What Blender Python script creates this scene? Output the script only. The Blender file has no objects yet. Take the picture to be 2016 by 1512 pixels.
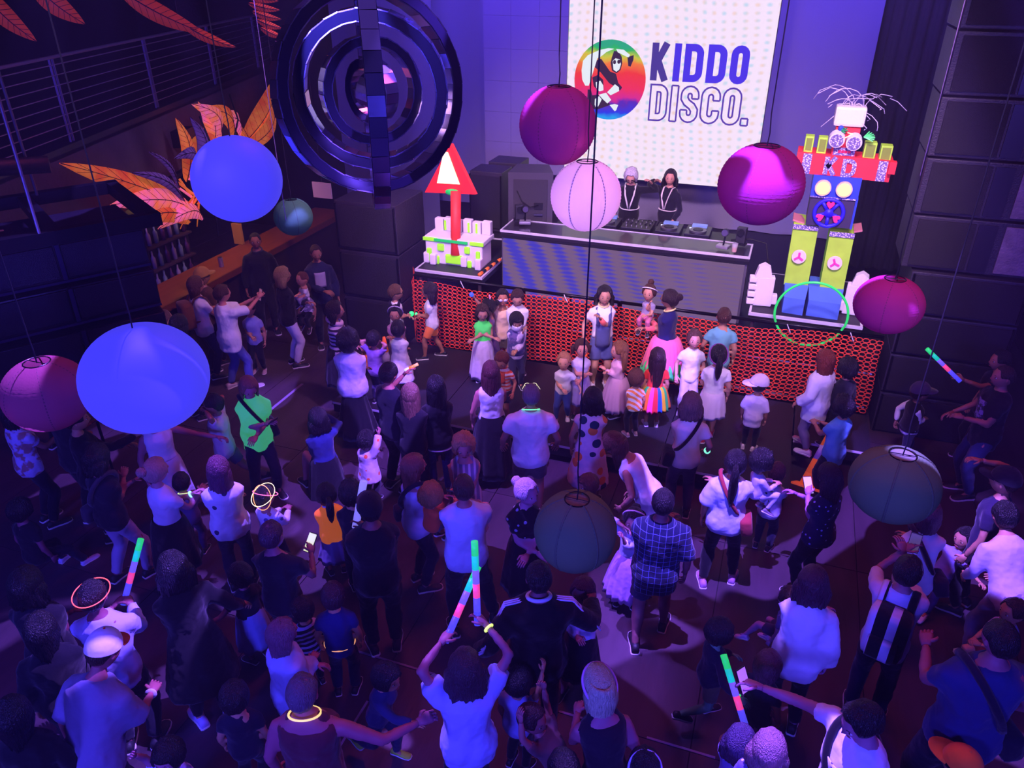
import bpy, bmesh, math, random
import numpy as np
from mathutils import Vector, Matrix, noise
PI = math.pi
random.seed(7)
scene = bpy.context.scene
COL = bpy.data.collections.new('venue'); scene.collection.children.link(COL)
TMP = bpy.data.collections.new('tmp'); scene.collection.children.link(TMP)
# ---------------------------------------------------------------- camera, world, lights, exposure
cam = bpy.data.cameras.new('camera'); camo = bpy.data.objects.new('camera', cam); COL.objects.link(camo)
cam.sensor_fit = 'HORIZONTAL'; cam.sensor_width = 36; cam.lens = 36 * 1514 / 2016; cam.clip_end = 100
camo.location = (0, 0, 5.1); camo.rotation_euler = (math.radians(61), 0, math.radians(19.5)); scene.camera = camo
world = bpy.data.worlds.new('world'); scene.world = world; world.use_nodes = True
world.node_tree.nodes['Background'].inputs[0].default_value = (.12, .07, .55, 1); world.node_tree.nodes['Background'].inputs[1].default_value = .012
vs = scene.view_settings; vs.view_transform = 'Standard'; vs.look = 'None'; vs.gamma = 1; vs.exposure = 0; vs.use_curve_mapping = False
scene.cycles.max_bounces = 3; scene.cycles.diffuse_bounces = 1; scene.cycles.glossy_bounces = 2; scene.cycles.transmission_bounces = 4; scene.cycles.transparent_max_bounces = 6
scene.cycles.sample_clamp_indirect = 4; scene.cycles.use_adaptive_sampling = True; scene.cycles.adaptive_threshold = .14; scene.cycles.adaptive_min_samples = 16; scene.cycles.light_sampling_threshold = .03; scene.cycles.caustics_reflective = False; scene.cycles.caustics_refractive = False
def aim(o, t): o.rotation_euler = (Vector(t) - Vector(o.location)).to_track_quat('-Z', 'Y').to_euler()
def area(name, loc, tgt, size, col, e, sy=None, spread=180):
    l = bpy.data.lights.new(name, 'AREA'); l.energy = e; l.color = col; l.size = size; l.spread = math.radians(spread)
    if sy: l.shape = 'RECTANGLE'; l.size_y = sy
    o = bpy.data.objects.new(name, l); COL.objects.link(o); o.location = loc; aim(o, tgt); return o
def spot(name, loc, tgt, ang, col, e, blend=.4, r=.08, gobo=None):
    l = bpy.data.lights.new(name, 'SPOT'); l.energy = e; l.color = col; l.spot_size = math.radians(ang); l.spot_blend = blend; l.shadow_soft_size = r
    o = bpy.data.objects.new(name, l); COL.objects.link(o); o.location = loc; aim(o, tgt)
    if gobo:      # patterned gobo wheel in the projector
        l.use_nodes = True; nt = l.node_tree; em = nt.nodes['Emission']; tc = nt.nodes.new('ShaderNodeTexCoord')
        n = nt.nodes.new('ShaderNodeTexNoise'); n.inputs['Scale'].default_value = gobo; n.inputs['Detail'].default_value = .5; n.inputs['Distortion'].default_value = .8
        mr = nt.nodes.new('ShaderNodeMapRange'); mr.inputs[1].default_value = .575; mr.inputs[2].default_value = .595; mr.inputs[3].default_value = .0; mr.inputs[4].default_value = 1
        nt.links.new(tc.outputs['Normal'], n.inputs['Vector']); nt.links.new(n.outputs['Fac'], mr.inputs[0]); nt.links.new(mr.outputs[0], em.inputs['Strength'])
    return o
# blacklight cannons along the camera-side balcony
UV = (.085, .060, 1.0)
area('uv_cannon', (-6.0, -2.2, 4.0), (-4, 5, 1.0), .8, UV, 300)
area('uv_cannon', (-1.0, -2.4, 4.1), (-1.2, 5, 1.0), .8, UV, 345)
area('uv_cannon', (3.6, -2.2, 4.0), (1, 5.5, 1.0), .8, UV, 270)
# magenta wash from the lighting truss over the crowd
area('magenta_wash', (-3.2, 6.6, 6.7), (-2.8, 4.5, 0), 1.2, (1, .10, .34), 42, spread=130)
area('magenta_wash', (1.2, 6.2, 6.7), (.6, 4.5, 0), 1.2, (1, .10, .34), 34, spread=130)
# stage wash, pinkish white
spot('stage_wash', (-3.2, 4.6, 6.9), (-2.9, 10.6, 1.2), 54, (.90, .56, 1.0), 1900, .9, .3)
spot('stage_wash', (.2, 4.6, 6.9), (-.6, 10.6, 1.2), 54, (.90, .56, 1.0), 1900, .9, .3)
# front-of-house spots behind the camera, aimed over the crowd at the stage
spot('house_spot', (-3.6, -1.2, 6.9), (-2.0, 10, 2.6), 33, (.95, .52, .95), 1700, .6, .7)
spot('house_spot', (2.2, -1.2, 6.9), (-1.0, 10, 2.6), 33, (.95, .52, .95), 1700, .6, .7)
spot('robot_spot', (.9, 5.6, 6.6), (.55, 9.6, 2.3), 32, (.95, .66, .9), 700, .6, .12)
spot('sculpture_spot', (-3.0, 5.6, 6.6), (-4.2, 9.6, 1.7), 26, (.9, .62, 1), 420, .6, .12)
# blue washes on the backdrop
spot('blue_wash', (-4.6, 10.6, 6.8), (-5.0, 14, 3.6), 85, (.13, .07, 1), 1000, .9, .15)
spot('blue_wash', (.5, 10.8, 6.8), (.5, 14, 3.8), 80, (.15, .08, 1), 1150, .9, .15)
# gobo projectors throwing pale violet patches on the dance floor
spot('gobo_projector', (-.4, 4.2, 6.9), (-.6, 4.1, 0), 78, (.24, .11, 1), 9800, .25, .02, gobo=5.2)
spot('gobo_projector', (-4.2, 4.8, 6.9), (-4.0, 4.6, 0), 62, (.24, .11, 1), 6000, .25, .02, gobo=5.6)
# added violet fill standing in for haze and bounce, warm bar light, added spot imitating stage spill by the bar
area('haze_fill', (-3, 5, 7.0), (-3, 5, 0), 7.0, (.30, .14, 1), 30)
area('bar_light', (-7.9, 9.0, 2.4), (-7.7, 9.0, 0), .5, (1, .45, .12), 14, sy=3)
spot('spill_fill', (-1.6, 6.6, 6.9), (-6.2, 8.6, .9), 52, (.80, .40, .95), 900, .8, .2)
# thin venue haze as a world volume
wv = world.node_tree.nodes.new('ShaderNodeVolumeScatter'); wv.inputs['Color'].default_value = (.8, .7, 1, 1); wv.inputs['Density'].default_value = .0042; wv.inputs['Anisotropy'].default_value = .2
world.node_tree.links.new(wv.outputs[0], world.node_tree.nodes['World Output'].inputs['Volume'])
world.cycles.homogeneous_volume = True; scene.cycles.volume_bounces = 0
# ---------------------------------------------------------------- mesh helpers
def lk(o): COL.objects.link(o); return o
def mesh_from(name, V, Fc, mats=None, fm=None, smooth=True):
    me = bpy.data.meshes.new(name)
    me.from_pydata([tuple(map(float, v)) for v in V], [], Fc)
    for m in (mats or []): me.materials.append(m)
    if fm is not None: me.polygons.foreach_set('material_index', np.asarray(fm, dtype=np.int32))
    if smooth: me.polygons.foreach_set('use_smooth', np.ones(len(me.polygons), dtype=bool))
    me.update(); return me
def ob(name, me, parent=None, loc=None, rot=None):
    o = bpy.data.objects.new(name, me); lk(o)
    if parent: o.parent = parent
    if loc is not None: o.location = loc
    if rot is not None: o.rotation_euler = rot
    return o
def tag(o, label, cat, group=None):
    o['label'] = label; o['category'] = cat
    if group: o['group'] = group
    return o
def thing(name, label, cat, loc=(0, 0, 0), rz=0, group=None):
    o = bpy.data.objects.new(name, None); lk(o); o.empty_display_size = .1
    o.location = loc; o.rotation_euler = (0, 0, rz)
    return tag(o, label, cat, group)
def struct(name, me, label=None, parent=None):
    o = ob(name, me, parent)
    if not parent: o['kind'] = 'structure'
    return o
class G:
    """collects geometry; build() makes ONE mesh object"""
    def __init__(s): s.V = []; s.F = []; s.M = []
    def add(s, V, Fc, m=0):
        b = len(s.V); s.V += [tuple(v) for v in V]; s.F += [[i + b for i in f] for f in Fc]; s.M += [m] * len(Fc); return s
    def xf(s, M):
        s.V = [tuple(M @ Vector(v)) for v in s.V]; return s
    def box(s, c, d, M=None, m=0, bev=0):
        x, y, z = [q / 2 for q in d]
        if bev:
            V, Fc = bevbox(x, y, z, bev)
        else:
            V = [(-x, -y, -z), (x, -y, -z), (x, y, -z), (-x, y, -z), (-x, -y, z), (x, -y, z), (x, y, z), (-x, y, z)]
            Fc = [[0, 3, 2, 1], [4, 5, 6, 7], [0, 1, 5, 4], [1, 2, 6, 5], [2, 3, 7, 6], [3, 0, 4, 7]]
        if M is not None: V = [M @ Vector(v) for v in V]
        return s.add([(v[0] + c[0], v[1] + c[1], v[2] + c[2]) for v in V], Fc, m)
    def bar(s, a, b, r, n=6, m=0, r2=None):
        V, Fc = tube([a, b], [r, r2 if r2 is not None else r], n); return s.add(V, Fc, m)
    def path(s, P, r, n=6, m=0, closed=False):
        V, Fc = tube(P, [r] * len(P) if not hasattr(r, '__len__') else r, n, closed=closed); return s.add(V, Fc, m)
    def ball(s, c, r, nu=12, nv=8, m=0, M=None):
        if not hasattr(r, '__len__'): r = (r, r, r)
        V, Fc = sphere(nu, nv); V = [(v[0] * r[0], v[1] * r[1], v[2] * r[2]) for v in V]
        if M is not None: V = [M @ Vector(v) for v in V]
        return s.add([(v[0] + c[0], v[1] + c[1], v[2] + c[2]) for v in V], Fc, m)
    def disc(s, c, r, axis, t, n=24, m=0):
        a = Vector(axis).normalized() * t / 2; c = Vector(c)
        V, Fc = tube([c - a, c + a], [r, r], n); return s.add(V, Fc, m)
    def prism(s, pts, t, M, m=0):
        """2D outline (x,y) -> thickness t along z, placed with M"""
        n = len(pts); V = [(p[0], p[1], -t / 2) for p in pts] + [(p[0], p[1], t / 2) for p in pts]
        Fc = [list(range(n))[::-1], list(range(n, 2 * n))] + [[i, (i + 1) % n, n + (i + 1) % n, n + i] for i in range(n)]
        return s.add([M @ Vector(v) for v in V], Fc, m)
    def mesh(s, name, mats, smooth=False):
        if not isinstance(mats, (list, tuple)): mats = [mats]
        me = mesh_from(name, s.V, s.F, mats, s.M, smooth); return me
    def build(s, name, mats, parent=None, smooth=False, **k):
        return ob(name, s.mesh(name, mats, smooth), parent, **k)
def bevbox(x, y, z, b):
    b = min(b, x * .9, y * .9, z * .9); bm = bmesh.new(); bmesh.ops.create_cube(bm, size=2)
    bmesh.ops.scale(bm, vec=(x, y, z), verts=bm.verts)
    bmesh.ops.bevel(bm, geom=bm.edges[:], offset=b, segments=2, affect='EDGES', profile=.6)
    bm.verts.index_update(); V = [v.co.copy() for v in bm.verts]; Fc = [[v.index for v in f.verts] for f in bm.faces]; bm.free(); return V, Fc
def sphere(nu, nv):
    V = [(0, 0, 1)]
    for j in range(1, nv):
        t = PI * j / nv
        for i in range(nu):
            p = 2 * PI * i / nu; V.append((math.sin(t) * math.cos(p), math.sin(t) * math.sin(p), math.cos(t)))
    V.append((0, 0, -1)); Fc = []
    for i in range(nu): Fc.append([0, 1 + i, 1 + (i + 1) % nu])
    for j in range(nv - 2):
        a = 1 + j * nu
        for i in range(nu): Fc.append([a + i, a + nu + i, a + nu + (i + 1) % nu, a + (i + 1) % nu])
    a = 1 + (nv - 2) * nu; e = len(V) - 1
    for i in range(nu): Fc.append([a + i, e, a + (i + 1) % nu])
    return V, Fc
def tube(P, R, n=8, closed=False, up=None):
    """tube along P; R entries radius or (w,d)"""
    P = [Vector(p) for p in P]; m = len(P); V = []; u = None
    for i in range(m):
        if closed: t = P[(i + 1) % m] - P[i - 1]
        else: t = P[min(i + 1, m - 1)] - P[max(i - 1, 0)]
        if t.length < 1e-9: t = Vector((0, 0, 1))
        t.normalize()
        if u is None:
            a = Vector(up) if up is not None else (Vector((0, 1, 0)) if abs(t.y) < .9 else Vector((1, 0, 0)))
            u = (a - t * a.dot(t)).normalized()
        else:
            u = (u - t * u.dot(t)); u = u.normalized() if u.length > 1e-6 else t.orthogonal().normalized()
        w = t.cross(u); r = R[i]; rw, rd = (r, r) if not hasattr(r, '__len__') else r
        for k in range(n):
            q = 2 * PI * k / n; V.append(P[i] + w * (-math.cos(q) * rw) + u * (math.sin(q) * rd))
    Fc = []
    for i in range(m if closed else m - 1):
        a, b = i * n, ((i + 1) % m) * n
        for k in range(n): Fc.append([a + k, b + k, b + (k + 1) % n, a + (k + 1) % n])
    if not closed:
        Fc.append([k for k in range(n)]); Fc.append([(m - 1) * n + k for k in range(n)][::-1])
    return V, Fc
def rings(RG, n=18, pw=2.3):
    """loft of elliptical rings: (matrix4 or None, z, w, d, yoff)"""
    V = []; m = len(RG)
    for (M, z, w, d, yo) in RG:
        for k in range(n):
            q = 2 * PI * k / n; c, s_ = math.cos(q), math.sin(q)
            e = 2 / pw; x = w * math.copysign(abs(c) ** e, c); y = d * math.copysign(abs(s_) ** e, s_) + yo
            p = Vector((x, y, z)); V.append(M @ p if M is not None else p)
    Fc = []
    for i in range(m - 1):
        a, b = i * n, (i + 1) * n
        for k in range(n): Fc.append([a + k, a + (k + 1) % n, b + (k + 1) % n, b + k])
    Fc.append(list(range(n))[::-1]); Fc.append([(m - 1) * n + k for k in range(n)])
    return V, Fc
def hexc(c):
    if isinstance(c, str):
        v = [int(c[i:i + 2], 16) / 255 for i in (0, 2, 4)]
        return tuple(x / 12.92 if x <= .04045 else ((x + .055) / 1.055) ** 2.4 for x in v) + (1,)
    return tuple(c[:3]) + (1,)
# ---------------------------------------------------------------- materials
MATS = {}
def mat(name, col, rough=.6, metal=0, emit=None, es=0, bump=0, bscale=40, spec=.5, vary=0, vscale=6, alpha=1, trans=0, sss=0, stretch=None, coat=0):
    if name in MATS: return MATS[name]
    m = bpy.data.materials.new(name); m.use_nodes = True; nt = m.node_tree; b = nt.nodes['Principled BSDF']
    c = hexc(col); b.inputs['Base Color'].default_value = c; b.inputs['Roughness'].default_value = rough; b.inputs['Metallic'].default_value = metal
    b.inputs['Specular IOR Level'].default_value = spec
    if coat: b.inputs['Coat Weight'].default_value = coat
    if trans: b.inputs['Transmission Weight'].default_value = trans
    if alpha < 1: b.inputs['Alpha'].default_value = alpha
    if emit is not None:
        b.inputs['Emission Color'].default_value = hexc(emit); b.inputs['Emission Strength'].default_value = es
    if bump or vary:
        tc = nt.nodes.new('ShaderNodeTexCoord'); mp = nt.nodes.new('ShaderNodeMapping')
        nt.links.new(tc.outputs['Object'], mp.inputs[0])
        if stretch: mp.inputs['Scale'].default_value = stretch
    if bump:
        n = nt.nodes.new('ShaderNodeTexNoise'); n.inputs['Scale'].default_value = bscale; n.inputs['Detail'].default_value = 1.5
        nt.links.new(mp.outputs[0], n.inputs['Vector'])
        bp = nt.nodes.new('ShaderNodeBump'); bp.inputs['Strength'].default_value = bump; bp.inputs['Distance'].default_value = .02
        nt.links.new(n.outputs['Fac'], bp.inputs['Height']); nt.links.new(bp.outputs[0], b.inputs['Normal'])
    if vary:
        n = nt.nodes.new('ShaderNodeTexNoise'); n.inputs['Scale'].default_value = vscale; n.inputs['Detail'].default_value = 2
        nt.links.new(mp.outputs[0], n.inputs['Vector'])
        r = nt.nodes.new('ShaderNodeMapRange'); r.inputs[3].default_value = 1 - vary; r.inputs[4].default_value = 1 + vary
        nt.links.new(n.outputs['Fac'], r.inputs[0])
        x = nt.nodes.new('ShaderNodeVectorMath'); x.operation = 'SCALE'; x.inputs[0].default_value = c[:3]
        nt.links.new(r.outputs[0], x.inputs['Scale']); nt.links.new(x.outputs[0], b.inputs['Base Color'])
    MATS[name] = m; return m
def cloth(col, pat=None, glow=0):
    """woven cloth; pat = (kind, colour2, size); glow = blacklight fluorescence of neon dyes"""
    key = 'cloth_%s_%s_%s' % (col, '_'.join(map(str, pat)) if pat else 'plain', glow)
    if key in MATS: return MATS[key]
    m = mat(key, col, rough=.85, spec=.2, bump=.45, bscale=16)
    nt = m.node_tree; b = nt.nodes['Principled BSDF']; L = nt.links.new
    b.inputs['Sheen Weight'].default_value = .15
    src = None
    if pat:
        kind, c2, size = pat
        tc = nt.nodes.new('ShaderNodeTexCoord'); mix = nt.nodes.new('ShaderNodeMix'); mix.data_type = 'RGBA'
        mix.inputs[6].default_value = hexc(col); mix.inputs[7].default_value = hexc(c2)
        sx = nt.nodes.new('ShaderNodeSeparateXYZ'); L(tc.outputs['Object'], sx.inputs[0])
        def stripe(out, w):
            a = nt.nodes.new('ShaderNodeMath'); a.operation = 'DIVIDE'; a.inputs[1].default_value = size; L(out, a.inputs[0])
            f = nt.nodes.new('ShaderNodeMath'); f.operation = 'FRACT'; L(a.outputs[0], f.inputs[0])
            g = nt.nodes.new('ShaderNodeMath'); g.operation = 'LESS_THAN'; g.inputs[1].default_value = w; L(f.outputs[0], g.inputs[0]); return g.outputs[0]
        if kind == 'stripe': L(stripe(sx.outputs['Z'], .45), mix.inputs[0])
        elif kind == 'vstripe': L(stripe(sx.outputs['X'], .4), mix.inputs[0])
        elif kind == 'plaid':
            mx = nt.nodes.new('ShaderNodeMath'); mx.operation = 'MAXIMUM'
            L(stripe(sx.outputs['X'], .055), mx.inputs[0]); L(stripe(sx.outputs['Z'], .055), mx.inputs[1]); L(mx.outputs[0], mix.inputs[0])
        elif kind in ('dots', 'bigdots'):
            v = nt.nodes.new('ShaderNodeTexVoronoi'); v.inputs['Scale'].default_value = 1 / size; v.inputs['Randomness'].default_value = .55
            L(tc.outputs['Object'], v.inputs['Vector'])
            g = nt.nodes.new('ShaderNodeMath'); g.operation = 'LESS_THAN'; g.inputs[1].default_value = .38 if kind == 'bigdots' else .2; L(v.outputs['Distance'], g.inputs[0]); L(g.outputs[0], mix.inputs[0])
            if kind == 'bigdots':
                hs = nt.nodes.new('ShaderNodeValToRGB'); e = hs.color_ramp; e.interpolation = 'CONSTANT'
                e.elements[0].color = hexc(c2); e.elements[1].position = .5; e.elements[1].color = hexc('1d3a50')
                s2 = nt.nodes.new('ShaderNodeSeparateColor'); L(v.outputs['Color'], s2.inputs[0]); L(s2.outputs[0], hs.inputs[0]); L(hs.outputs[0], mix.inputs[7])
        else:
            v = nt.nodes.new('ShaderNodeTexNoise'); v.inputs['Scale'].default_value = 1 / size; v.inputs['Detail'].default_value = 2
            if kind == 'wave':
                v = nt.nodes.new('ShaderNodeTexWave'); v.inputs['Scale'].default_value = 1 / size; v.inputs['Distortion'].default_value = 3; v.inputs['Detail'].default_value = 1; v.bands_direction = 'DIAGONAL'
            L(tc.outputs['Object'], v.inputs['Vector'])
            g = nt.nodes.new('ShaderNodeMapRange'); g.inputs[1].default_value = .48; g.inputs[2].default_value = .56; L(v.outputs['Fac'], g.inputs[0]); L(g.outputs[0], mix.inputs[0])
        src = mix.outputs[2]; L(src, b.inputs['Base Color'])
    if glow:
        b.inputs['Emission Strength'].default_value = glow
        if src is not None: L(src, b.inputs['Emission Color'])
        else: b.inputs['Emission Color'].default_value = hexc(col)
    return m
def hairmat(col):
    return mat('hair_' + col, col, rough=.45, spec=.6, bump=.9, bscale=60, vary=.35, vscale=30, stretch=(3, 3, .35))
def skinmat(col): return mat('skin_' + col, col, rough=.55, spec=.4, vary=.06, vscale=12)
def glow(name, col, es): return mat(name, col, rough=.4, emit=col, es=es)
# ---------------------------------------------------------------- shared materials
EYE = mat('eye_white', 'd8d4d8', rough=.25); IRIS = mat('iris', '17100e', rough=.15)
BLK = mat('black_paint', '0c0c10', rough=.5, bump=.1, bscale=80); BLKM = mat('black_metal', '101014', rough=.35, metal=.6)
ALU = mat('aluminium', 'b8b4c0', rough=.35, metal=.85); WHT = mat('white_tape', 'e6e2ea', rough=.6); CORD = mat('black_cord', '0a0810', rough=.7)
STEEL = mat('steel', '88848f', rough=.3, metal=.9); GRILL = mat('speaker_grille', '231e2c', rough=.55, metal=.3, bump=.6, bscale=220)
DECK = mat('deck_top', '1c1a20', rough=.55, bump=.25, bscale=90, vary=.25, vscale=3)
FOAM = mat('polystyrene', 'f0e6f2', rough=.75, bump=.2, bscale=140)
RAINBOW = mat('rainbow_tulle', 'ffffff', rough=.8)
def rainbow_nodes():
    nt = RAINBOW.node_tree; tc = nt.nodes.new('ShaderNodeTexCoord'); sx = nt.nodes.new('ShaderNodeSeparateXYZ'); at = nt.nodes.new('ShaderNodeMath'); at.operation = 'ARCTAN2'
    nt.links.new(tc.outputs['Object'], sx.inputs[0]); nt.links.new(sx.outputs['Y'], at.inputs[0]); nt.links.new(sx.outputs['X'], at.inputs[1])
    m = nt.nodes.new('ShaderNodeMath'); m.operation = 'MULTIPLY_ADD'; m.inputs[1].default_value = .48; m.inputs[2].default_value = 3; nt.links.new(at.outputs[0], m.inputs[0])
    f = nt.nodes.new('ShaderNodeMath'); f.operation = 'FRACT'; nt.links.new(m.outputs[0], f.inputs[0]); r = nt.nodes.new('ShaderNodeValToRGB'); r.color_ramp.interpolation = 'CONSTANT'
    cs = ['ff4fa0', 'e03030', '2060e0', 'e8c820', '30d060', 'f08020']
    for i, c in enumerate(cs):
        e = r.color_ramp.elements[i] if i < 2 else r.color_ramp.elements.new(i / 6)
        e.position = i / 6; e.color = hexc(c)
    nt.links.new(f.outputs[0], r.inputs[0]); nt.links.new(r.outputs[0], nt.nodes['Principled BSDF'].inputs['Base Color'])
rainbow_nodes()
# ---------------------------------------------------------------- room
def slab(name, x0, x1, y0, y1, z0, z1, m):
    g = G(); g.box(((x0 + x1) / 2, (y0 + y1) / 2, (z0 + z1) / 2), (x1 - x0, y1 - y0, z1 - z0)); return struct(name, g.mesh(name, m))
FLOORM = mat('floor_boards', '40303a', rough=.5, spec=.3, bump=.15, bscale=30, vary=.5, vscale=5, stretch=(1, .25, 1))
WALLM = mat('dark_wall', '14121c', rough=.85, bump=.2, bscale=25, vary=.2)
floor = slab('floor', -13.6, 5, -3, 15, -.1, 0, mat('floor_core', '140a08', rough=.8))
X0, Y0 = -2.42 - 1.22 * 9, 3.85 - 2.44 * 3
gp = G(); gp.box((0, 0, .006), (1.212, 2.432, .012)); pm = gp.mesh('floor_panel', FLOORM)
for i in range(15):
    for j in range(7): ob('floor_panel', pm, floor, (X0 + 1.22 * (i + .5), Y0 + 2.44 * (j + .5), 0))
slab('wall_back', -13.6, 5, 14.4, 14.6, 0, 7.2, WALLM); slab('wall_left', -13.8, -13.6, -3, 15, 0, 7.2, WALLM); slab('wall_right', 4.6, 4.8, -3, 15, 0, 7.2, WALLM); slab('wall_front', -13.6, 5, -3.2, -3, 0, 7.2, WALLM)
slab('ceiling', -13.6, 5, -3, 15, 7.2, 7.4, mat('ceiling_black', '08070c', rough=.9))
# pleated backdrop curtains
def curtain_panel(name, x0, x1, y, z0, z1, m, label, fold=.16, amp=.05):
    n = int((x1 - x0) / fold * 6); g = G(); V = []; Fc = []
    for lay in (0, 1):
        for i in range(n + 1):
            x = x0 + (x1 - x0) * i / n; d = amp * math.sin(2 * PI * (x - x0) / fold) + amp * .4 * math.sin(2 * PI * (x - x0) / fold * .37 + 1)
            V += [(x, y + d + lay * .012, z0), (x, y + d + lay * .012, z1)]
    for lay in (0, 1):
        b = lay * 2 * (n + 1)
        for i in range(n):
            f = [b + 2 * i, b + 2 * i + 2, b + 2 * i + 3, b + 2 * i + 1]; Fc.append(f if lay == 0 else f[::-1])
    g.add(V, Fc); o = g.build(name, m, None, smooth=True); tag(o, label, 'curtain'); return o
CURT = mat('backdrop_cloth', '8a84a0', rough=.9, bump=.1); CURTD = mat('black_drape', '100e16', rough=.95)
curtain_panel('backdrop_curtain', -7.0, .98, 13.9, .86, 7.15, CURT, 'grey pleated backdrop curtain washed in blue behind the screen', .9, .04)
curtain_panel('wing_curtain', 1.0, 3.4, 12.6, .86, 7.15, CURTD, 'black wing drape behind the robot at stage right')
curtain_panel('wing_curtain', -8.2, -6.2, 13.3, .0, 7.15, CURT, 'grey drape lit blue behind the left speaker stack', .9, .04)
# ---------------------------------------------------------------- stage
STZ = .85
def deck(name, x0, x1, y0, y1, z, th, label, edge=.028, legs=None, floorz=0, front=False):
    t = thing(name, label, 'stage deck', ((x0 + x1) / 2, (y0 + y1) / 2, floorz)); w, d = x1 - x0, y1 - y0
    G().box((0, 0, z - th / 2 - floorz), (w - .01, d - .01, th)).build('frame', BLK, t); G().box((0, 0, z - floorz - .002), (w - (.004 if front else edge * 2), d - (.004 if front else edge * 2), .014)).build('deck_top', DECK, t)
    g = G(); zz = z - floorz - .012
    if front: g.box((0, -(d / 2 - edge / 2), zz), (w, edge, .03))
    else:
        for s_ in (-1, 1): g.box((0, s_ * (d / 2 - edge / 2), zz), (w, edge, .036)); g.box((s_ * (w / 2 - edge / 2), 0, zz), (edge, d - edge * 2, .036))
    g.build('edge_trim', mat('pale_trim', 'cfc8d8', rough=.5), t)
    if legs:
        for sx in (-1, 1):
            for sy in (-1, 1): G().bar((sx * (w / 2 - .06), sy * (d / 2 - .06), 0), (sx * (w / 2 - .06), sy * (d / 2 - .06), z - floorz - th), .025, 8).build('leg', STEEL, t)
    return t
g = G(); g.box((-1.62, 11.5, STZ / 2), (6.04, 4.8, STZ)); stg = g.build('main_stage', BLK); tag(stg, 'black main stage under the DJ table and LED screen', 'stage')
for i in range(4):
    x0 = -4.88 + i * 1.36
    deck('low_platform', x0, x0 + 1.355, 7.07, 8.93, .25, .14, ['low dark dance platform section by the left corner of the net fence', 'low dark dance platform section under the striped-shirt boy', 'low dark dance platform section under the toddler in jeans', 'low dark dance platform section under the capped child'][i], legs=True, front=True)
deck('low_platform', .57, 1.40, 8.07, 8.93, .25, .14, 'short dark platform section below the right end of the net fence', legs=True, front=True)
deck('riser', -4.67, -3.66, 9.12, 10.72, 1.30, .10, 'black riser with pale edging under the foam castle sculpture', legs=True, floorz=STZ)
deck('riser', -4.62, -3.95, 10.74, 12.3, 1.30, .10, 'black riser behind the red triangle sculpture', legs=True, floorz=STZ)
deck('riser', -.16, 1.14, 9.12, 10.62, 1.30, .10, 'black riser with pale edging under the cardboard robot', legs=True, floorz=STZ)
# ---------------------------------------------------------------- LED screen
def emis(name, col, es=1.0):
    m = bpy.data.materials.new(name); m.use_nodes = True; nt = m.node_tree; nt.nodes.clear(); o = nt.nodes.new('ShaderNodeOutputMaterial'); e = nt.nodes.new('ShaderNodeEmission'); nt.links.new(e.outputs[0], o.inputs[0])
    e.inputs[0].default_value = hexc(col); e.inputs[1].default_value = es; return m, nt, e
SY = 13.0; SX0, SX1, SZ0, SZ1 = -3.64, -.47, 1.82, 5.9
mscr, nt, e = emis('screen_white', 'f6e2fb', 1.0)
def dots(nt, e, base, c1, c2, sx, sz, dist, lo, hi, es):
    tc = nt.nodes.new('ShaderNodeTexCoord'); mp = nt.nodes.new('ShaderNodeMapping'); nt.links.new(tc.outputs['Object'], mp.inputs[0]); L = nt.links.new
    nz = nt.nodes.new('ShaderNodeTexNoise'); nz.inputs['Scale'].default_value = .9; nz.inputs['Detail'].default_value = 1; L(mp.outputs[0], nz.inputs['Vector'])
    ws = []
    for d, s_, c in (('X', sx, 0), ('Z', sz, 0)):
        w = nt.nodes.new('ShaderNodeTexWave'); w.bands_direction = d; w.inputs['Scale'].default_value = s_; w.inputs['Distortion'].default_value = dist; w.inputs['Detail'].default_value = 0; w.inputs['Detail Scale'].default_value = .35; L(mp.outputs[0], w.inputs['Vector']); ws.append(w)
    mu = nt.nodes.new('ShaderNodeMath'); mu.operation = 'MULTIPLY'; L(ws[0].outputs['Fac'], mu.inputs[0]); L(ws[1].outputs['Fac'], mu.inputs[1])
    r = nt.nodes.new('ShaderNodeMapRange'); r.inputs[1].default_value = lo; r.inputs[2].default_value = hi; r.inputs[3].default_value = 0; r.inputs[4].default_value = .8; L(mu.outputs[0], r.inputs[0])
    mc = nt.nodes.new('ShaderNodeMix'); mc.data_type = 'RGBA'; mc.inputs[6].default_value = hexc(c1); mc.inputs[7].default_value = hexc(c2)
    k = nt.nodes.new('ShaderNodeTexWave'); k.bands_direction = 'X'; k.inputs['Scale'].default_value = sx / 2; k.inputs['Distortion'].default_value = dist; k.inputs['Detail'].default_value = 0; L(mp.outputs[0], k.inputs['Vector']); L(k.outputs['Fac'], mc.inputs[0])
    mx = nt.nodes.new('ShaderNodeMix'); mx.data_type = 'RGBA'; mx.inputs[6].default_value = hexc(base); L(r.outputs[0], mx.inputs[0]); L(mc.outputs[2], mx.inputs[7]); L(mx.outputs[2], e.inputs[0]); e.inputs[1].default_value = es
dots(nt, e, 'fbe6fd', 'b4d8f0', 'f4cfc0', 2.1, 2.7, 6.5, .3, 1.0, 1.0)
scr = thing('led_screen', 'tall bright white LED screen with rainbow disc logo above the DJs', 'screen', ((SX0 + SX1) / 2, SY, SZ0))
W = SX1 - SX0; Hh = SZ1 - SZ0
G().box((0, .06, Hh / 2), (W + .02, .1, Hh + .02)).build('casing', BLK, scr); G().box((0, 0, Hh / 2), (W, .02, Hh)).build('display', mscr, scr)
def P2(x, z, d=0): return (x - (SX0 + SX1) / 2, -.012 - d, z - SZ0)
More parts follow.
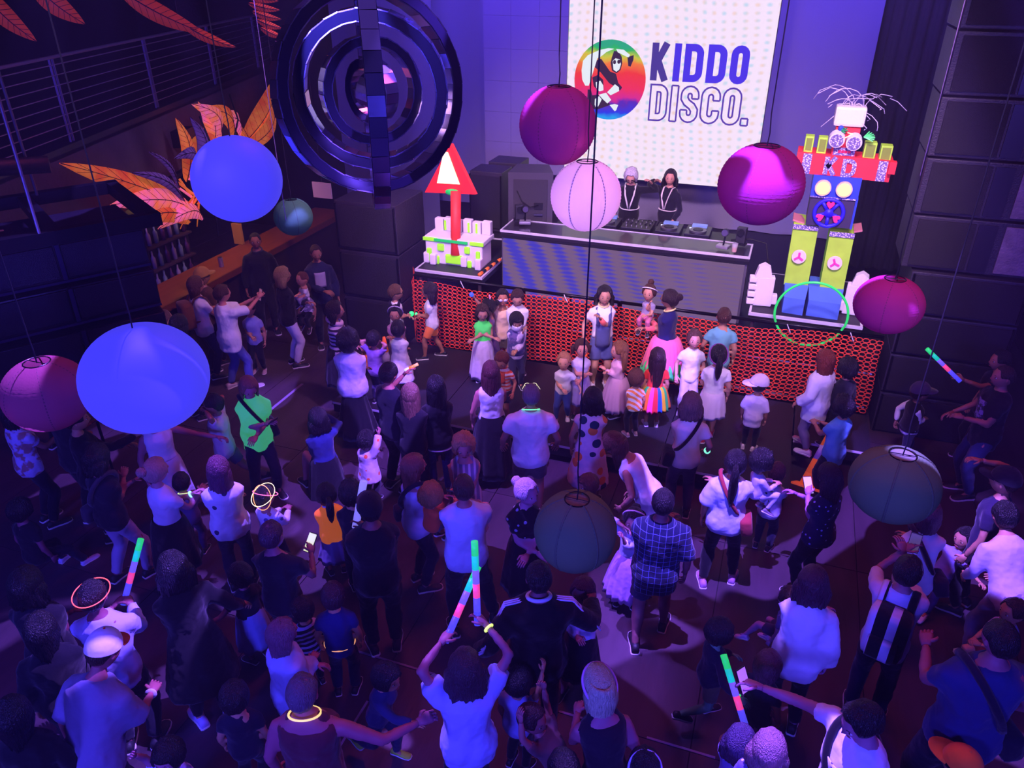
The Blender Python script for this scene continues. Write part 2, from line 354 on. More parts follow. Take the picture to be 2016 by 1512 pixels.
def poly(pts, m, name, d, parent=scr, holes=None):
    me = bpy.data.meshes.new(name); bm = bmesh.new()
    vs_ = [bm.verts.new(P2(x, z, d)) for x, z in pts]; f = bm.faces.new(vs_); bmesh.ops.triangulate(bm, faces=[f]); bmesh.ops.recalc_face_normals(bm, faces=bm.faces[:])
    bm.to_mesh(me); bm.free(); me.materials.append(m); return ob(name, me, parent)
def ribbon(path, w, closed=False):
    """flat stroke -> quads in screen plane"""
    n = len(path); L_, R_ = [], []
    for i in range(n):
        p = Vector(path[i]).to_2d() if len(path[i]) > 2 else Vector(path[i]); a = Vector(path[i - 1]) if (i > 0 or closed) else None; b = Vector(path[(i + 1) % n]) if (i < n - 1 or closed) else None
        d1 = (p - a).normalized() if a is not None else None; d2 = (b - p).normalized() if b is not None else None
        d1 = d1 or d2; d2 = d2 or d1; nn = Vector((-(d1 + d2).y, (d1 + d2).x)); nn.normalize(); k = w / 2 / max(.35, nn.dot(Vector((-d1.y, d1.x)))); L_.append(p + nn * k); R_.append(p - nn * k)
    V = L_ + R_; Fc = [[i, (i + 1) % n, n + (i + 1) % n, n + i] for i in range(n if closed else n - 1)]; return V, Fc
def arc(cx, cz, rx, rz, a0, a1, n=8): return [(cx + rx * math.cos(math.radians(a0 + (a1 - a0) * i / n)), cz + rz * math.sin(math.radians(a0 + (a1 - a0) * i / n))) for i in range(n + 1)]
def glyph(ch, x, z, w, h, s):
    """centre-line strokes of condensed block letters in box (x,z,w,h); s = stroke width"""
    a, b, c, d = x + s / 2, x + w - s / 2, z + s / 2, z + h - s / 2; r = (b - a) * .5
    if ch == 'K': return [([(a, z), (a, z + h)], 0), ([(a + s * .2, z + h * .42), (b + s * .1, z + h)], 0), ([(a + s * .45, z + h * .56), (b + s * .15, z)], 0)]
    if ch == 'I': return [([(a, z), (a, z + h)], 0)]
    if ch == 'D': return [([(a, c)] + [(b - r, c)] + arc(b - r, c + r, r, r, -90, 0)[1:] + arc(b - r, d - r, r, r, 0, 90) + [(a, d)], 1)]
    if ch == 'O': return [(arc(a + r, d - r, r, r, 180, 0)[::1] + arc(a + r, c + r, r, r, 0, -180), 1)]
    if ch == 'C': return [([(b, z + h * .64)] + arc(a + r, d - r, r, r, 0, 180) + arc(a + r, c + r, r, r, 180, 360) + [(b, z + h * .36)], 0)]
    if ch == 'S': return [([(b, z + h * .66)] + arc(a + r, d - r, r, r, 0, 180) + [(a, z + h * .66), (a + r * .5, z + h * .55), (b - r * .5, z + h * .45), (b, z + h * .34)] + arc(a + r, c + r, r, r, 360, 180) + [(a, z + h * .34)], 0)]
    return [([(x + w / 2, z), (x + w / 2, z + s)], 0)]
PUR, _, _ = emis('logo_purple', '4a34e8', 1.0); PURD, _, _ = emis('logo_dark_purple', '4c3a98', 1.0); INK, _, _ = emis('logo_ink', '3a2340', 1.0); PAPER, _, _ = emis('logo_paper', 'eaf0fa', 1.0); LINE, _, _ = emis('logo_line', '5a3cb0', 1.0)
def letter(name, ch, x, z, w, h, s, m, d, outline=None):
    g = G()
    for path, cl in glyph(ch, x, z, w, h, s):
        if outline:
            for sg in (1, -1):
                V, Fc = ribbon(path, s, cl); n = len(path); edge = V[:n] if sg == 1 else V[n:]
                V2, F2 = ribbon([tuple(q) for q in edge], outline, cl); g.add([P2(q[0], q[1], d) for q in V2], F2)
            if not cl:
                for q in (0, n - 1): V2, F2 = ribbon([tuple(V[q]), tuple(V[n + q])], outline); g.add([P2(u[0], u[1], d) for u in V2], F2)
        else:
            V, Fc = ribbon(path, s, cl); g.add([P2(q[0], q[1], d) for q in V], Fc)
    return g.build(name, m, scr)
for ch, x, w, m in (('K', -2.28, .27, PURD), ('I', -1.93, .11, PUR), ('D', -1.77, .29, PUR), ('D', -1.42, .29, PUR), ('O', -1.07, .27, PUR)): letter('letter', ch, x, 3.40, w, .55, .105, m, .004)
for ch, x, w in (('D', -2.25, .27), ('I', -1.92, .12), ('S', -1.76, .27), ('C', -1.44, .28), ('O', -1.11, .27), ('.', -.81, .11)): letter('letter', ch, x, 2.80, w, .54, .105, LINE, .004, outline=.026)
# rainbow disc with two simple drawn figures
mr, nt, e = emis('rainbow_disc', 'ff0000', 1.0)
tc = nt.nodes.new('ShaderNodeTexCoord'); sx = nt.nodes.new('ShaderNodeSeparateXYZ'); nt.links.new(tc.outputs['Generated'], sx.inputs[0]); nz = nt.nodes.new('ShaderNodeTexNoise'); nz.inputs['Scale'].default_value = 7; nt.links.new(tc.outputs['Generated'], nz.inputs['Vector'])
ma = nt.nodes.new('ShaderNodeMath'); ma.operation = 'MULTIPLY_ADD'; ma.inputs[1].default_value = .16; nt.links.new(nz.outputs['Fac'], ma.inputs[0]); nt.links.new(sx.outputs['Z'], ma.inputs[2])
rp = nt.nodes.new('ShaderNodeValToRGB'); nt.links.new(ma.outputs[0], rp.inputs[0]); nt.links.new(rp.outputs[0], e.inputs[0])
for i, (ps, c) in enumerate(((.10, '1fa0f0'), (.17, '2a3ae8'), (.30, '5a2ab8'), (.36, 'd82a90'), (.48, 'f0305a'), (.66, 'f23838'), (.80, 'f47a30'), (.88, 'd0c83a'), (.96, '2ab858'), (1.0, '28a880'))):
    el = rp.color_ramp.elements[i] if i < 2 else rp.color_ramp.elements.new(ps)
    el.position = ps; el.color = hexc(c)
CX, CZ = -2.93, 3.37
poly([(CX + .585 * math.cos(2 * PI * i / 64), CZ + .605 * math.sin(2 * PI * i / 64)) for i in range(64)], mr, 'rainbow_disc', .003)
def zp(l): return [(-3.61 + a * .001515, 4.135 - b * .001435) for a, b in l]
for nm, m, d, pts in (
    ('figure_hood', INK, .005, [(480, 225), (530, 230), (565, 285), (575, 350), (560, 420), (520, 455), (470, 430), (450, 350), (460, 290)]),
    ('figure_face', PAPER, .007, [(470, 330), (500, 300), (545, 310), (562, 360), (548, 415), (518, 440), (485, 420)]),
    ('figure_body', INK, .005, [(295, 330), (345, 310), (450, 440), (515, 460), (530, 540), (590, 600), (570, 635), (500, 590), (445, 560), (440, 500), (350, 455), (275, 395)]),
    ('figure_scarf', PAPER, .006, [(480, 205), (400, 240), (340, 290), (240, 340), (200, 420), (200, 540), (225, 600), (185, 600), (150, 540), (138, 440), (150, 340), (200, 280), (330, 220), (420, 200)]),
    ('figure_scarf', PAPER, .006, [(500, 205), (580, 210), (650, 260), (640, 290), (580, 265), (520, 240)]),
    ('figure_hand', INK, .006, [(625, 285), (690, 260), (690, 310), (665, 380), (640, 375), (635, 320)]),
    ('figure_curls', INK, .006, [(260, 510), (320, 480), (380, 530), (390, 610), (380, 640), (320, 640), (280, 600)]),
    ('figure_face', PAPER, .008, [(300, 560), (350, 540), (385, 590), (390, 640), (345, 655), (310, 620)]),
    ('figure_shirt', PAPER, .007, [(340, 690), (420, 665), (480, 740), (440, 780), (380, 730)]),
    ('figure_arm', PAPER, .007, [(430, 660), (510, 570), (555, 600), (560, 640), (470, 690)]),
    ('figure_arm', PAPER, .007, [(300, 740), (345, 705), (375, 740), (345, 810), (320, 840), (300, 800)]),
    ('figure_leg', INK, .0055, [(270, 700), (330, 690), (480, 790), (430, 800), (340, 850), (285, 850), (215, 760), (215, 640), (250, 640)]),
    ('figure_boot', PAPER, .0065, [(465, 795), (520, 780), (560, 790), (520, 810), (540, 850), (525, 860)])):
    poly(zp(pts), m, nm, d)
for a, b in ((492, 340), (538, 335)): poly(zp([(a + 17 * math.cos(2 * PI * i / 12), b + 22 * math.sin(2 * PI * i / 12)) for i in range(12)]), INK, 'figure_eye', .009)
# darker LED wing left of the screen
lw = thing('led_wall', 'dim violet LED wall panels left of the bright screen', 'screen', (-4.37, 13.02, 1.78))
LWM = mat('led_off', '8a80a0', rough=.45, bump=.1, bscale=300)
for i in range(3):
    for j in range(8): G().box((-.49 + i * .485, 0, .25 + j * .5), (.483, .07, .498), bev=.003).build('led_tile', LWM, lw)
# ---------------------------------------------------------------- DJ table
dj = thing('dj_table', 'long black DJ table with pale edging and glowing mauve LED front', 'table', (-1.95, 10.05, STZ))
G().box((0, 0, .89), (3.36, .54, .06)).build('tabletop', mat('table_black', '26222c', rough=.3, coat=.3), dj)
g = G()
for s_ in (-1, 1): g.box((0, s_ * .262, .915), (3.38, .022, .03)); g.box((s_ * 1.679, 0, .915), (.022, .5, .03))
g.build('edge_trim', mat('pale_trim', 'cfc8d8'), dj)
G().box((0, -.262, .845), (3.38, .03, .04)).build('valance', BLK, dj)
mled, nt, e = emis('led_front', '8a6a98', .5); tc = nt.nodes.new('ShaderNodeTexCoord'); L = nt.links.new
w1 = nt.nodes.new('ShaderNodeTexWave'); w1.bands_direction = 'DIAGONAL'; w1.inputs['Scale'].default_value = 1.9; w1.inputs['Distortion'].default_value = 2.4; w1.inputs['Detail'].default_value = 1; w1.inputs['Detail Scale'].default_value = .6
mp = nt.nodes.new('ShaderNodeMapping'); mp.inputs['Scale'].default_value = (1, 1, .45); L(tc.outputs['Object'], mp.inputs[0]); L(mp.outputs[0], w1.inputs['Vector'])
w2 = nt.nodes.new('ShaderNodeTexWave'); w2.bands_direction = 'Z'; w2.inputs['Scale'].default_value = 5.5; w2.inputs['Distortion'].default_value = 1.5; w2.inputs['Detail'].default_value = 0; L(tc.outputs['Object'], w2.inputs['Vector'])
sx = nt.nodes.new('ShaderNodeSeparateXYZ'); L(tc.outputs['Object'], sx.inputs[0]); gx = nt.nodes.new('ShaderNodeMapRange'); gx.inputs[1].default_value = -1.4; gx.inputs[2].default_value = 1.5; gx.inputs[3].default_value = 1.25; gx.inputs[4].default_value = .15; L(sx.outputs['X'], gx.inputs[0])
mm = nt.nodes.new('ShaderNodeMath'); mm.operation = 'MULTIPLY'; L(w1.outputs['Fac'], mm.inputs[0]); L(gx.outputs[0], mm.inputs[1])
mp2 = nt.nodes.new('ShaderNodeMath'); mp2.operation = 'MULTIPLY_ADD'; mp2.inputs[1].default_value = .55; mp2.inputs[2].default_value = -.3; L(w2.outputs['Fac'], mp2.inputs[0])
ad = nt.nodes.new('ShaderNodeMath'); ad.operation = 'ADD'; L(mm.outputs[0], ad.inputs[0]); L(mp2.outputs[0], ad.inputs[1])
ra = nt.nodes.new('ShaderNodeValToRGB'); ra.color_ramp.elements[0].position = .2; ra.color_ramp.elements[0].color = hexc('7d6088'); ra.color_ramp.elements[1].position = 1.0; ra.color_ramp.elements[1].color = hexc('4a40c8'); L(ad.outputs[0], ra.inputs[0]); L(ra.outputs[0], e.inputs[0]); e.inputs[1].default_value = .9
for i in range(5): G().box((-1.312 + i * .656, -.275, .41), (.654, .05, .80)).build('led_panel', mled, dj)
G().box((1.655, 0, .42), (.03, .5, .84)).build('side_panel', mat('truss_grey', '6c6676', rough=.5, metal=.4), dj); G().box((-1.655, 0, .42), (.03, .5, .84)).build('side_panel', mat('truss_grey', '6c6676'), dj)
gt = thing('gear_table', 'lower black equipment table behind the DJ table', 'table', (-1.75, 10.62, STZ)); G().box((0, 0, .84), (2.6, .58, .04)).build('tabletop', BLK, gt)
for sx_ in (-1, 1):
    for sy in (-1, 1): G().bar((sx_ * 1.22, sy * .24, 0), (sx_ * 1.22, sy * .24, .82), .02, 8).build('leg', STEEL, gt)
KN = mat('knob', '2a2830', rough=.3); LEDG = glow('led_small', 'd8e8ff', 1.2); PADM = mat('silver_pad', 'a8a4b0', rough=.3, metal=.6)
def gear(name, label, x, w, kind):
    t = thing(name, label, 'mixer' if kind == 'mixer' else 'player', (x, 10.62, STZ + .86)); h = .09
    G().box((0, 0, h / 2), (w, .42, h), bev=.008).build('body', mat('gear_black', '1a181e', rough=.4), t)
    if kind == 'player':
        g = G(); g.disc((0, -.06, h + .012), w * .34, (0, 0, 1), .024, 28); g.build('jog_wheel', mat('gear_silver', '6a6672', rough=.3, metal=.7), t); G().disc((0, -.06, h + .027), w * .2, (0, 0, 1), .008, 24).build('jog_centre', BLK, t)
        G().box((0, .14, h + .02), (w * .6, .1, .03)).build('display', glow('gear_screen', '6a80c0', .5), t)
        for i in range(4): G().disc((-w * .36 + i * .022, .05, h + .006), .009, (0, 0, 1), .012, 8).build('button', LEDG, t)
    else:
        for i in range(6):
            for j in range(5): G().disc((-w * .4 + i * w * .16, -.02 + j * .045, h + .010), .012, (0, 0, 1), .022, 8).build('knob', PADM if (i + j) % 3 == 0 else KN, t)
        for i in range(5): G().box((-w * .34 + i * w * .17, -.13, h + .008), (.012, .03, .02)).build('fader', PADM, t)
gear('media_player', 'black deck player nearest the pale pink lantern', -2.72, .34, 'player'); gear('media_player', 'black deck player in front of the white-haired DJ', -2.30, .34, 'player'); gear('dj_mixer', 'black DJ mixer covered in knobs between the two DJs', -1.86, .42, 'mixer'); gear('media_player', 'black deck player in front of the dark-haired DJ', -1.42, .34, 'player'); gear('media_player', 'flat black turntable at the right end of the DJ gear', -1.02, .34, 'player')
# small things on the DJ table
def clamp_light(x, y, label, ang):
    t = thing('clamp_lamp', label, 'lamp', (x, y, 1.803), ang); G().box((0, 0, .02), (.16, .12, .04), bev=.008).build('base', mat('lamp_silver', 'b0a8b8', rough=.35, metal=.6), t)
    G().bar((0, 0, .04), (0, .03, .16), .012, 8).build('arm', BLKM, t); g = G(); g.disc((0, .02, .2), .05, (.3, -1, .2), .09, 16); g.build('lamp_head', BLK, t, smooth=False); G().disc((.006, -.026, .208), .04, (.3, -1, .2), .006, 16).build('lens', mat('lens', '50486a', rough=.1), t)
clamp_light(-3.38, 10.1, 'small silver clamp lamp at the left end of the DJ table', .3); clamp_light(-.62, 9.96, 'small silver clamp lamp near the cup on the DJ table', -.3)
def mini_spk(x, y, label, rz):
    t = thing('mini_projector', label, 'projector', (x, y, 1.803), rz); G().box((0, 0, .13), (.12, .09, .2), bev=.006).build('body', mat('proj_grey', 'a07a80' if x > -1 else '2a2830', rough=.5), t); G().disc((0, -.05, .17), .045, (0, 1, 0), .04, 16).build('barrel', BLK, t); G().box((0, 0, .015), (.15, .12, .03)).build('base', BLK, t)
mini_spk(-3.50, 10.2, 'dark boxy projector lamp at the left end of the DJ table', .5); mini_spk(-.42, 10.18, 'pinkish boxy projector lamp at the right end of the DJ table', -.2)
t = thing('plastic_cup', 'clear plastic cup with orange drink on the DJ table', 'cup', (-.47, 9.86, 1.803)); V, Fc = tube([(0, 0, 0), (0, 0, .11)], [.03, .04], 16); G().add(V, Fc[:-2]).build('cup_wall', mat('clear_plastic', 'e8e4f0', rough=.1, alpha=.35), t, smooth=True); G().disc((0, 0, .022), .03, (0, 0, 1), .04, 16).build('drink', mat('orange_drink', 'e07a3a', rough=.2), t)
o = G().path([(-.55, 10.28, 1.815), (-.3, 10.36, 1.83), (-.1, 10.34, 1.80), (-.02, 10.3, 1.5), (0.0, 10.28, 1.1), (.0, 10.4, .88)], .012, 6).build('cable', CORD, smooth=True); tag(o, 'black cable dropping off the right end of the DJ table', 'cable')
# ---------------------------------------------------------------- loudspeakers
def cab(name, label, x0, x1, y0, y1, z0, z1, group=None, split=False, rot=0):
    t = thing(name, label, 'speaker', ((x0 + x1) / 2, (y0 + y1) / 2, z0), rot, group); w, d, h = x1 - x0, y1 - y0, z1 - z0
    G().box((0, .01, h / 2), (w - .012, d - .02, h - .012), bev=.012).build('body', mat('cabinet', '2e2836', rough=.5, bump=.3, bscale=60, vary=.2), t)
    if split:
        G().box((-w * .23, -d / 2 + .005, h / 2), (w * .44, .025, h * .86), bev=.006).build('grille', GRILL, t); G().box((w * .08, -d / 2 + .005, h / 2), (w * .14, .02, h * .86)).build('horn', mat('horn', '201c2c', rough=.35), t); G().box((w * .33, -d / 2 + .005, h / 2), (w * .24, .025, h * .86), bev=.006).build('grille', mat('grille_worn', '8a7488', rough=.7, bump=.5, bscale=40, vary=.5, vscale=9), t)
    else:
        G().box((0, -d / 2 + .004, h / 2), (w * .92, .02, h * .86), bev=.006).build('grille', GRILL, t)
        for s_ in (-1, 1): G().box((s_ * (w * .47), -d / 2 + .0, h / 2), (.02, .03, h * .9)).build('corner_rail', BLKM, t)
    return t
for i, (z0, z1, nm) in enumerate(((0, .55, 'bottom'), (.56, 1.06, 'second'), (1.07, 1.57, 'third'), (1.58, 2.08, 'topmost'))): cab('subwoofer', '%s big dark subwoofer in the stack right of the net fence' % nm, 1.48, 2.66, 9.02, 9.9, z0, z1, 'right subwoofer stack')
for i in range(5): cab('line_speaker', ['lowest tall speaker on top of the right subwoofers', 'second speaker up on the right subwoofers', 'third speaker up on the right subwoofers', 'fourth speaker up on the right subwoofers', 'highest speaker of the right tower'][i], 1.36 - .01 * i, 2.62, 9.06, 9.9, 2.10 + i * .60, 2.69 + i * .60, 'right speaker tower', True)
for i, (z0, z1, nm) in enumerate(((0, .7, 'bottom'), (.71, 1.42, 'middle'), (1.43, 2.14, 'topmost'))): cab('subwoofer', '%s big dark subwoofer in the stack left of the stage' % nm, -5.92, -4.95, 9.2, 10.1, z0, z1, 'left subwoofer stack')
for i in range(2): cab('stage_speaker', ['black speaker on the riser behind the red post', 'farther black speaker behind the one behind the red post'][i], -4.60 + i * .06, -4.06 + i * .06, 11.0 + .65 * i, 11.5 + .65 * i, 1.31, 2.25)
# monitor speaker beside the DJ table
t = thing('monitor_speaker', 'tall grey stage monitor speaker at the left end of the DJ table', 'speaker', (-3.58, 11.0, STZ), .25); pts = [(-.33, -.27), (.33, -.27), (.24, .27), (-.24, .27)]
G().prism(pts, 1.5, Matrix.Translation((0, 0, .76))).build('body', mat('monitor_grey', '4a4450', rough=.5), t); G().box((0, -.275, .76), (.5, .02, 1.3), bev=.006).build('grille', mat('grille_grey', '3a3540', rough=.6, bump=.5, bscale=200), t)
G().box((.12, -.29, 1.02), (.13, .012, .10)).build('input_plate', BLK, t); G().box((.12, -.30, .9), (.13, .03, .03)).build('handle', STEEL, t); G().path([(.12, -.30, 1.04), (0, -.34, 1.02), (-.12, -.33, 1.1), (-.2, -.30, 1.25)], .008, 6).build('cable', CORD, t, smooth=True)
# ---------------------------------------------------------------- crowd barrier and orange net fence
bar = thing('crowd_barrier', 'black steel crowd barrier carrying the orange net fence', 'barrier', (-1.6, 8.99, .25))
for x0, x1 in ((-4.62, -3.05), (-3.02, -1.75), (-1.72, -.45), (-.42, 1.36)):
    c = (x0 + x1) / 2 + 1.6; w = x1 - x0; G().bar((c - w / 2, 0, 1.02), (c + w / 2, 0, 1.02), .022, 10).build('top_rail', BLKM, bar, smooth=True); G().bar((c - w / 2, .03, .52), (c + w / 2, .03, .52), .012, 8).build('mid_rail', STEEL, bar); G().bar((c - w / 2, .03, .06), (c + w / 2, .03, .06), .014, 8).build('bottom_rail', STEEL, bar)
    for q in (0, .5, 1): G().bar((c - w / 2 + w * q, .03, 0), (c - w / 2 + w * q, .03, 1.02), .016, 8).build('post', BLKM, bar)
def net(name, label, p0, p1, z0, z1, cw=.074, chh=.056, seed=0):
    """orange plastic safety net: a sheet with oval holes"""
    a, b = Vector(p0), Vector(p1); L_ = (b - a).length; nx, nz = int(L_ / cw), int((z1 - z0) / chh); V = []; Fc = []; d = (b - a).normalized(); nrm = Vector((d.y, -d.x, 0))
    def pt(u, v):
        sag = .028 * math.sin(u * 2.1 + seed) + .02 * math.sin(u * 5.3 + v * 3) + .012 * noise.noise(Vector((u * 3, v * 4, seed))); zz = z0 + v * (1 - .02 * math.sin(u * 1.9 + seed)) + .012 * math.sin(u * 3.7) * (v / (z1 - z0))
        p = a + d * (u + .012 * math.sin(v * 7 + u)) + nrm * (sag + .0); return (p.x, p.y, zz)
    N = 8
    for i in range(nx):
        for j in range(nz):
            cx, cz = (i + .5) * cw, (j + .5) * chh; sh = 0; base = len(V)
            for k in range(N):
                q = 2 * PI * (k + .5) / N; ux = max(-1, min(1, 1.35 * math.cos(q))); uz = max(-1, min(1, 1.35 * math.sin(q))); V.append(pt(cx + ux * cw * .5, cz + uz * chh * .5))
            for k in range(N):
                q = 2 * PI * (k + .5) / N; V.append(pt(cx + math.copysign(abs(math.cos(q)) ** .7, math.cos(q)) * cw * .40, cz + math.copysign(abs(math.sin(q)) ** .8, math.sin(q)) * chh * .36))
            for k in range(N): Fc.append([base + k, base + (k + 1) % N, base + N + (k + 1) % N, base + N + k])
    me = mesh_from(name, V, Fc, [mat('orange_net', 'f0482a', rough=.5, emit='ff3a10', es=.03)]); o = ob(name, me); tag(o, label, 'fence'); s_ = o.modifiers.new('solid', 'SOLIDIFY'); s_.thickness = .004; s_.offset = 0; return o
net('safety_net', 'long orange plastic net fence along the stage front', (-4.62, 8.945, 0), (1.38, 8.945, 0), .27, 1.235)
net('safety_net', 'short return of the orange net around the left stage corner', (-4.90, 9.6, 0), (-4.65, 8.95, 0), .27, 1.2, seed=2)
for i, x in enumerate((-3.9, -2.45, -1.1, .3, 1.0)):
    o = G().path([(x, 8.93, 1.30), (x + .02, 8.925, 1.26), (x + .05, 8.93, 1.20)], .006, 5).build('cable_tie', WHT); tag(o, 'white cable tie on the barrier rail, %s from the left' % ['first', 'second', 'third', 'fourth', 'fifth'][i], 'cable tie')
# green hula hoop woven through the net
t = G(); n = 64; t.path([(.535 + .40 * math.cos(2 * PI * i / n), 8.935 - .06 * math.sin(2 * PI * i / n) + (.0 if math.sin(2 * PI * i / n) > -.2 else .03), 1.45 + .425 * math.sin(2 * PI * i / n)) for i in range(n)], .014, 8, closed=True)
o = t.build('hula_hoop', glow('hoop_green', '2ce060', .55), smooth=True); tag(o, 'bright green hula hoop threaded through the net below the robot', 'hoop')
# ---------------------------------------------------------------- cardboard robot
RY = 9.6
rb = thing('robot_sculpture', 'tall painted cardboard box robot with KD on its red arms', 'sculpture', (.55, 9.75, 1.3))
def rp(x, z, y=RY): return Vector((x - .55, y - 9.75, z - 1.3))
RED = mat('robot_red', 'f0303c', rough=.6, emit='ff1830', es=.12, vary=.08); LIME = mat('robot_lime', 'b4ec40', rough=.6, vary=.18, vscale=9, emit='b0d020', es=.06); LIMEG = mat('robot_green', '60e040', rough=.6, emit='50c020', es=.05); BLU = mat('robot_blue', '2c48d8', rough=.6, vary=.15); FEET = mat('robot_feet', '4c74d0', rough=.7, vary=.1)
def seq():
    m = mat('sequins', '8a80a8', rough=.3); nt = m.node_tree; v = nt.nodes.new('ShaderNodeTexVoronoi'); v.inputs['Scale'].default_value = 55; tc = nt.nodes.new('ShaderNodeTexCoord'); r = nt.nodes.new('ShaderNodeValToRGB'); r.color_ramp.elements[0].position = .25; r.color_ramp.elements[0].color = hexc('fff6ff'); r.color_ramp.elements[1].position = .5; r.color_ramp.elements[1].color = hexc('7a6aa8')
    nt.links.new(tc.outputs['Object'], v.inputs['Vector']); nt.links.new(v.outputs['Distance'], r.inputs[0]); nt.links.new(r.outputs[0], nt.nodes['Principled BSDF'].inputs['Base Color']); return m
SEQ = seq()
def rbox(name, x0, x1, z0, z1, y0, y1, m, parent=rb, off=None, tilt=0, bev=0):
    c = rp((x0 + x1) / 2, (z0 + z1) / 2, (y0 + y1) / 2); g = G(); g.box((0, 0, 0), (x1 - x0, y1 - y0, z1 - z0), M=Matrix.Rotation(tilt, 4, 'Y'), bev=bev); o = g.build(name, m, None); o.parent = parent; o.location = c
    if parent is not rb: o.location = c - parent_loc(parent)
    return o
def parent_loc(p):
    v = Vector((0, 0, 0))
    while p is not rb and p is not None: v += Vector(p.location); p = p.parent
    return v
tb = rbox('torso', .31, .80, 2.36, 2.72, 9.45, 9.95, mat('robot_dark', '3a2f52', rough=.6)); pn = rbox('chest_panel', .30, .81, 2.70, 2.94, 9.44, 9.96, BLU); rbox('chest_edge', .30, .80, 2.69, 2.705, 9.43, 9.45, SEQ)
rbox('side_edge', .792, .815, 2.36, 2.72, 9.43, 9.96, BLU)
for x in (.42, .645):
    g = G(); g.disc((0, 0, 0), .088, (0, 1, 0), .05, 28); l = g.build('lamp_rim', mat('lamp_rim', 'f0d0a0', rough=.5), rb, loc=rp(x, 2.81, 9.42)); G().disc((0, -.025, 0), .070, (0, 1, 0), .012, 28).build('lamp_glow', glow('robot_lamp', 'ffe878', 1.1), l)
wh = thing('wheel', '', ''); 
for k in ('label', 'category'): del wh[k]
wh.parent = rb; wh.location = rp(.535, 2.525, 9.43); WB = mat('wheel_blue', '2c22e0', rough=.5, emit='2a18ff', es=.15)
g = G(); n = 48; g.path([(.155 * math.cos(2 * PI * i / n), 0, .155 * math.sin(2 * PI * i / n)) for i in range(n)], .022, 8, closed=True); g.disc((0, 0, 0), .05, (0, 1, 0), .035, 20)
for k in range(5): a = PI / 2 + 2 * PI * k / 5 + .62; g.bar((.04 * math.cos(a), 0, .04 * math.sin(a)), (.15 * math.cos(a), 0, .15 * math.sin(a)), .02, 6)
g.build('wheel_rim', WB, wh, smooth=True)
HEART = [(0, -.045), (.028, -.012), (.044, .014), (.036, .036), (.018, .04), (0, .022), (-.018, .04), (-.036, .036), (-.044, .014), (-.028, -.012)]
for a in (90, 210, 330):
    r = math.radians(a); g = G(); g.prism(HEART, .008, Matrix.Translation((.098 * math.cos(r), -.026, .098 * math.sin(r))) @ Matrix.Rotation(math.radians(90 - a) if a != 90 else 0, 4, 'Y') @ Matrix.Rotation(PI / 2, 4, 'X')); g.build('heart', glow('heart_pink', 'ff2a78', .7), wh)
ar = rbox('arm_box', .08, 1.09, 2.93, 3.16, 9.47, 9.82, RED, tilt=.03); rbox('arm_flap', 1.05, 1.12, 3.02, 3.15, 9.40, 9.50, RED)
for x0, x1 in ((.15, .245), (.945, 1.04)): rbox('sequin_strip', x0, x1, 2.935 - (x0 - .5) * .03, 3.155 - (x0 - .5) * .03, 9.455, 9.468, SEQ)
def flat_letter(name, ch, x, z, w, h, s, y, m):
    g = G()
    for path, cl in glyph(ch, x, z, w, h, s):
        V, Fc = ribbon(path, s, cl); V = [rp(q[0], q[1], y) for q in V]; g.add(V, Fc)
    o = g.build(name, m, rb); o.modifiers.new('s', 'SOLIDIFY').thickness = .006; return o
G().box(tuple(rp(.455, 3.05, 9.463)), (.16, .006, .215)).build('letter_card', RED, rb)
flat_letter('letter_k', 'K', .385, 2.95, .135, .2, .05, 9.457, SEQ); flat_letter('letter_d', 'D', .575, 2.94, .15, .2, .045, 9.457, SEQ)
for x0, x1, z0, z1 in ((.14, .235, 3.165, 3.345), (.28, .38, 3.16, 3.34), (.77, .895, 3.135, 3.315), (.94, 1.06, 3.115, 3.295)):
    f = rbox('finger', x0, x1, z0, z1, 9.52, 9.66, LIME, bev=.006); rbox('finger_window', x0 + .016, x1 - .016, z0 + .03, z1 - .02, 9.512, 9.524, mat('finger_window', '86a030', rough=.5))
rbox('face', .44, .69, 3.14, 3.46, 9.5, 9.72, RED); rbox('mouth_panel', .455, .68, 3.165, 3.25, 9.488, 9.502, SEQ)
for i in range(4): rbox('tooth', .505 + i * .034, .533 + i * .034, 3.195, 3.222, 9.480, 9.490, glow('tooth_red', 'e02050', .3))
for x, z in ((.465, 3.35), (.645, 3.33)):
    g = G(); g.disc((0, 0, 0), .083, (0, 1, .15), .11, 28); ey = g.build('eye', FOAM, rb, loc=rp(x, z, 9.45)); G().disc((0, -.056, -.008), .068, (0, 1, .15), .014, 24).build('eye_disc', SEQ, ey)
hb = rbox('hair_box', .40, .72, 3.47, 3.68, 9.5, 9.74, FOAM, bev=.03)
random.seed(11)
for k in range(16):
    x = .42 + .28 * random.random(); s_ = random.choice((-1, 1)); r_ = .10 + .2 * random.random(); P = [rp(x, 3.67, 9.6)]
    for q in range(1, 9): a = q / 8 * (2.0 + random.random()); P.append(rp(x + s_ * r_ * (1 - math.cos(a)) * .8, 3.67 + r_ * .75 * math.sin(a) - .02 * q * (k % 3), 9.6 + (k % 5 - 2) * .03 * q / 4))
    G().path(P, .0045, 5).build('wire_hair', mat('wire_white', 'd8ccea', rough=.4), rb, smooth=True)
g = G()
for k in range(7): a = -.5 + k * .28; g.bar(tuple(rp(.735, 3.385, 9.45)), tuple(rp(.735 + .11 * math.cos(a), 3.385 + .07 * math.sin(a), 9.42)), .006, 5)
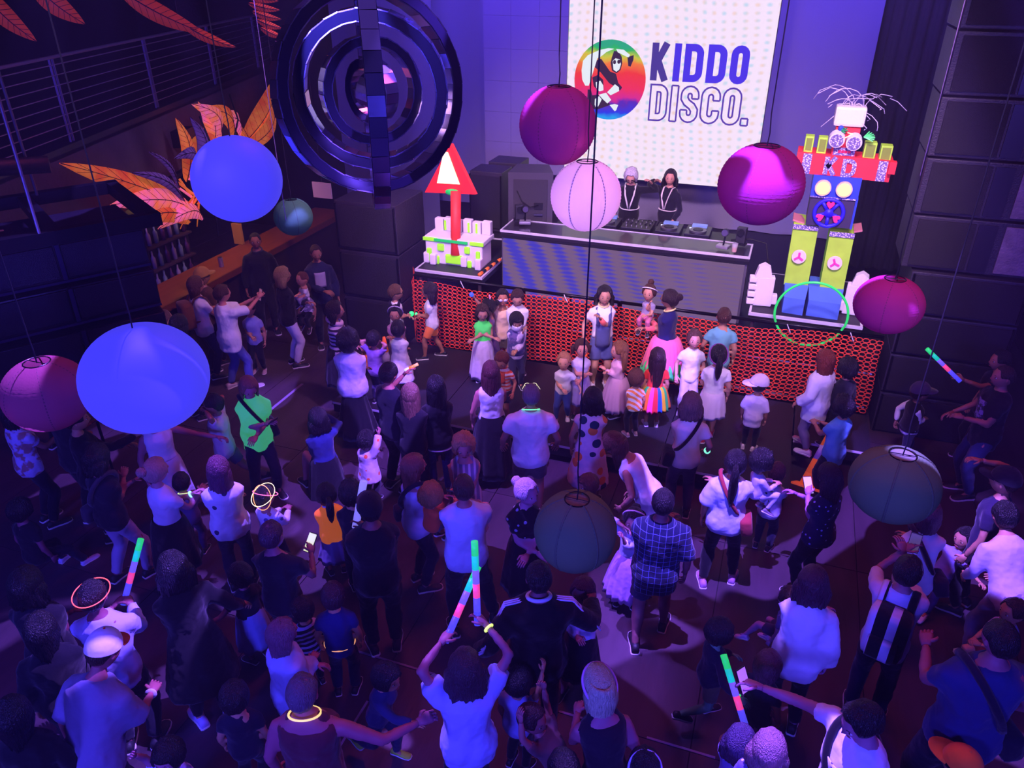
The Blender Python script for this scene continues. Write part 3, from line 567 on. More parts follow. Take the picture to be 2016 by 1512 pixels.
g.build('lashes', glow('lash_green', '5af080', .4), rb); g = G(); g.bar(tuple(rp(.56, 3.42, 9.45)), tuple(rp(.62, 3.41, 9.45)), .006, 5); g.bar(tuple(rp(.62, 3.41, 9.45)), tuple(rp(.53, 3.36, 9.42)), .006, 5); g.build('yellow_wire', glow('wire_yellow', 'f0f0a0', .4), rb)
g = G(); g.ball(tuple(rp(.485, 3.46, 9.47)), (.03, .03, .03), 10, 8); g.build('pompom', BLU, rb, smooth=True); g = G()
for k in range(6): g.bar(tuple(rp(.50, 3.43, 9.46)), tuple(rp(.53 + .03 * math.cos(k), 3.445 + .03 * math.sin(k), 9.44)), .009, 5)
g.build('green_tuft', mat('tuft_green', '1a9a58'), rb)
for s_, x0, x1, z1 in ((0, .19, .47, 2.345), (1, .605, .875, 2.30)):
    g = G(); V = [rp(x0, 1.58, 9.5), rp(x1, 1.55, 9.5), rp(x1 + .0, 1.55, 9.88), rp(x0 + .0, 1.58, 9.88), rp(x0 - .01, z1, 9.5), rp(x1 - .01, z1 - .03, 9.5), rp(x1 - .01, z1, 9.88), rp(x0 - .01, z1 + .02, 9.88)]
    g.add(V, [[0, 1, 5, 4], [2, 3, 7, 6], [3, 0, 4, 7], [4, 5, 6, 7], [3, 2, 1, 0]], 0); g.add(V, [[1, 2, 6, 5]], 1); lg = g.build('leg', [LIME, LIMEG], rb)
    rbox('leg_trim', x0 - .012, x1 - .008, z1 - .06, z1 - .005, 9.482, 9.498, SEQ); rbox('leg_flap', (x0 - .03) if s_ == 0 else x1 - .02, (x0 + .11) if s_ == 0 else x1 + .07, z1 + .0, z1 + .02, 9.55, 9.85, mat('card_pink', 'd08088', rough=.7), tilt=.25 if s_ == 0 else -.3)
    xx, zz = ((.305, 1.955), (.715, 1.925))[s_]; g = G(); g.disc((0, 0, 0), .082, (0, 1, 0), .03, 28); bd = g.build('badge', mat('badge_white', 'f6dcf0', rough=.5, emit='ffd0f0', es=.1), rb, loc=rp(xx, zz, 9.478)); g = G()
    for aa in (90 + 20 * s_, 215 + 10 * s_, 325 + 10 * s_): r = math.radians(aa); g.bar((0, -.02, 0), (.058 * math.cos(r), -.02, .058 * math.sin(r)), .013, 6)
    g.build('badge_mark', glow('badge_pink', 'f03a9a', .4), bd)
    fx0, fx1 = ((.22, .46), (.50, .86))[s_]; g = G(); V = [rp(fx0, 1.3, 9.26), rp(fx1, 1.3, 9.24), rp(fx1 + .03, 1.3, 9.85), rp(fx0 - .03, 1.3, 9.85), rp(fx0, 1.50, 9.28), rp(fx1, 1.50, 9.26), rp(fx1 + .02, 1.6, 9.5), rp(fx0 - .02, 1.6, 9.5), rp(fx1 + .03, 1.6, 9.85), rp(fx0 - .03, 1.6, 9.85)]
    g.add(V, [[0, 1, 5, 4], [4, 5, 6, 7], [7, 6, 8, 9], [1, 2, 8, 6, 5], [3, 0, 4, 7, 9], [2, 3, 9, 8], [3, 2, 1, 0]]); g.build('foot', FEET, rb)
# white foam packaging hands
def foamhand(label, x, y, z, s_, rz):
    t = thing('foam_hand', label, 'foam block', (x, y, z), rz); G().box((0, 0, .2), (.22, .12, .38), bev=.015).build('palm', FOAM, t)
    for i in range(4): G().box((-s_ * .14, -.01, .06 + i * .095), (.10, .11, .07), bev=.014).build('finger', FOAM, t)
    G().box((s_ * .13, 0, .1), (.08, .1, .12), bev=.015).build('thumb', FOAM, t); G().prism([(-.1, 0), (.1, 0), (.07, .12), (.0, .16), (-.07, .12)], .12, Matrix.Translation((-s_ * .03, 0, .385)) @ Matrix.Rotation(PI / 2, 4, 'X')).build('knuckle', FOAM, t)
foamhand('white foam hand left of the robot feet', -.03, 9.42, 1.3, 1, .1); foamhand('white foam hand right of the robot feet behind the pink lantern', 1.02, 9.50, 1.3, -1, -.1)
# ---------------------------------------------------------------- red triangle sculpture on a foam castle
sc = thing('triangle_sculpture', 'red arrow sign with glowing yellow centre on a white foam castle', 'sculpture', (-4.2, 9.6, 1.3))
def sp(x, z, y=9.6): return Vector((x + 4.2, y - 9.6, z - 1.3))
TRI = mat('sign_red', 'ff2a2c', rough=.5, emit='ff1418', es=.55); TRIG = glow('sign_glow', 'fff0b0', 1.25); NEON = mat('neon_paint', 'a8ff2a', rough=.6, emit='90ff20', es=.35); GRN = mat('green_tape', '1ac85a', rough=.5, emit='10d050', es=.35); POST = mat('post_red', 'f03a30', rough=.6, emit='ff2020', es=.2, vary=.1)
g = G(); V = [sp(-4.32, 2.92, 9.72), sp(-4.74, 2.22, 9.72), sp(-3.98, 2.26, 9.72), sp(-4.32, 2.90, 9.82), sp(-4.74, 2.20, 9.82), sp(-3.98, 2.24, 9.82)]
g.add(V, [[0, 1, 2], [5, 4, 3], [0, 3, 4, 1], [1, 4, 5, 2], [2, 5, 3, 0]]); g.build('triangle', TRI, sc)
g = G(); V = [sp(-4.42, 2.80, 9.705), sp(-4.36, 2.80, 9.705), sp(-4.20, 2.38, 9.705), sp(-4.54, 2.37, 9.705)]; V += [v + Vector((0, .02, 0)) for v in V]; g.add(V, [[3, 2, 1, 0], [4, 5, 6, 7], [0, 1, 5, 4], [1, 2, 6, 5], [2, 3, 7, 6], [3, 0, 4, 7]]); g.build('glow_panel', TRIG, sc)
V, Fc = tube([sp(-4.185, 1.45, 9.45), sp(-4.24, 2.30, 9.66)], [.068, .072], 16); G().add(V, Fc).build('post', POST, sc, smooth=True)
g = G(); g.ball(tuple(sp(-4.30, 2.27, 9.68)), (.11, .05, .045), 12, 8); g.build('green_tie', GRN, sc, smooth=True)
FX0, FX1 = -4.66, -3.76
g = G(); g.box(tuple(sp((FX0 + FX1) / 2, 1.46, 9.62)), (.86, .36, .32), bev=.02); g.build('foam_base', FOAM, sc); g = G(); g.box(tuple(sp((FX0 + FX1) / 2, 1.65, 9.66)), (.90, .42, .07), bev=.015); g.build('foam_ledge', FOAM, sc)
for i in range(6):
    x = FX0 + .10 + i * .144; G().box(tuple(sp(x, 1.76 + .02 * (i % 2), 9.80)), (.13, .10, .19), bev=.012).build('battlement', FOAM, sc)
for i, (x, w, z0, z1) in enumerate(((-4.58, .07, 1.33, 1.52), (-4.46, .06, 1.3, 1.42), (-4.40, .10, 1.5, 1.60), (-4.20, .26, 1.33, 1.46), (-4.0, .08, 1.5, 1.60), (-3.97, .06, 1.3, 1.40), (-3.84, .06, 1.34, 1.55))): G().box(tuple(sp(x, (z0 + z1) / 2, 9.435)), (w, .05, z1 - z0), bev=.018).build('neon_patch', NEON, sc)
for x, w in ((-4.56, .22), (-3.86, .2)): G().box(tuple(sp(x, 1.65, 9.44)), (w, .03, .05), bev=.008).build('neon_edge', NEON, sc)
for x in (-4.46, -4.32, -3.98, -4.1): G().box(tuple(sp(x, 1.77, 9.745)), (.03, .02, .14), bev=.006).build('neon_stripe', NEON, sc)
for i, x in enumerate((-4.62, -4.5, -4.05, -3.82)): G().box(tuple(sp(x, 1.38, 9.46 - .05 * (i % 2))), (.09, .12, .15), bev=.018).build('foam_foot', FOAM, sc)
G().box(tuple(sp(-4.24, 1.655, 9.42)), (.5, .02, .035)).build('green_strap', GRN, sc)
for x in (-4.40, -4.0): G().box(tuple(sp(x, 1.55, 9.43)), (.035, .02, .045)).build('slot', BLK, sc)
# little orange striped stick on the riser edge
t = thing('striped_pole', 'orange and black striped pole lying on the left riser edge', 'pole', (-3.72, 9.16, 1.325)); D = Vector((.08, .62, .02))
for k in range(7): G().bar(tuple(D * k / 7), tuple(D * (k + 1) / 7), .022, 10).build('band', mat('pole_orange', 'ff7a2a', rough=.5, emit='ff6010', es=.25) if k % 2 == 0 else BLK, t, smooth=True)
# ---------------------------------------------------------------- paper lanterns
def lantern(label, c, r, col, top='paper', ball=False, sy=1.0, cord=7.2, emit=0, group=None, nu=36):
    t = thing('hanging_ball' if ball else 'paper_lantern', label, 'lantern', c, 0, group)
    if ball:
        V, Fc = sphere(48, 32); V = [(v[0] * r, v[1] * r, v[2] * r * sy) for v in V]; G().add(V, Fc).build('globe', mat('globe_glow', '2424a0', rough=.6, spec=.2, emit=(.066, .056, .88), es=.82), t, smooth=True)
    else:
        nv = 56; V = []; t0 = .30
        for j in range(nv + 1):
            a = t0 + (PI - 2 * t0) * j / nv; rr = r * (1 + (.008 if j % 2 else -.008))
            for i in range(nu): p = 2 * PI * i / nu; k = rr * (1 - .006 * (i % 6 == 0)); V.append((k * math.sin(a) * math.cos(p), k * math.sin(a) * math.sin(p), k * sy * math.cos(a)))
        Fc = [[j * nu + i, (j + 1) * nu + i, (j + 1) * nu + (i + 1) % nu, j * nu + (i + 1) % nu] for j in range(nv) for i in range(nu)]
        m = mat('paper_' + col, col, rough=.9, spec=.1, bump=.08, bscale=60); nt = m.node_tree
        if not nt.nodes.get('tl'):
            tl = nt.nodes.new('ShaderNodeBsdfTranslucent'); tl.name = 'tl'; tl.inputs[0].default_value = hexc(col); ms = nt.nodes.new('ShaderNodeMixShader'); ms.inputs[0].default_value = .4; o_ = nt.nodes['Material Output']; nt.links.new(nt.nodes['Principled BSDF'].outputs[0], ms.inputs[1]); nt.links.new(tl.outputs[0], ms.inputs[2]); nt.links.new(ms.outputs[0], o_.inputs[0])
        G().add(V, Fc).build('paper_shade', m, t, smooth=True); g = G(); zz = r * sy * math.cos(t0); rr = r * math.sin(t0)
        g.path([(rr * math.cos(2 * PI * i / 24), rr * math.sin(2 * PI * i / 24), zz) for i in range(24)], .004, 6, closed=True); g.bar((-rr, 0, zz), (rr, 0, zz), .003, 5); g.build('wire_ring', BLKM, t)
        if top == 'disc': G().disc((0, 0, zz - .012), rr * .96, (0, 0, 1), .006, 24).build('top_disc', mat('lid_paper', '6c7a60', rough=.8), t)
        g = G()
        for i in range(6):
            p = 2 * PI * i / 6 + .3; g.path([(r * .985 * math.sin(a) * math.cos(p), r * .985 * math.sin(a) * math.sin(p), r * .985 * sy * math.cos(a)) for a in [t0 + (PI - 2 * t0) * q / 16 for q in range(17)]], .005 if top != 'disc' else .009, 5)
        g.build('seam', mat('seam_' + col, tuple(.45 * q for q in hexc(col)[:3]), rough=.9), t)
    z0 = r * sy * (1 if ball else math.cos(.30)); G().path([(0, 0, z0 - .005), (.006, .0, z0 + .08), (-.004, .004, z0 + .2), (0, 0, cord - c[2])], .0045, 5).build('cord', CORD, t); return t
lantern('biggest glowing blue-white ball, hanging low at the left', (-3.53, 3.18, 2.83), .375, '', ball=True, sy=.90)
lantern('smaller glowing blue-white ball in front of the orange bird sculpture', (-3.60, 4.43, 3.75), .305, '', ball=True, sy=.96)
lantern('dusky pink paper lantern touching the biggest blue ball', (-4.18, 3.0, 2.69), .26, 'b05a70', sy=.9)
lantern('small pale green paper lantern under the mirrored rings', (-4.79, 6.67, 2.73), .20, '5aa078', sy=.96)
lantern('magenta paper lantern overlapping the left edge of the screen', (-1.60, 5.50, 4.05), .275, 'c04490', sy=1.0)
pl = lantern('pale pink paper lantern hanging over the DJ table', (-1.32, 5.30, 3.62), .25, 'f4d8f4', sy=1.0)
bl_ = bpy.data.lights.new('lantern_fill', 'POINT'); bl_.energy = 3.2; bl_.color = (1, .55, .85); bl_.shadow_soft_size = .06; bo = bpy.data.objects.new('lantern_fill', bl_); COL.objects.link(bo); bo.parent = pl      # added point light that brightens this lantern from inside
lantern('purple magenta paper lantern between the DJs and the robot', (-.15, 5.46, 3.76), .285, 'b03484', sy=.94)
lantern('magenta paper lantern beside the right subwoofers', (.85, 5.75, 2.91), .24, 'c43e88', sy=.86)
lantern('dark green paper lantern with top disc near the right edge', (.94, 4.43, 2.25), .265, '7a9a6c', top='disc', sy=.88)
lantern('dark green paper lantern with top disc over the crowd centre', (-.88, 3.67, 1.97), .255, '7a9a6c', top='disc', sy=1.02)
# ---------------------------------------------------------------- mirrored gyroscope rings
MIR = mat('mirror', 'd0ccf0', rough=.16, metal=1.0); MIRB = mat('mirror_dark', '120e26', rough=.3, metal=.4)
RC = Vector((-2.12, 3.78, 4.49)); view = (Vector((0, 0, 5.1)) - RC).normalized()
gy = thing('mirror_ring_mobile', 'large hanging mobile of nested mirrored rings', 'mobile', tuple(RC))
def mring(r0, r1, dep, nseg, rot, name='ring', a0=0, a1=360):
    """flat ring (r0..r1) with depth dep; faceted mirror panels on its outer and inner rims; ring axis = local y"""
    M = rot.to_4x4(); g = G(); full = a1 - a0 >= 360; V = []; n = nseg
    for i in range(n + (0 if full else 1)):
        a = math.radians(a0 + (a1 - a0) * i / n)
        for r_, y_ in ((r0, -dep / 2), (r1, -dep / 2), (r1, dep / 2), (r0, dep / 2)): V.append(M @ Vector((r_ * math.cos(a), y_, r_ * math.sin(a))))
    Fc = []; c = n if full else n + 1
    for i in range(n):
        j = (i + 1) % c
        for k in range(4): Fc.append([i * 4 + k, j * 4 + k, j * 4 + (k + 1) % 4, i * 4 + (k + 1) % 4])
    if not full: Fc += [[0, 1, 2, 3], [n * 4 + 3, n * 4 + 2, n * 4 + 1, n * 4]]
    rg = g.add(V, Fc).build(name, MIRB, gy)
    for r_, sg in ((r1 + .004, 1), (r0 - .004, -1)):
        w = 2 * r_ * math.sin(math.radians((a1 - a0) / n / 2)) * .965; pm_ = G().box((0, 0, 0), (.006, dep * .94, w)).mesh('mirror_panel', MIR)
        for i in range(n):
            a = math.radians(a0 + (a1 - a0) * (i + .5) / n); rr = r_ * math.cos(math.radians((a1 - a0) / n / 2)); o = ob('mirror_panel', pm_, rg); Q = M @ Matrix.Translation((rr * math.cos(a), 0, rr * math.sin(a))) @ Matrix.Rotation(-a + random.uniform(-.05, .05), 4, 'Y') @ Matrix.Rotation(random.uniform(-.04, .04), 4, 'Z'); o.matrix_local = Q
fz = math.atan2(view.x, view.y)       # ring axis towards the viewing side
from mathutils import Euler
def rot(yaw, pitch=0, roll=0): return Euler((pitch, roll, yaw)).to_matrix()
by = math.atan2(-view.x, view.y)
mring(.462, .510, .12, 36, rot(by + PI + .40, -.10)); mring(.345, .395, .10, 30, rot(by + PI - .12, .06)); mring(.225, .262, .10, 26, rot(by + PI + .30, -.05)); mring(.12, .155, .09, 20, rot(by + PI - .85, .0)); mring(.055, .08, .08, 14, rot(by + PI + .9, .2))
mring(.56, .60, .085, 40, rot(by + PI / 2 + .03, 0, .05) @ Euler((0, 0, 0)).to_matrix(), 'outer_ring')
G().bar((0, 0, .6), (0, 0, 2.7), .012, 8).build('hanger', BLKM, gy); G().bar((0, 0, -.55), (0, 0, .62), .006, 6).build('spindle', BLKM, gy)
# ---------------------------------------------------------------- balcony at the left with railing
BD = Vector((-.31, .95, 0)).normalized(); B0 = Vector((-7, 5.6, 0)); BN = Vector((BD.y, -BD.x, 0)); BM = Matrix.Translation(B0) @ Matrix.Rotation(math.atan2(BD.y, BD.x), 4, 'Z')
FASC = mat('fascia', '4c3e50', rough=.8, bump=.3, bscale=18, vary=.25)
bl = thing('balcony', 'left balcony with grey-violet fascia and dark floor', 'balcony', tuple(B0), math.atan2(BD.y, BD.x))
G().box((2, .06, 2.86), (13, .12, .88)).build('fascia', FASC, bl); G().box((2, 1.6, 3.31), (13, 3.2, .1)).build('balcony_floor', BLK, bl); G().box((2, .0, 2.48), (13, .16, .05)).build('lower_trim', BLK, bl)
rl = thing('railing', 'dark steel balcony railing with horizontal bars', 'railing', tuple(B0 + Vector((0, 0, 3.36))), math.atan2(BD.y, BD.x)); RM = mat('rail_steel', '8a7490', rough=.45, metal=.2)
for q in (-3.35, -1.2, .95, 3.1, 5.25, 7.4):
    for d in (-.03, .03): G().box((q + d, .06, .42), (.012, .02, .84)).build('post', RM, rl)
for k in range(8): G().bar((-4.4, .06, .08 + k * .098), (8.4, .06, .08 + k * .098), .006, 6).build('bar', RM, rl)
G().bar((-4.4, .06, .84), (8.4, .06, .84), .018, 8).build('handrail', RM, rl)
G().box((3.4, -.06, 2.92), (.42, .2, .22), bev=.01).build('fascia_speaker', BLK).matrix_world = BM
wsp = bpy.data.objects['fascia_speaker']; tag(wsp, 'small black speaker box fixed to the balcony fascia', 'speaker')
# ---------------------------------------------------------------- fluorescent bird sculpture on the fascia
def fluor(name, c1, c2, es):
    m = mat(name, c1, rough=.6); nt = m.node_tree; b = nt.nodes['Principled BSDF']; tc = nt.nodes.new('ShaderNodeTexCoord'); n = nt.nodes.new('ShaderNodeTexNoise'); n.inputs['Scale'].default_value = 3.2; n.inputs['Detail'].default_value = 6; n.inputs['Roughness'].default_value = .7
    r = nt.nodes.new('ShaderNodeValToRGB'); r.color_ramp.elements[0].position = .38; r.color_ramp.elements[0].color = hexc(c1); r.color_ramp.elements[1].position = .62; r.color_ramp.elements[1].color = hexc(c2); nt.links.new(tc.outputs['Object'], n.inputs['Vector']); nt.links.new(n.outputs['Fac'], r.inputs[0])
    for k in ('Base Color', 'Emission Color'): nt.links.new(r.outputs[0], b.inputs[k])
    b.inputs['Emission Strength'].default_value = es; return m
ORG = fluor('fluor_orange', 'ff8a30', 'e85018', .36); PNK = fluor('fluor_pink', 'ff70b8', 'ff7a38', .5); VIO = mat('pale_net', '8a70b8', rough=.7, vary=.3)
bd = thing('bird_sculpture', 'orange and pink feathered bird sculpture hung on the balcony front', 'sculpture', (-7.55, 8.5, 2.7))
def leaf(base, tip, w, m, name='feather', bow=.1, parent=bd, org=(-7.55, 8.5, 2.7), nrm=(.9, -.1, .2), fold=.35):
    a, b = Vector(base) - Vector(org), Vector(tip) - Vector(org); d = b - a; nr = Vector(nrm).normalized(); s_ = d.cross(nr).normalized(); n = 12; V = []
    for lay in (0, 1):
        for i in range(n + 1):
            t = i / n; ww = w * (math.sin(PI * t ** .8) ** .75) if 0 < t < 1 else .004; c = a + d * t + nr * (bow * math.sin(PI * t)) + s_ * bow * .6 * math.sin(PI * t) - nr * lay * .012
            V += [c - s_ * ww - nr * ww * fold, c, c + s_ * ww - nr * ww * fold]
    Fc = []
    for lay in (0, 1):
        o_ = lay * 3 * (n + 1)
        for i in range(n):
            for k in (0, 1): f = [o_ + i * 3 + k, o_ + i * 3 + k + 1, o_ + i * 3 + 4 + k, o_ + i * 3 + 3 + k]; Fc.append(f if lay == 0 else f[::-1])
    q = 3 * (n + 1)
    for i in range(n): Fc.append([i * 3, (i + 1) * 3, q + (i + 1) * 3, q + i * 3]); Fc.append([i * 3 + 2, q + i * 3 + 2, q + (i + 1) * 3 + 2, (i + 1) * 3 + 2])
    o = G().add(V, Fc).build(name, m, parent, smooth=True); rib = [V[i * 3 + 1] + nr * .006 for i in range(n + 1)]; G().path(rib, [.007 * (1 - .6 * i / n) for i in range(n + 1)], 5).build('rib', mat('dark_rib', '3a1420', rough=.7), o, smooth=True); g = G()
    for i in range(1, n):
        for k in (0, 2): g.bar(V[i * 3 + 1] + nr * .004, V[min(i + 1, n) * 3 + k] + nr * .004, .0022, 4)
    g.build('veins', mat('dark_rib', '3a1420'), o)
    return o
for bs, tp, w_, m, bw in (((-7.66, 8.55, 1.92), (-6.72, 5.72, 3.34), .15, ORG, .08), ((-7.60, 8.4, 2.02), (-6.95, 6.4, 2.72), .15, PNK, .16), ((-7.55, 8.2, 1.95), (-7.05, 6.6, 2.42), .12, ORG, .2), ((-7.6, 8.5, 1.9), (-7.25, 7.3, 2.15), .10, PNK, .24),
                          ((-8.25, 10.45, 2.50), (-8.92, 12.5, 3.22), .20, ORG, .12), ((-8.22, 10.4, 2.42), (-8.7, 12.0, 2.95), .12, ORG, .2), ((-7.62, 8.35, 2.45), (-7.58, 8.35, 3.28), .11, ORG, .10), ((-7.70, 8.7, 2.5), (-7.7, 8.75, 3.22), .12, VIO, .14), ((-7.78, 8.9, 2.6), (-7.9, 9.2, 3.34), .16, PNK, .18),
                          ((-7.95, 9.4, 2.6), (-7.76, 8.9, 3.36), .14, PNK, .24), ((-8.1, 10.0, 2.55), (-7.85, 9.1, 3.25), .14, ORG, .26), ((-8.25, 10.4, 2.55), (-7.95, 9.5, 3.05), .14, PNK, .22), ((-8.0, 9.7, 2.4), (-8.2, 10.4, 2.8), .16, ORG, .2), ((-7.66, 8.6, 2.55), (-7.42, 8.0, 2.85), .09, VIO, .2), ((-7.4, 8.0, 2.3), (-7.05, 6.9, 2.95), .07, VIO, .12), ((-7.35, 7.9, 2.5), (-7.12, 7.3, 3.1), .05, VIO, .08)):
    leaf(bs, tp, w_, m, bow=bw)
random.seed(5)
for k in range(11):
    a = Vector((-7.62, 8.5, 2.6)) + Vector((.02 * k - .1, .07 * k - .35, -.1)); b = a + Vector((.1 * random.uniform(-1, 1), random.uniform(-.45, .35), -.35 - .35 * random.random())); o_ = Vector((-7.55, 8.5, 2.7)); mid = (a + b) / 2 + Vector((.2, .05, .08)); G().path([a - o_, mid - o_, b - o_], [.016, .02, .006], 6).build('tail_ribbon', ORG if k % 3 else PNK, bd, smooth=True)
g = G(); o_ = Vector((-7.55, 8.5, 2.7)); g.ball(tuple(Vector((-7.72, 8.95, 2.72)) - o_), (.16, .30, .26), 14, 10); g.build('body_bundle', ORG, bd, smooth=True)
for i, (bs, tp, w_) in enumerate((((-7.0, 5.62, 4.9), (-6.78, 5.88, 4.42), .09), ((-6.75, 5.95, 4.95), (-6.5, 6.22, 4.55), .10), ((-6.25, 6.45, 4.85), (-5.72, 6.92, 4.44), .09), ((-5.9, 6.8, 4.55), (-5.5, 7.1, 4.30), .05))):
    c = ((bs[0] + tp[0]) / 2, (bs[1] + tp[1]) / 2, (bs[2] + tp[2]) / 2); t = thing('hanging_feather', ['dim orange feather hanging in the top left corner', 'red-orange feather hanging second from the left corner', 'long dark red feather hanging above the balcony railing', 'small dark red feather hanging below the long one'][i], 'decoration', c)
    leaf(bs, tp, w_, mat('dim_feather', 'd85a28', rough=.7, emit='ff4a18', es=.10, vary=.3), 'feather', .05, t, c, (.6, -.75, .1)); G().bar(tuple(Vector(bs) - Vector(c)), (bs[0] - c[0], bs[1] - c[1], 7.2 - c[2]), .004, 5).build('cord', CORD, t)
t = thing('feather_fan', 'fan of dim red slatted feathers beside the mirrored rings', 'decoration', (-5.2, 7.3, 4.6))
for k in range(6): leaf((-5.42 + .02 * k, 7.2 + .02 * k, 4.85 - .075 * k), (-5.16 - .0 * k, 7.45, 4.80 - .085 * k), .035, mat('dim_feather', 'd85a28'), 'feather', .02, t, (-5.2, 7.3, 4.6), (.6, -.75, .1))
G().bar((0, 0, .2), (0, 0, 2.6), .004, 5).build('cord', CORD, t)
# ---------------------------------------------------------------- flown speaker array at the left
FA, FB, FC, FD = Vector((-6.02, 5.57, 3.3)), Vector((-4.48, 4.65, 3.3)), Vector((-4.49, 3.53, 3.3)), Vector((-6.1, 4.3, 3.3))
ux = (FB - FA).normalized(); ang = math.atan2(-.75, 1.55)
fc = Vector((-5.50, 4.36, 2.2)); fl = thing('flown_speaker', 'black flown speaker array hanging from a rigging frame at the left', 'speaker', tuple(fc), math.radians(58))
# local x runs along the front, local -y is the front facing the crowd
for i, (z0, z1, tl) in enumerate(((.70, 1.02, 0), (.36, .68, .05), (.02, .34, .10))):
    g = G(); g.box((0, -.02 - .03 * i, (z0 + z1) / 2), (1.28, .80, z1 - z0), M=Matrix.Rotation(tl, 4, 'X'), bev=.015); cb = g.build('cabinet', mat('array_black', '0e0d14', rough=.35, bump=.1, bscale=70), fl)
    for s_ in (-1, 1): G().box((s_ * .325, -.43 - .04 * i, (z0 + z1) / 2), (.60, .02, .26), M=Matrix.Rotation(tl, 4, 'X'), bev=.006).build('grille', mat('array_grille', '12111c', rough=.3, metal=.4, bump=.3, bscale=200), cb)
    G().box((0, -.445 - .04 * i, (z0 + z1) / 2), (.03, .02, .28), M=Matrix.Rotation(tl, 4, 'X')).build('centre_bar', mat('array_edge', '2a2644', rough=.3, metal=.5), cb)
    G().box((0, -.44 - .04 * i, z0 + .005), (1.26, .02, .02)).build('edge', mat('array_edge', '2a2644'), cb)
for s_ in (-1, 1): G().box((s_ * .70, .05, 1.10), (.09, 1.25, .10)).build('frame_bar', BLKM, fl); G().box((0, .05 + s_ * .62, 1.10), (1.5, .09, .10)).build('frame_bar', BLKM, fl)
G().box((0, .05, 1.10), (.10, 1.2, .08)).build('frame_bar', BLKM, fl)
for x, y in ((-.3, .1), (.22, -.2)): G().box((x, y, 1.028), (.09, .03, .006)).build('sticker', mat('sticker', 'c8c0b8', rough=.6), fl)
for s_ in (-1, 1): G().bar((s_ * .1, .6 * s_, 1.14), (0, .1, 5.0), .012, 8).build('hoist_chain', STEEL, fl)
o = G().bar((-7.2, 3.2, 3.7), (-5.7, 4.75, 3.62), .07, 10).build('truss_pipe', BLK, smooth=True); tag(o, 'dark horizontal truss pipe at the left edge above the flown speaker', 'pipe')
for i, P in enumerate((((-6.75, 4.6, 7.0), (-6.7, 4.7, 4.2), (-6.65, 4.8, 3.4), (-6.6, 4.75, 2.2)), ((-6.9, 8.0, 3.4), (-6.8, 8.05, 2.9), (-6.75, 7.8, 2.5), (-6.7, 7.7, 2.0)), ((-7.2, 9.0, 3.5), (-7.05, 8.9, 3.2), (-7.1, 8.7, 2.8), (-7.1, 8.6, 2.4)))):
    o = G().path(P, .012, 6).build('cable', CORD, smooth=True); tag(o, ['black cable hanging beside the flown speaker', 'black cable looping below the balcony railing', 'black cable hanging in front of the bird sculpture'][i], 'cable')
for i, (x, y, z0) in enumerate(((0.896, 6.130, 3.75), (-3.838, 5.239, 3.2))):
    o = G().bar((x, y, z0), (x, y, 7.2), .003, 5).build('hanging_wire', mat('pale_wire', '9a80a0', rough=.5)); tag(o, ['thin pale wire in front of the right speaker tower', 'thin pale wire between the small blue ball and the mirrored rings'][i], 'wire')
# ---------------------------------------------------------------- bar counter below the balcony
bc = thing('bar_counter', 'long brown wooden bar counter below the balcony', 'bar', (-7.72, 9.3, 0)); WD = mat('bar_wood', '8a4818', rough=.45, vary=.3, vscale=3, stretch=(4, .4, 1))
G().box((0, 0, 1.07), (.66, 5.2, .06), bev=.012).build('counter_top', WD, bc); G().box((-.02, 0, .52), (.5, 5.1, 1.04)).build('front', mat('bar_front', '2a160c', rough=.6), bc); G().box((.34, 0, 1.07), (.03, 5.2, .09)).build('nosing', mat('bar_wood2', '6a3412', rough=.4), bc)
rk = thing('bottle_rack', 'dark rack of pale bottles behind the bar', 'rack', (-8.5, 8.3, 0)); G().box((0, 0, 1.0), (.3, 1.3, 2.0)).build('cabinet', BLK, rk)
for j in range(5): G().box((.17, 0, .5 + j * .34), (.18, 1.24, .025)).build('shelf', mat('shelf', '3a2430'), rk)
V, Fc = tube([(0, 0, 0), (0, 0, .15), (0, 0, .19), (0, 0, .26)], [.035, .035, .014, .014], 8); bmh = [G().add(V, Fc).mesh('bottle', mat('bottle_%d' % k, c, rough=.2), True) for k, c in enumerate(('a090a8', '5a3050', '7a8a90'))]
for j in range(4):
    for i in range(9):
        c = ['pale', 'plum', 'grey-green'][(i * 5 + j * 3) % 3]; n_ = ['first', 'second', 'third', 'fourth', 'fifth', 'sixth', 'seventh', 'eighth', 'ninth'][i]; r_ = ['lowest', 'second-lowest', 'second-highest', 'highest'][j]
        tag(ob('bottle', bmh[(i * 5 + j * 3) % 3], None, (-8.33, 7.74 + i * .14, .515 + j * .34)), '%s bottle, %s from the left on the %s bar rack shelf' % (c, n_, r_), 'bottle', 'bottles on the bar rack')
t = thing('drink_can', 'small pale drink can standing on the bar counter', 'can', (-7.66, 8.75, 1.10)); G().disc((0, 0, .07), .036, (0, 0, 1), .14, 16).build('can_body', mat('can', 'b0a0b0', rough=.3, metal=.7), t); G().disc((0, 0, .143), .030, (0, 0, 1), .006, 16).build('can_lid', STEEL, t)
o = G().box((-8.05, 9.7, 1.27), (.16, .05, .33)).build('menu_card', mat('menu_card', 'c08a30', rough=.6)); tag(o, 'yellowish menu card standing on the bar counter', 'card')
o = G().box((-6.2, 9.4, 2.2), (.3, .02, .22)).build('wall_notice', mat('paper_note', 'b8a0b8', rough=.8)); o.location = (0, 0, 0); tag(o, 'pale paper notice pinned near the small green lantern', 'notice')
o = G().bar((-6.2, 9.41, 2.3), (-6.2, 9.41, 7.2), .004, 5).build('notice_cord', CORD, o)
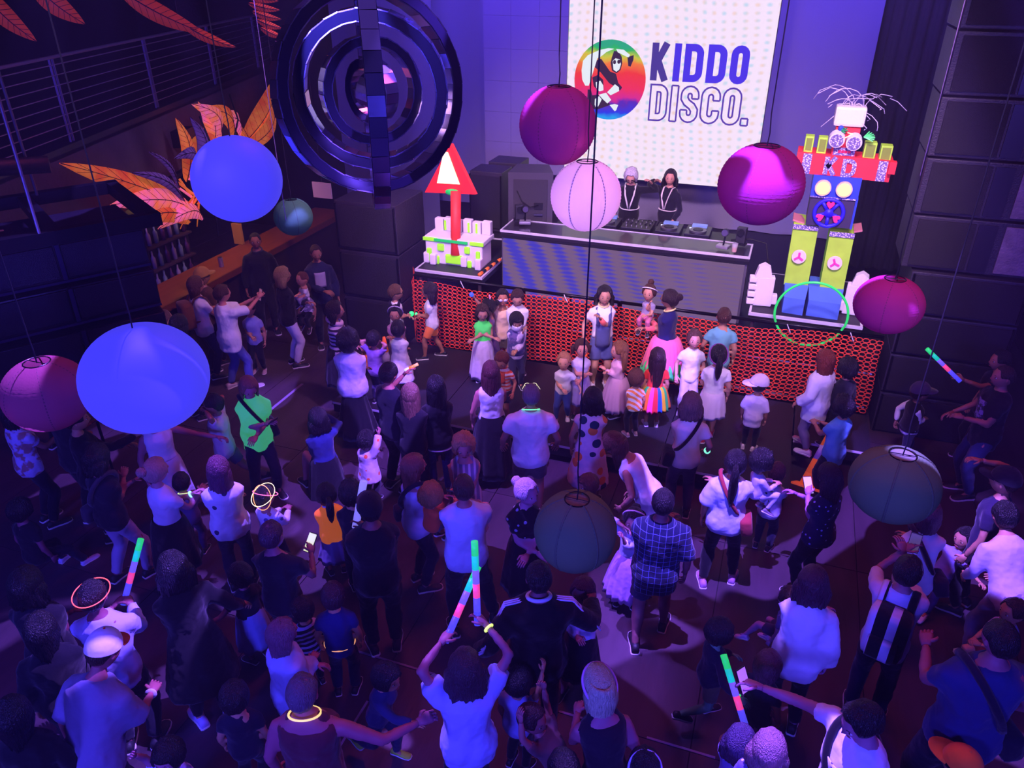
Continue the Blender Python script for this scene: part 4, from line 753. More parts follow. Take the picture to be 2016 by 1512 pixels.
# ---------------------------------------------------------------- floor tape
for i, (a, b) in enumerate((((-3.1, 3.86), (-2.03, 3.86)), ((-.98, 3.86), (-.5, 3.86)), ((-.3, 3.86), (.2, 3.86)), ((-2.42, 2.6), (-2.42, 3.45)), ((-5.78, 6.9), (-5.74, 7.7)))):
    d = Vector((b[0] - a[0], b[1] - a[1], 0)); o = G().box(((a[0] + b[0]) / 2, (a[1] + b[1]) / 2, .0145), (max(abs(d.x), .018), max(abs(d.y), .018), .004)).build('floor_tape', mat('floor_tape', '8a7aa0', rough=.6)); tag(o, ['thin tape strip on the floor below the black-capped man', 'thin tape strip on the floor beside the bending child', 'thin tape strip on the floor at the bottom centre', 'thin tape strip on the floor at the bottom left of centre', 'thin tape strip on the floor by the woman with white trousers'][i], 'tape')
# ---------------------------------------------------------------- traffic cones
def cone(label, p, q, r, cols, base=True, square=True):
    p, q = Vector(p), Vector(q); d = (q - p); L_ = d.length; R_ = d.to_track_quat('Z', 'Y').to_matrix().to_4x4(); t = thing('traffic_cone', label, 'cone', tuple(p)); n = len(cols)
    for i, c in enumerate(cols):
        r0, r1 = r * (1 - .82 * i / n), r * (1 - .82 * (i + 1) / n); V, Fc = tube([(0, 0, L_ * i / n), (0, 0, L_ * (i + 1) / n)], [r0, r1], 20); o = G().add([R_ @ Vector(v) for v in V], Fc).build('cone_band', mat('cone_' + c, c, rough=.5, emit=c, es=.22 if c.startswith('ff') else 0), t, smooth=True)
    if base: G().box((0, 0, .012), (r * 2.7, r * 2.7, .025), M=R_, bev=.01).build('cone_base', mat('cone_ff6a1e', 'ff6a1e'), t)
cone('large orange traffic cone leaning behind the boy in teal', (0.82, 7.45, .06), (0.90, 7.76, .62), .15, ['ff6a1e', 'ff6a1e', 'd8c8e8', 'ff6a1e'])
cone('orange-tipped pale traffic cone near the left subwoofers', (-4.52, 7.85, .25), (-4.52, 7.85, .85), .10, ['b0a0c0', 'b0a0c0', 'ff6a1e'])

t = thing('petal_costume', 'pale pink petal-shaped wings sticking up beside the biggest blue ball', 'costume', (-6.42, 5.01, 1.35))
for k, (dx, dz, w_) in enumerate(((-.16, .34, .12), (.0, .30, .08), (.14, .46, .12))): leaf((dx * .4, 0, 0), (dx, .03 * k, dz), w_, mat('petal_white', 'f0d8ec', rough=.7), 'petal', .06, t, (0, 0, 0), (.5, -.85, .2), .2)
G().bar((0, .04, -1.35), (0, .02, .02), .015, 8).build('stand', BLKM, t)
# ---------------------------------------------------------------- people
RAW = []       # (key, raw object) waiting for the voxel remesh
def smoothstep(a, b, x): t = max(0, min(1, (x - a) / (b - a))); return t * t * (3 - 2 * t)
def ik(a, t, l1, l2, pole):
    d = t - a; L = d.length
    if L < 1e-6: d = Vector((0, 0, -1)); L = 1e-6
    if L > (l1 + l2) * .998: t = a + d * ((l1 + l2) * .998 / L); d = t - a; L = d.length
    if L < abs(l1 - l2) * 1.02 + 1e-4: t = a + d / L * (abs(l1 - l2) * 1.02 + 1e-3); d = t - a; L = d.length
    u = d / L; x = (l1 * l1 - l2 * l2 + L * L) / (2 * L); hgt = math.sqrt(max(0, l1 * l1 - x * x))
    p = pole - u * pole.dot(u); p = p.normalized() if p.length > 1e-5 else u.orthogonal().normalized()
    return a + u * x + p * hgt, t
ARM = dict(hang=(.16, .10, -.95), relaxed=(.22, .28, -.82), chest=(-.42, .52, -.28), belly=(-.38, .50, -.55), fold=(-.72, .48, -.40),
           phone=(-.40, .62, -.10), phoneup=(-.30, .78, .25), up=(.15, .30, .90), upfwd=(.0, .70, .62), fwd=(-.10, .96, -.05), fwddown=(.0, .66, -.62),
           ear=(-.10, .20, .40), face=(-.42, .42, .16), hip=(.42, -.02, -.50), side=(.88, .12, -.25), sidedown=(.62, .15, -.68), sideup=(.70, .25, .55),
           carry=(-.55, .55, -.38), hold=(-.20, .72, -.38), back=(.1, -.3, -.85), head=(-.2, .1, .62), mouth=(-.5, .45, .22))
def handgeo(g, wrist, fdir, side, hl, curl, palm):
    """palm + five fingers. fdir hand direction, palm = palm normal, side +1 right / -1 left"""
    f = fdir.normalized(); pn = (palm - f * palm.dot(f)); pn = pn.normalized() if pn.length > 1e-4 else f.orthogonal().normalized()
    w = f.cross(pn) * side            # towards the thumb side
    pl = hl * .52
    V, Fc = tube([wrist - f * hl * .08, wrist + f * pl * .35, wrist + f * pl * .8, wrist + f * pl], [(hl * .15, hl * .11), (hl * .22, hl * .10), (hl * .25, hl * .085), (hl * .22, hl * .06)], 8, up=pn)
    g.add(V, Fc)
    for i, (off, ln) in enumerate(((.17, .43), (.06, .49), (-.055, .45), (-.165, .35))):
        b = wrist + f * pl * .93 + w * hl * off; P = [b]; d = f.copy(); ang = 0; R_ = [hl * .055]
        for s_ in range(3):
            ang += curl * (.5, .75, .55)[s_]
            d = (f * math.cos(ang) + pn * math.sin(ang) + w * off * .35 * (1 - curl * .5)).normalized()
            P.append(P[-1] + d * hl * ln * (.42, .33, .25)[s_]); R_.append(hl * (.05, .045, .032)[s_])
        g.add(*tube(P, R_, 5))
    b = wrist + f * pl * .28 + w * hl * .17
    d1 = (f * .62 + w * .75 + pn * .25).normalized(); d2 = (f * .9 + w * (.35 - .4 * curl) + pn * (.3 + .4 * curl)).normalized()
    g.add(*tube([b - d1 * hl * .05, b + d1 * hl * .2, b + d1 * hl * .2 + d2 * hl * .15, b + d1 * hl * .2 + d2 * hl * .27], [hl * .075, hl * .065, hl * .055, hl * .035], 5))
def headgeo(g, M, hh, kid, fem):
    """head with brow, nose, mouth, chin, ears and eyes; origin = middle of the head, +y = face"""
    nu, nv = 28, 20; V, Fc = sphere(nu, nv); hw, hd, hz = hh * (.36 if kid else .345), hh * .435, hh * .5
    W = []
    for x, y, z in V:
        X, Y, Z = x * hw, y * hd, z * hz
        low = smoothstep(.05, -1, z)
        X *= 1 - (.30 if not kid else .22) * low; 
        if y < 0: Y *= 1 - .32 * low
        else: Y *= 1 + .02 * low
        if z > .2: Y -= .0
        if y > .3:
            fx, fz = X / hh, Z / hh; fr = smoothstep(.3, .8, y)
            Y += hh * fr * (.085 * math.exp(-(fx / .045) ** 2 - ((fz + .10) / .075) ** 2) * (1 if not kid else .7) + .03 * math.exp(-(fx / .03) ** 2 - ((fz - .0) / .09) ** 2)
                            - .035 * math.exp(-((abs(fx) - .135) / .07) ** 2 - ((fz - .0) / .05) ** 2)
                            + .022 * math.exp(-(fx / .2) ** 2 - ((fz - .09) / .05) ** 2)
                            + .022 * math.exp(-(fx / .09) ** 2 - ((fz + .27) / .05) ** 2)
                            + .035 * math.exp(-(fx / .1) ** 2 - ((fz + .43) / .06) ** 2))
        W.append((X, Y, Z))
    g.add([M @ Vector(v) for v in W], Fc, 0)
    for s_ in (-1, 1):
        g.ball((0, 0, 0), 1, 8, 6, 0, M @ Matrix.Translation((s_ * hw * .97, -hd * .05, -hh * .03)) @ Matrix.Rotation(s_ * -.35, 4, 'Z') @ Matrix.Diagonal((hh * .022, hh * .06, hh * .105, 1)))
        ex, ez = s_ * hh * .135, 0.0; ey = hd * .855
        g.ball((0, 0, 0), 1, 10, 6, 1, M @ Matrix.Translation((ex, ey - hh * .012, ez)) @ Matrix.Diagonal((hh * .058, hh * .033, hh * .026, 1)))
        g.ball((0, 0, 0), 1, 8, 6, 2, M @ Matrix.Translation((ex, ey + hh * .012, ez)) @ Matrix.Diagonal((hh * .028, hh * .02, hh * .028, 1)))
        b = [M @ Vector((s_ * hh * (.06 + .055 * k), hd * (.96 - .035 * k * k), hh * (.085 + .018 * (k > 0) - .012 * (k > 1)))) for k in range(3)]
        g.path(b, hh * (.015 if not fem else .011), 5, 3)
    g.add(*tube([M @ Vector((hh * .095 * k, hd * (.955 - .05 * abs(k)), -hh * .265)) for k in (-1, -.5, 0, .5, 1)], [(hh * .006, hh * .006), (hh * .02, hh * .016), (hh * .024, hh * .022), (hh * .02, hh * .016), (hh * .006, hh * .006)], 6), 4)
def haircap(hh, kid, off, front=38, side=-8, back=-38, lump=0, seed=0, part=0):
    """cap of hair on the scalp in head space"""
    nu, nv = 40, 12; hw, hd, hz = hh * (.36 if kid else .345) + off, hh * .435 + off, hh * .5 + off
    V = []; rnd = Vector((seed * 3.1, seed * 1.7, 0))
    def emin(p):     # p: 0 = +x, 90 = face
        c = math.sin(p)
        if c > .55: return math.radians(side + (front - side) * smoothstep(.55, .85, c))
        return math.radians(back + (side - back) * smoothstep(-.75, -.05, c))
    for j in range(nv + 2):
        for i in range(nu):
            p = 2 * PI * i / nu; e0 = emin(p); t = min(j, nv) / nv; e = PI / 2 + (e0 - PI / 2) * t
            x, y, z = math.cos(e) * math.cos(p), math.cos(e) * math.sin(p), math.sin(e)
            k = 1 if j <= nv else .88
            if j == nv: k = .985
            lo = smoothstep(.0, -1, z); X = x * hw * (1 - .12 * lo); Y = y * hd * (1 - (.25 * lo if y < 0 else 0)); Z = z * hz
            nz = noise.noise(Vector((x * 2.6, y * 2.6, z * 2.2)) + rnd)
            st = noise.noise(Vector((math.cos(p) * 9, math.sin(p) * 9, e * 1.0)) + rnd)
            if lump: nz = noise.noise(Vector((x, y, z)) * 5.5 + rnd) + .6 * noise.noise(Vector((x, y, z)) * 11 + rnd)
            d = 1 + k * (lump if lump else .05) * nz + .035 * st
            pt = (0 if not part else -.02 * math.exp(-((x - part * .35) / .12) ** 2) * (y > -.2) * (z > 0))
            V.append((X * k * (d + pt), Y * k * (d + pt), Z * k * (d + pt)))
    top = len(V); Fc = []
    for j in range(nv + 1):
        a, b = j * nu, (j + 1) * nu
        for i in range(nu): Fc.append([a + i, b + i, b + (i + 1) % nu, a + (i + 1) % nu])
    return V, Fc
def curtain(g, M, hh, kid, L, wide=1.0, wav=.0, seed=0, taper=.75, backoff=0.0, sides=.35):
    """hair hanging from the head: horseshoe cross-section open at the face"""
    hw, hd = hh * (.36 if kid else .345) + hh * .05, hh * .435 + hh * .04
    nr, n = max(7, int(L / .05) + 4), 36; V = []; rnd = Vector((seed * 2.3, seed, 0))
    for j in range(nr):
        t = j / (nr - 1); z = hh * .30 - t * (L + hh * .28)
        dz = (hh * .30 - z); gk = .74 + .26 * smoothstep(0, hh * .45, dz); w = hw * (1 + (wide - 1) * smoothstep(0, hh * .5, dz)) * gk * (1 + .06 * math.sin(min(1, t * 2) * PI / 2) - (1 - taper) * 1.3 * t * t); d = hd * gk * (1.0 - .35 * t)
        yo = -hh * .10 * t - backoff * t
        for lay in (0, 1):
            for i in range(n):
                q = PI * (1 - i / (n - 1)); ext = sides * (1 - .7 * t)
                a = PI + ext - (PI + 2 * ext) * i / (n - 1) + PI
                # angle runs from one side over the back to the other side
                ang = PI + (-ext) + (PI + 2 * ext) * i / (n - 1)
                k = 1.0 if lay == 0 else .80 - .1 * t
                st = noise.noise(Vector((i * .9, t * 1.6 + wav * 3, lay * .3)) + rnd) * (.05 + .13 * t)
                wv = math.sin(t * L * 38 + i * .8 + seed) * wav
                x = math.cos(ang) * w * (k + st + wv); y = math.sin(ang) * d * (k + st + wv) + yo
                V.append(M @ Vector((x, y, z - noise.noise(Vector((i * .55, seed, 0))) * .22 * L * t ** 3 - noise.noise(Vector((i * 1.9, seed, 3))) * .07 * L * t ** 3)))
    Fc = []
    for j in range(nr - 1):
        o0, i0, o1, i1 = j * 2 * n, j * 2 * n + n, (j + 1) * 2 * n, (j + 1) * 2 * n + n
        for i in range(n - 1):
            Fc.append([o0 + i, o1 + i, o1 + i + 1, o0 + i + 1]); Fc.append([i0 + i + 1, i1 + i + 1, i1 + i, i0 + i])
        Fc.append([o0, i0, i1, o1]); Fc.append([o0 + n - 1, o1 + n - 1, i1 + n - 1, i0 + n - 1])
    e = (nr - 1) * 2 * n
    for i in range(n - 1): Fc.append([e + i, e + n + i, e + n + i + 1, e + i + 1]); Fc.append([i, i + 1, n + i + 1, n + i])
    g.add(V, Fc)
def shoegeo(ank, yaw, fl, pitch=0):
    g = G(); M = Matrix.Translation(ank) @ Matrix.Rotation(yaw, 4, 'Z') @ Matrix.Rotation(pitch, 4, 'X')
    S = []
    for y, w, zt in ((-.27, .10, .20), (-.24, .135, .34), (-.10, .145, .38), (.05, .145, .34), (.25, .165, .22), (.5, .185, .17), (.66, .165, .14), (.735, .10, .09)):
        S.append((y, w, zt))
    n = 12; V = []; base = -fl * .27
    for y, w, zt in S:
        for k in range(n):
            q = 2 * PI * k / n; x = math.cos(q) * w * fl; zz = math.sin(q)
            z = base + (.03 + zt * .5) * fl + (zz * zt * .5 * fl if zz > 0 else zz * (.03 + zt * .5) * fl * .98)
            V.append(M @ Vector((x, y * fl, z)))
    Fc = []
    for i in range(len(S) - 1):
        a, b = i * n, (i + 1) * n
        for k in range(n): Fc.append([a + k, b + k, b + (k + 1) % n, a + (k + 1) % n])
    Fc.append(list(range(n))); Fc.append([(len(S) - 1) * n + k for k in range(n)][::-1])
    g.add(V, Fc, 0)
    V = []; O = [(-.285, .10), (-.24, .15), (-.08, .155), (.08, .15), (.27, .18), (.5, .2), (.68, .17), (.755, .09)]
    pts = [(w * fl, y * fl) for y, w in O] + [(-w * fl, y * fl) for y, w in O[::-1]]
    g.prism(pts, fl * .11, M @ Matrix.Translation((0, 0, base + fl * .055)), 1)
    return g
def raw(key, V, Fc, voxel, it=4):
    me = bpy.data.meshes.new('raw'); me.from_pydata([tuple(v) for v in V], [], Fc)
    o = bpy.data.objects.new('raw', me); TMP.objects.link(o)
    r = o.modifiers.new('r', 'REMESH'); r.mode = 'VOXEL'; r.voxel_size = voxel
    s_ = o.modifiers.new('s', 'SMOOTH'); s_.factor = .5; s_.iterations = it
    RAW.append((key, o))
PEOPLE = []
def person(label, x, y, z, rz, h, sex='f', lean=0, side=0, drop=0, hy=0, hp=0, hr=0, la='hang', ra='hang', feet=None, top=None, bottom=None, shoes='202024', sole=None,
           hair=('short', '2a1a12'), skin='c08a6c', w=1.0, ex=(), curl=.7, group=None, cat='person', hold=()):
    PEOPLE.append(dict(locals())); return PEOPLE[-1]
def prep(p, idx):
    """joints, then raw closed volumes for body and clothes"""
    h, sex = p['h'], p['sex']; kid = sex == 'k'; fem = sex == 'f'; w = p['w']
    hh = (.165 + .035 * h) * 1.08
    hipz = h * (.50 if not kid else .465); sho = h - hh - h * (.030 if not kid else .024)
    span = sho - hipz
    T = Matrix.Translation((0, 0, hipz - p['drop'] * h)) @ Matrix.Rotation(math.radians(p['side']), 4, 'Y') @ Matrix.Rotation(math.radians(-p['lean']), 4, 'X')
    J = dict(T=T, hh=hh, span=span, kid=kid, fem=fem)
    sw = h * (.098 if sex == 'm' else .087 if fem else .090) * (1 + (w - 1) * .5)
    hw = h * .044 * w
    al1, al2 = h * (.172 if not kid else .16), h * (.148 if not kid else .138)
    for s_, k in ((1, 'r'), (-1, 'l')):
        S = T @ Vector((s_ * sw, 0, span - h * .040)); J['S' + k] = S
        a = p[k + 'a']; a = ARM[a] if isinstance(a, str) else a
        tgt = S + T.to_3x3() @ Vector((s_ * a[0], a[1], a[2])) * (al1 + al2)
        pole = T.to_3x3() @ Vector((s_ * .55, -.6, -.75 if a[2] < .5 else -.1))
        E, Wr = ik(S, tgt, al1, al2, pole); J['E' + k] = E; J['W' + k] = Wr
        hp = T @ Vector((s_ * hw, 0, -h * .01)); J['H' + k] = hp
        ft = (p['feet'] or ((-.06, 0, 0), (.06, 0, 0)))[1 if k == 'r' else 0]
        ank = Vector((ft[0] * h, ft[1] * h, ft[2] * h + h * .043))
        kp = Vector((s_ * .12, 1, 0))
        l1, l2 = hipz * .49, hipz * .49 - h * .02
        K, A = ik(hp, ank, l1, l2, kp); J['K' + k] = K; J['A' + k] = A
    nb = T @ Vector((0, -h * .004, span + h * .004)); J['N'] = nb
    hq = T @ Vector((0, h * .006, span + (h - hh - sho) + hh * .5))
    HM = Matrix.Translation(hq) @ Matrix.Rotation(math.radians(p['hy']), 4, 'Z')
    # the head keeps looking level unless hp tilts it (hp > 0 looks down)
    HMf = Matrix.Translation(hq - Vector((0, 0, hh * .25))) @ Matrix.Rotation(math.radians(p['hy']), 4, 'Z') @ Matrix.Rotation(math.radians(-p['hp']), 4, 'X') @ Matrix.Rotation(math.radians(p['hr']), 4, 'Y') @ Matrix.Translation((0, 0, hh * .25))
    J['HM'] = HMf; J['HY'] = HM
    f = 1.0 if not kid else 1.06
    def torso(off=0, lo=-.045, hi=None, flare=0, hemw=1):
        wa = .078 if sex == 'm' else .070 if fem else .078; hp_ = .090 if sex == 'm' else .095 if fem else .086
        ch = .090 if sex == 'm' else .082
        R_ = [(-.045, hp_ * .86, .062, 0), (0, hp_, .068, -.006), (.05, hp_ * .97, .064, -.004), (.11, wa, .055, 0), (.17, (wa + ch) / 2, .061, .003), (.225, ch, .069, .006), (span / h - .045, ch * 1.08, .060, .0), (span / h - .018, ch * .92, .048, -.004), (span / h + .002, ch * .62, .040, -.006), (span / h + .018, .038, .034, -.006)]
        out = []
        for zf, a, b, yo in R_:
            if zf < lo - 1e-6: continue
            if hi is not None and zf > hi: continue
            k = 1 + flare * max(0, (.2 - zf) / .25)
            fl = off * (1.0 if zf < span / h - .02 else .65)
            out.append((T, zf * h, a * h * w * f * k + fl, b * h * (w * .7 + .3 * w * w) * f * k + fl, yo * h))
        if lo < -.0451:
            z0 = out[0]; n = 2
            pre = [(T, (lo + (-.045 - lo) * q / n) * h, (z0[2]) * (1 + flare * .25 * (1 - q / n)), z0[3] * (1 + flare * .25 * (1 - q / n)), z0[4]) for q in range(n)]
            out = pre + out
        return rings(out, 20)
    def limb(P, R_, n=10): return tube(P, R_, n)
    def put(lst, VF):
        V, Fc = VF; b = len(lst[0]); lst[0].extend(V); lst[1].extend([[i + b for i in q] for q in Fc])
    def arm(k, off, upto):    # upto 0..2 : 1 = elbow, 2 = wrist
        S, E, W_ = J['S' + k], J['E' + k], J['W' + k]; Tin = T @ Vector(((1 if k == 'r' else -1) * sw * .5, 0, span - h * .045))
        r0, r1, r2 = h * .029 * (w * .6 + .4) * f, h * .0225 * (w * .5 + .5) * f, h * .0165 * f
        P = [Tin, S.lerp(E, .10), S.lerp(E, .5), E, E.lerp(W_, .35), W_]; R_ = [r0 * .95, r0 * 1.02, r0 * .92, r1, r1 * .98, r2]
        ts = [-1, .1, .5, 1, 1.35, 2]
        PP, RR = [], []
        for i in range(6):
            if ts[i] <= upto + 1e-6: PP.append(P[i]); RR.append(R_[i] + (off if i > 0 else off * .6))
            else:
                q = (upto - ts[i - 1]) / (ts[i] - ts[i - 1])
                if q > .05: PP.append(P[i - 1].lerp(P[i], q)); RR.append((R_[i - 1] + (R_[i] - R_[i - 1]) * q + off * 1.1))
                break
        return limb(PP, RR)
    def leg(k, off, upto, flare=0):
        Hh, K, A = J['H' + k], J['K' + k], J['A' + k]
        r0, r1, r2, r3 = h * .0475 * w * f, h * .034 * (w * .5 + .5) * f, h * .033 * (w * .5 + .5) * f, h * .021 * f
        up = Hh + (T.to_3x3() @ Vector((0, 0, 1))) * h * .02
        back = Vector((0, -h * .008, 0))
        P = [up, Hh.lerp(K, .12), Hh.lerp(K, .5), K, K.lerp(A, .3) + back, K.lerp(A, .65) + back * .5, A]; R_ = [r0 * .85, r0, r0 * .85, r1, r2 * 1.04, r2 * .8, r3]
        ts = [-.1, .12, .5, 1, 1.3, 1.65, 2]; PP, RR = [], []
        for i in range(7):
            o_ = off * (1 + flare * max(0, ts[i] - .8))
            if ts[i] <= upto + 1e-6: PP.append(P[i]); RR.append(R_[i] + o_)
            else:
                q = (upto - ts[i - 1]) / (ts[i] - ts[i - 1])
                if q > .05: PP.append(P[i - 1].lerp(P[i], q)); RR.append(R_[i - 1] + (R_[i] - R_[i - 1]) * q + o_ * 1.15)
                break
        return limb(PP, RR, 12)
    vx = .0135 * max(h, .9)
    B = ([], []); put(B, torso())
    for k in 'rl': put(B, arm(k, 0, 2)); put(B, leg(k, 0, 2))
    hc = HMf @ Vector((0, -hh * .06, -hh * .22)); put(B, limb([T @ Vector((0, -h * .004, span - h * .03)), nb, hc], [h * .042 * f, h * .03 * f, h * .029 * f]))
    for k in 'rl':           # foot core so the ankle is closed inside the shoe
        A = J['A' + k]; put(B, limb([A, A + Vector((0, h * .05, -h * .018))], [h * .02, h * .016]))
    raw((idx, 'body'), B[0], B[1], vx * 1.15, 3)
    J['fn'] = (torso, arm, leg)
    tp = p['top']
    if tp:
        st = tp[0]; kw = tp[3] if len(tp) > 3 else {}
        off = h * (kw.get('fit', .010)); C_ = ([], []); hem = kw.get('hem', .03 if (p['bottom'] and p['bottom'][0] in ('skirt', 'long_skirt', 'tutu', 'mini', 'tulle') and kw.get('fit', 0) < .018) else -.055)
        put(C_, torso(off, hem, hi=(span / h + .02) if st != 'tank' else span / h - .0, flare=kw.get('flare', .06)))
        up = {'tee': .62, 'half': .95, 'long': 1.92, 'cap': .3, 'three': 1.5}.get(st)
        if st == 'tank':
            for s_ in (-1, 1): put(C_, limb([T @ Vector((s_ * sw * .5, 0, span - h * .03)), T @ Vector((s_ * sw * .45, 0, span + h * .018))], [h * .03, h * .022]))
        if up:
            for k in 'rl': put(C_, arm(k, off * kw.get('sl', .95), up))
        if 'skirt' in kw:
            ln, fw = kw['skirt']; R_ = []
            for j in range(6):
                t = j / 5; zz = .12 - t * (ln + .12); ww = .078 + (fw - .078) * t ** .9
                R_.append((T if t < .3 else Matrix.Translation((0, 0, T.translation.z)), zz * h, ww * h * f + off, ww * .8 * h * f + off, 0))
            put(C_, rings(R_[::-1], 24, 2))
        raw((idx, 'top'), C_[0], C_[1], vx * (1.05 if st != 'tank' else .9), 7)
    bt = p['bottom']
    if bt and bt[0] in ('pants', 'shorts', 'leggings', 'wide'):
        off = h * {'pants': .009, 'shorts': .014, 'leggings': .008, 'wide': .016}[bt[0]]; C_ = ([], [])
        put(C_, torso(off * .8, -.045, hi=.09))
        for k in 'rl': put(C_, leg(k, off, {'pants': 1.93, 'wide': 1.95, 'leggings': 1.9, 'shorts': .72}[bt[0]], 1.2 if bt[0] == 'wide' else 0))
        raw((idx, 'bottom'), C_[0], C_[1], vx * 1.1, 4)
    return J
def finish(p, J, R_, idx):
    h, hh, kid, fem, T = p['h'], J['hh'], J['kid'], J['fem'], J['T']; sd = idx * 1.37
    root = thing('person', p['label'], p['cat'], (p['x'], p['y'], p['z']), p['rz'], p['group'])
    sk = skinmat(p['skin']); hs, hc = p['hair'][0], p['hair'][1]; hm = hairmat(hc)
    V, Fc = R_['body']; g = G(); g.V = [tuple(v) for v in V]; g.F = Fc; g.M = [0] * len(Fc)
    headgeo(g, J['HM'], hh, kid, fem)
    for k, s_ in (('r', 1), ('l', -1)):
        W_, E = J['W' + k], J['E' + k]; f = (W_ - E).normalized()
        palm = T.to_3x3() @ Vector((-s_, .15, -.1)); 
        if abs(f.z) < .75: palm = Vector((-s_ * .5, 0, -1)) if W_.z < J['S' + k].z else Vector((-s_ * .6, .6, -.2))
        handgeo(g, W_, f, s_, h * .098, p['curl'], palm)
    me = mesh_from('body', g.V, g.F, [sk, EYE, IRIS, hm, mat('lips', '9a4a48', rough=.4)], g.M); ob('body', me, root)
    def wr(V, amp, sc=11):
        out = []
        for v in V:
            n = noise.noise(Vector((v[0] * sc + sd, v[1] * sc, v[2] * sc * .45))) * amp + noise.noise(Vector((v[0] * sc * 2.3, v[1] * sc * 2.3 + sd, v[2] * sc * 1.6))) * amp * .5
            r = math.hypot(v[0], v[1]) + 1e-6; out.append((v[0] * (1 + n / max(r, .05)), v[1] * (1 + n / max(r, .05)), v[2]))
        return out
    def garment(key, name, spec):
        V, Fc = R_[key]; pat = spec[2] if len(spec) > 2 else None; kw = spec[3] if len(spec) > 3 else {}
        m = cloth(spec[1], pat, kw.get('glow', 0)); ob(name, mesh_from(name, wr(V, h * .0105), Fc, [m]), root)
    if p['top']:
        kw = p['top'][3] if len(p['top']) > 3 else {}
        garment('top', kw.get('name', 'dress' if 'skirt' in kw else {'tee': 'tshirt', 'half': 'tshirt', 'tank': 'tank_top', 'long': 'shirt', 'three': 'blouse', 'cap': 'blouse'}[p['top'][0]]), p['top'])
    bt = p['bottom']
    if bt:
        if bt[0] in ('pants', 'shorts', 'leggings', 'wide'): garment('bottom', {'pants': 'trousers', 'wide': 'trousers', 'leggings': 'leggings', 'shorts': 'shorts'}[bt[0]], bt)
        else:
            ln, fw, folds, amp = {'skirt': (.26, .15, 9, .05), 'long_skirt': (.42, .17, 9, .06), 'tutu': (.20, .19, 22, .07), 'mini': (.17, .14, 12, .04), 'tulle': (.33, .21, 18, .06)}[bt[0]]
            kw = bt[3] if len(bt) > 3 else {}; n, nr = 72, 9; V = []
            for j in range(nr + 2):
                t = min(j, nr) / nr; zz = .085 - t * (ln + .085); M = T if t < .35 else Matrix.Translation((T.translation.x, T.translation.y, T.translation.z))
                loose = p['top'] and len(p['top']) > 3 and p['top'][3].get('fit', 0) >= .018; w0 = .066 if loose else .090; ww = w0 + (fw - w0) * t ** (1.0 if loose else .6 if bt[0] != 'tutu' else .5)
                for i in range(n):
                    q = 2 * PI * i / n; rr = 1 + amp * t * (math.sin(q * folds + sd) + .5 * math.sin(q * folds * 1.7 + sd * 2)); rr *= .9 if j > nr else 1
                    V.append(M @ Vector((math.cos(q) * ww * h * rr * p['w'], math.sin(q) * ww * .95 * h * rr * p['w'], zz * h + (0 if j <= nr else .012 * h) + .008 * h * t * math.sin(q * 5 + sd))))
            Fc = []
            for j in range(nr + 1):
                a, b = j * n, (j + 1) * n
                for i in range(n): Fc.append([a + i, b + i, b + (i + 1) % n, a + (i + 1) % n])
            pat = bt[2] if len(bt) > 2 else None
            ob('skirt', mesh_from('skirt', V, Fc, [RAINBOW if pat == 'rainbow' else cloth(bt[1], pat, kw.get('glow', 0))]), root)
            if 'under' in kw:      # second tulle layer
                V2 = [(v[0] * 1.06, v[1] * 1.06, v[2] - .05 * h * 1) for v in V]
                ob('skirt_hem', mesh_from('skirt_hem', V2[n * 5:], [f for f in ([[q - 0 for q in f] for f in Fc if max(f) < len(V) - n * 5])], [cloth(kw['under'], None, kw.get('uglow', 0))]), root)
    for k, s_ in (('r', 1), ('l', -1)):
        if p['shoes']:
            d = J['A' + k] - J['K' + k]; A = J['A' + k]; lift = A.z - h * .043; ty = -s_ * math.radians(9)
            pitch = -min(1.0, lift / h * 2.2) if lift > .02 else 0
            shoegeo(A + Vector((0, 0, 0)), ty, h * .155 * 1.0, pitch).build('shoe', [mat('shoe_' + p['shoes'], p['shoes'], rough=.6, bump=.15), mat('sole_' + (p['sole'] or 'd8d8dc'), p['sole'] or 'd8d8dc', rough=.7)], root, smooth=True)
    HM, HY = J['HM'], J['HY']
    if hs != 'bald':
        g = G(); ln = p['hair'][2] if len(p['hair']) > 2 else .3
        if hs == 'short': V, Fc = haircap(hh, kid, hh * .045, 40, 2, -32, seed=sd)
        elif hs == 'crop': V, Fc = haircap(hh, kid, hh * .018, 44, 8, -28, seed=sd)
        elif hs == 'balding': V, Fc = haircap(hh, kid, hh * .012, 62, 10, -30, seed=sd)
        elif hs in ('curly', 'afro'): V, Fc = haircap(hh, kid, hh * (.11 if hs == 'curly' else .2), 40, -25, -48, lump=.13, seed=sd)
        elif hs == 'mop': V, Fc = haircap(hh, kid, hh * .075, 24, -20, -45, lump=.06, seed=sd)
        else: V, Fc = haircap(hh, kid, hh * (.085 if hs in ('bob', 'longcurly') else .06), 40, -6, -40, seed=sd, part=.6)
        g.add([HM @ Vector(v) for v in V], Fc)
        if hs == 'long': curtain(g, HY, hh, kid, ln, 1.10, .012, sd, sides=.5, taper=.55)
        if hs == 'longcurly': curtain(g, HY, hh, kid, ln, 1.36, .07, sd, taper=.95)
        if hs == 'bob': curtain(g, HM, hh, kid, hh * .62, 1.25, .01, sd, taper=.98, sides=.8)
        if hs in ('bun', 'topbun'):
            c = Vector((0, -hh * .50, hh * .22)) if hs == 'bun' else Vector((0, -hh * .18, hh * .60)); VV, FF = sphere(14, 10)
            g.add([HM @ (c + Vector(v) * hh * .19 * (1 + .12 * noise.noise(Vector(v) * 3 + Vector((sd, 0, 0))))) for v in VV], FF)
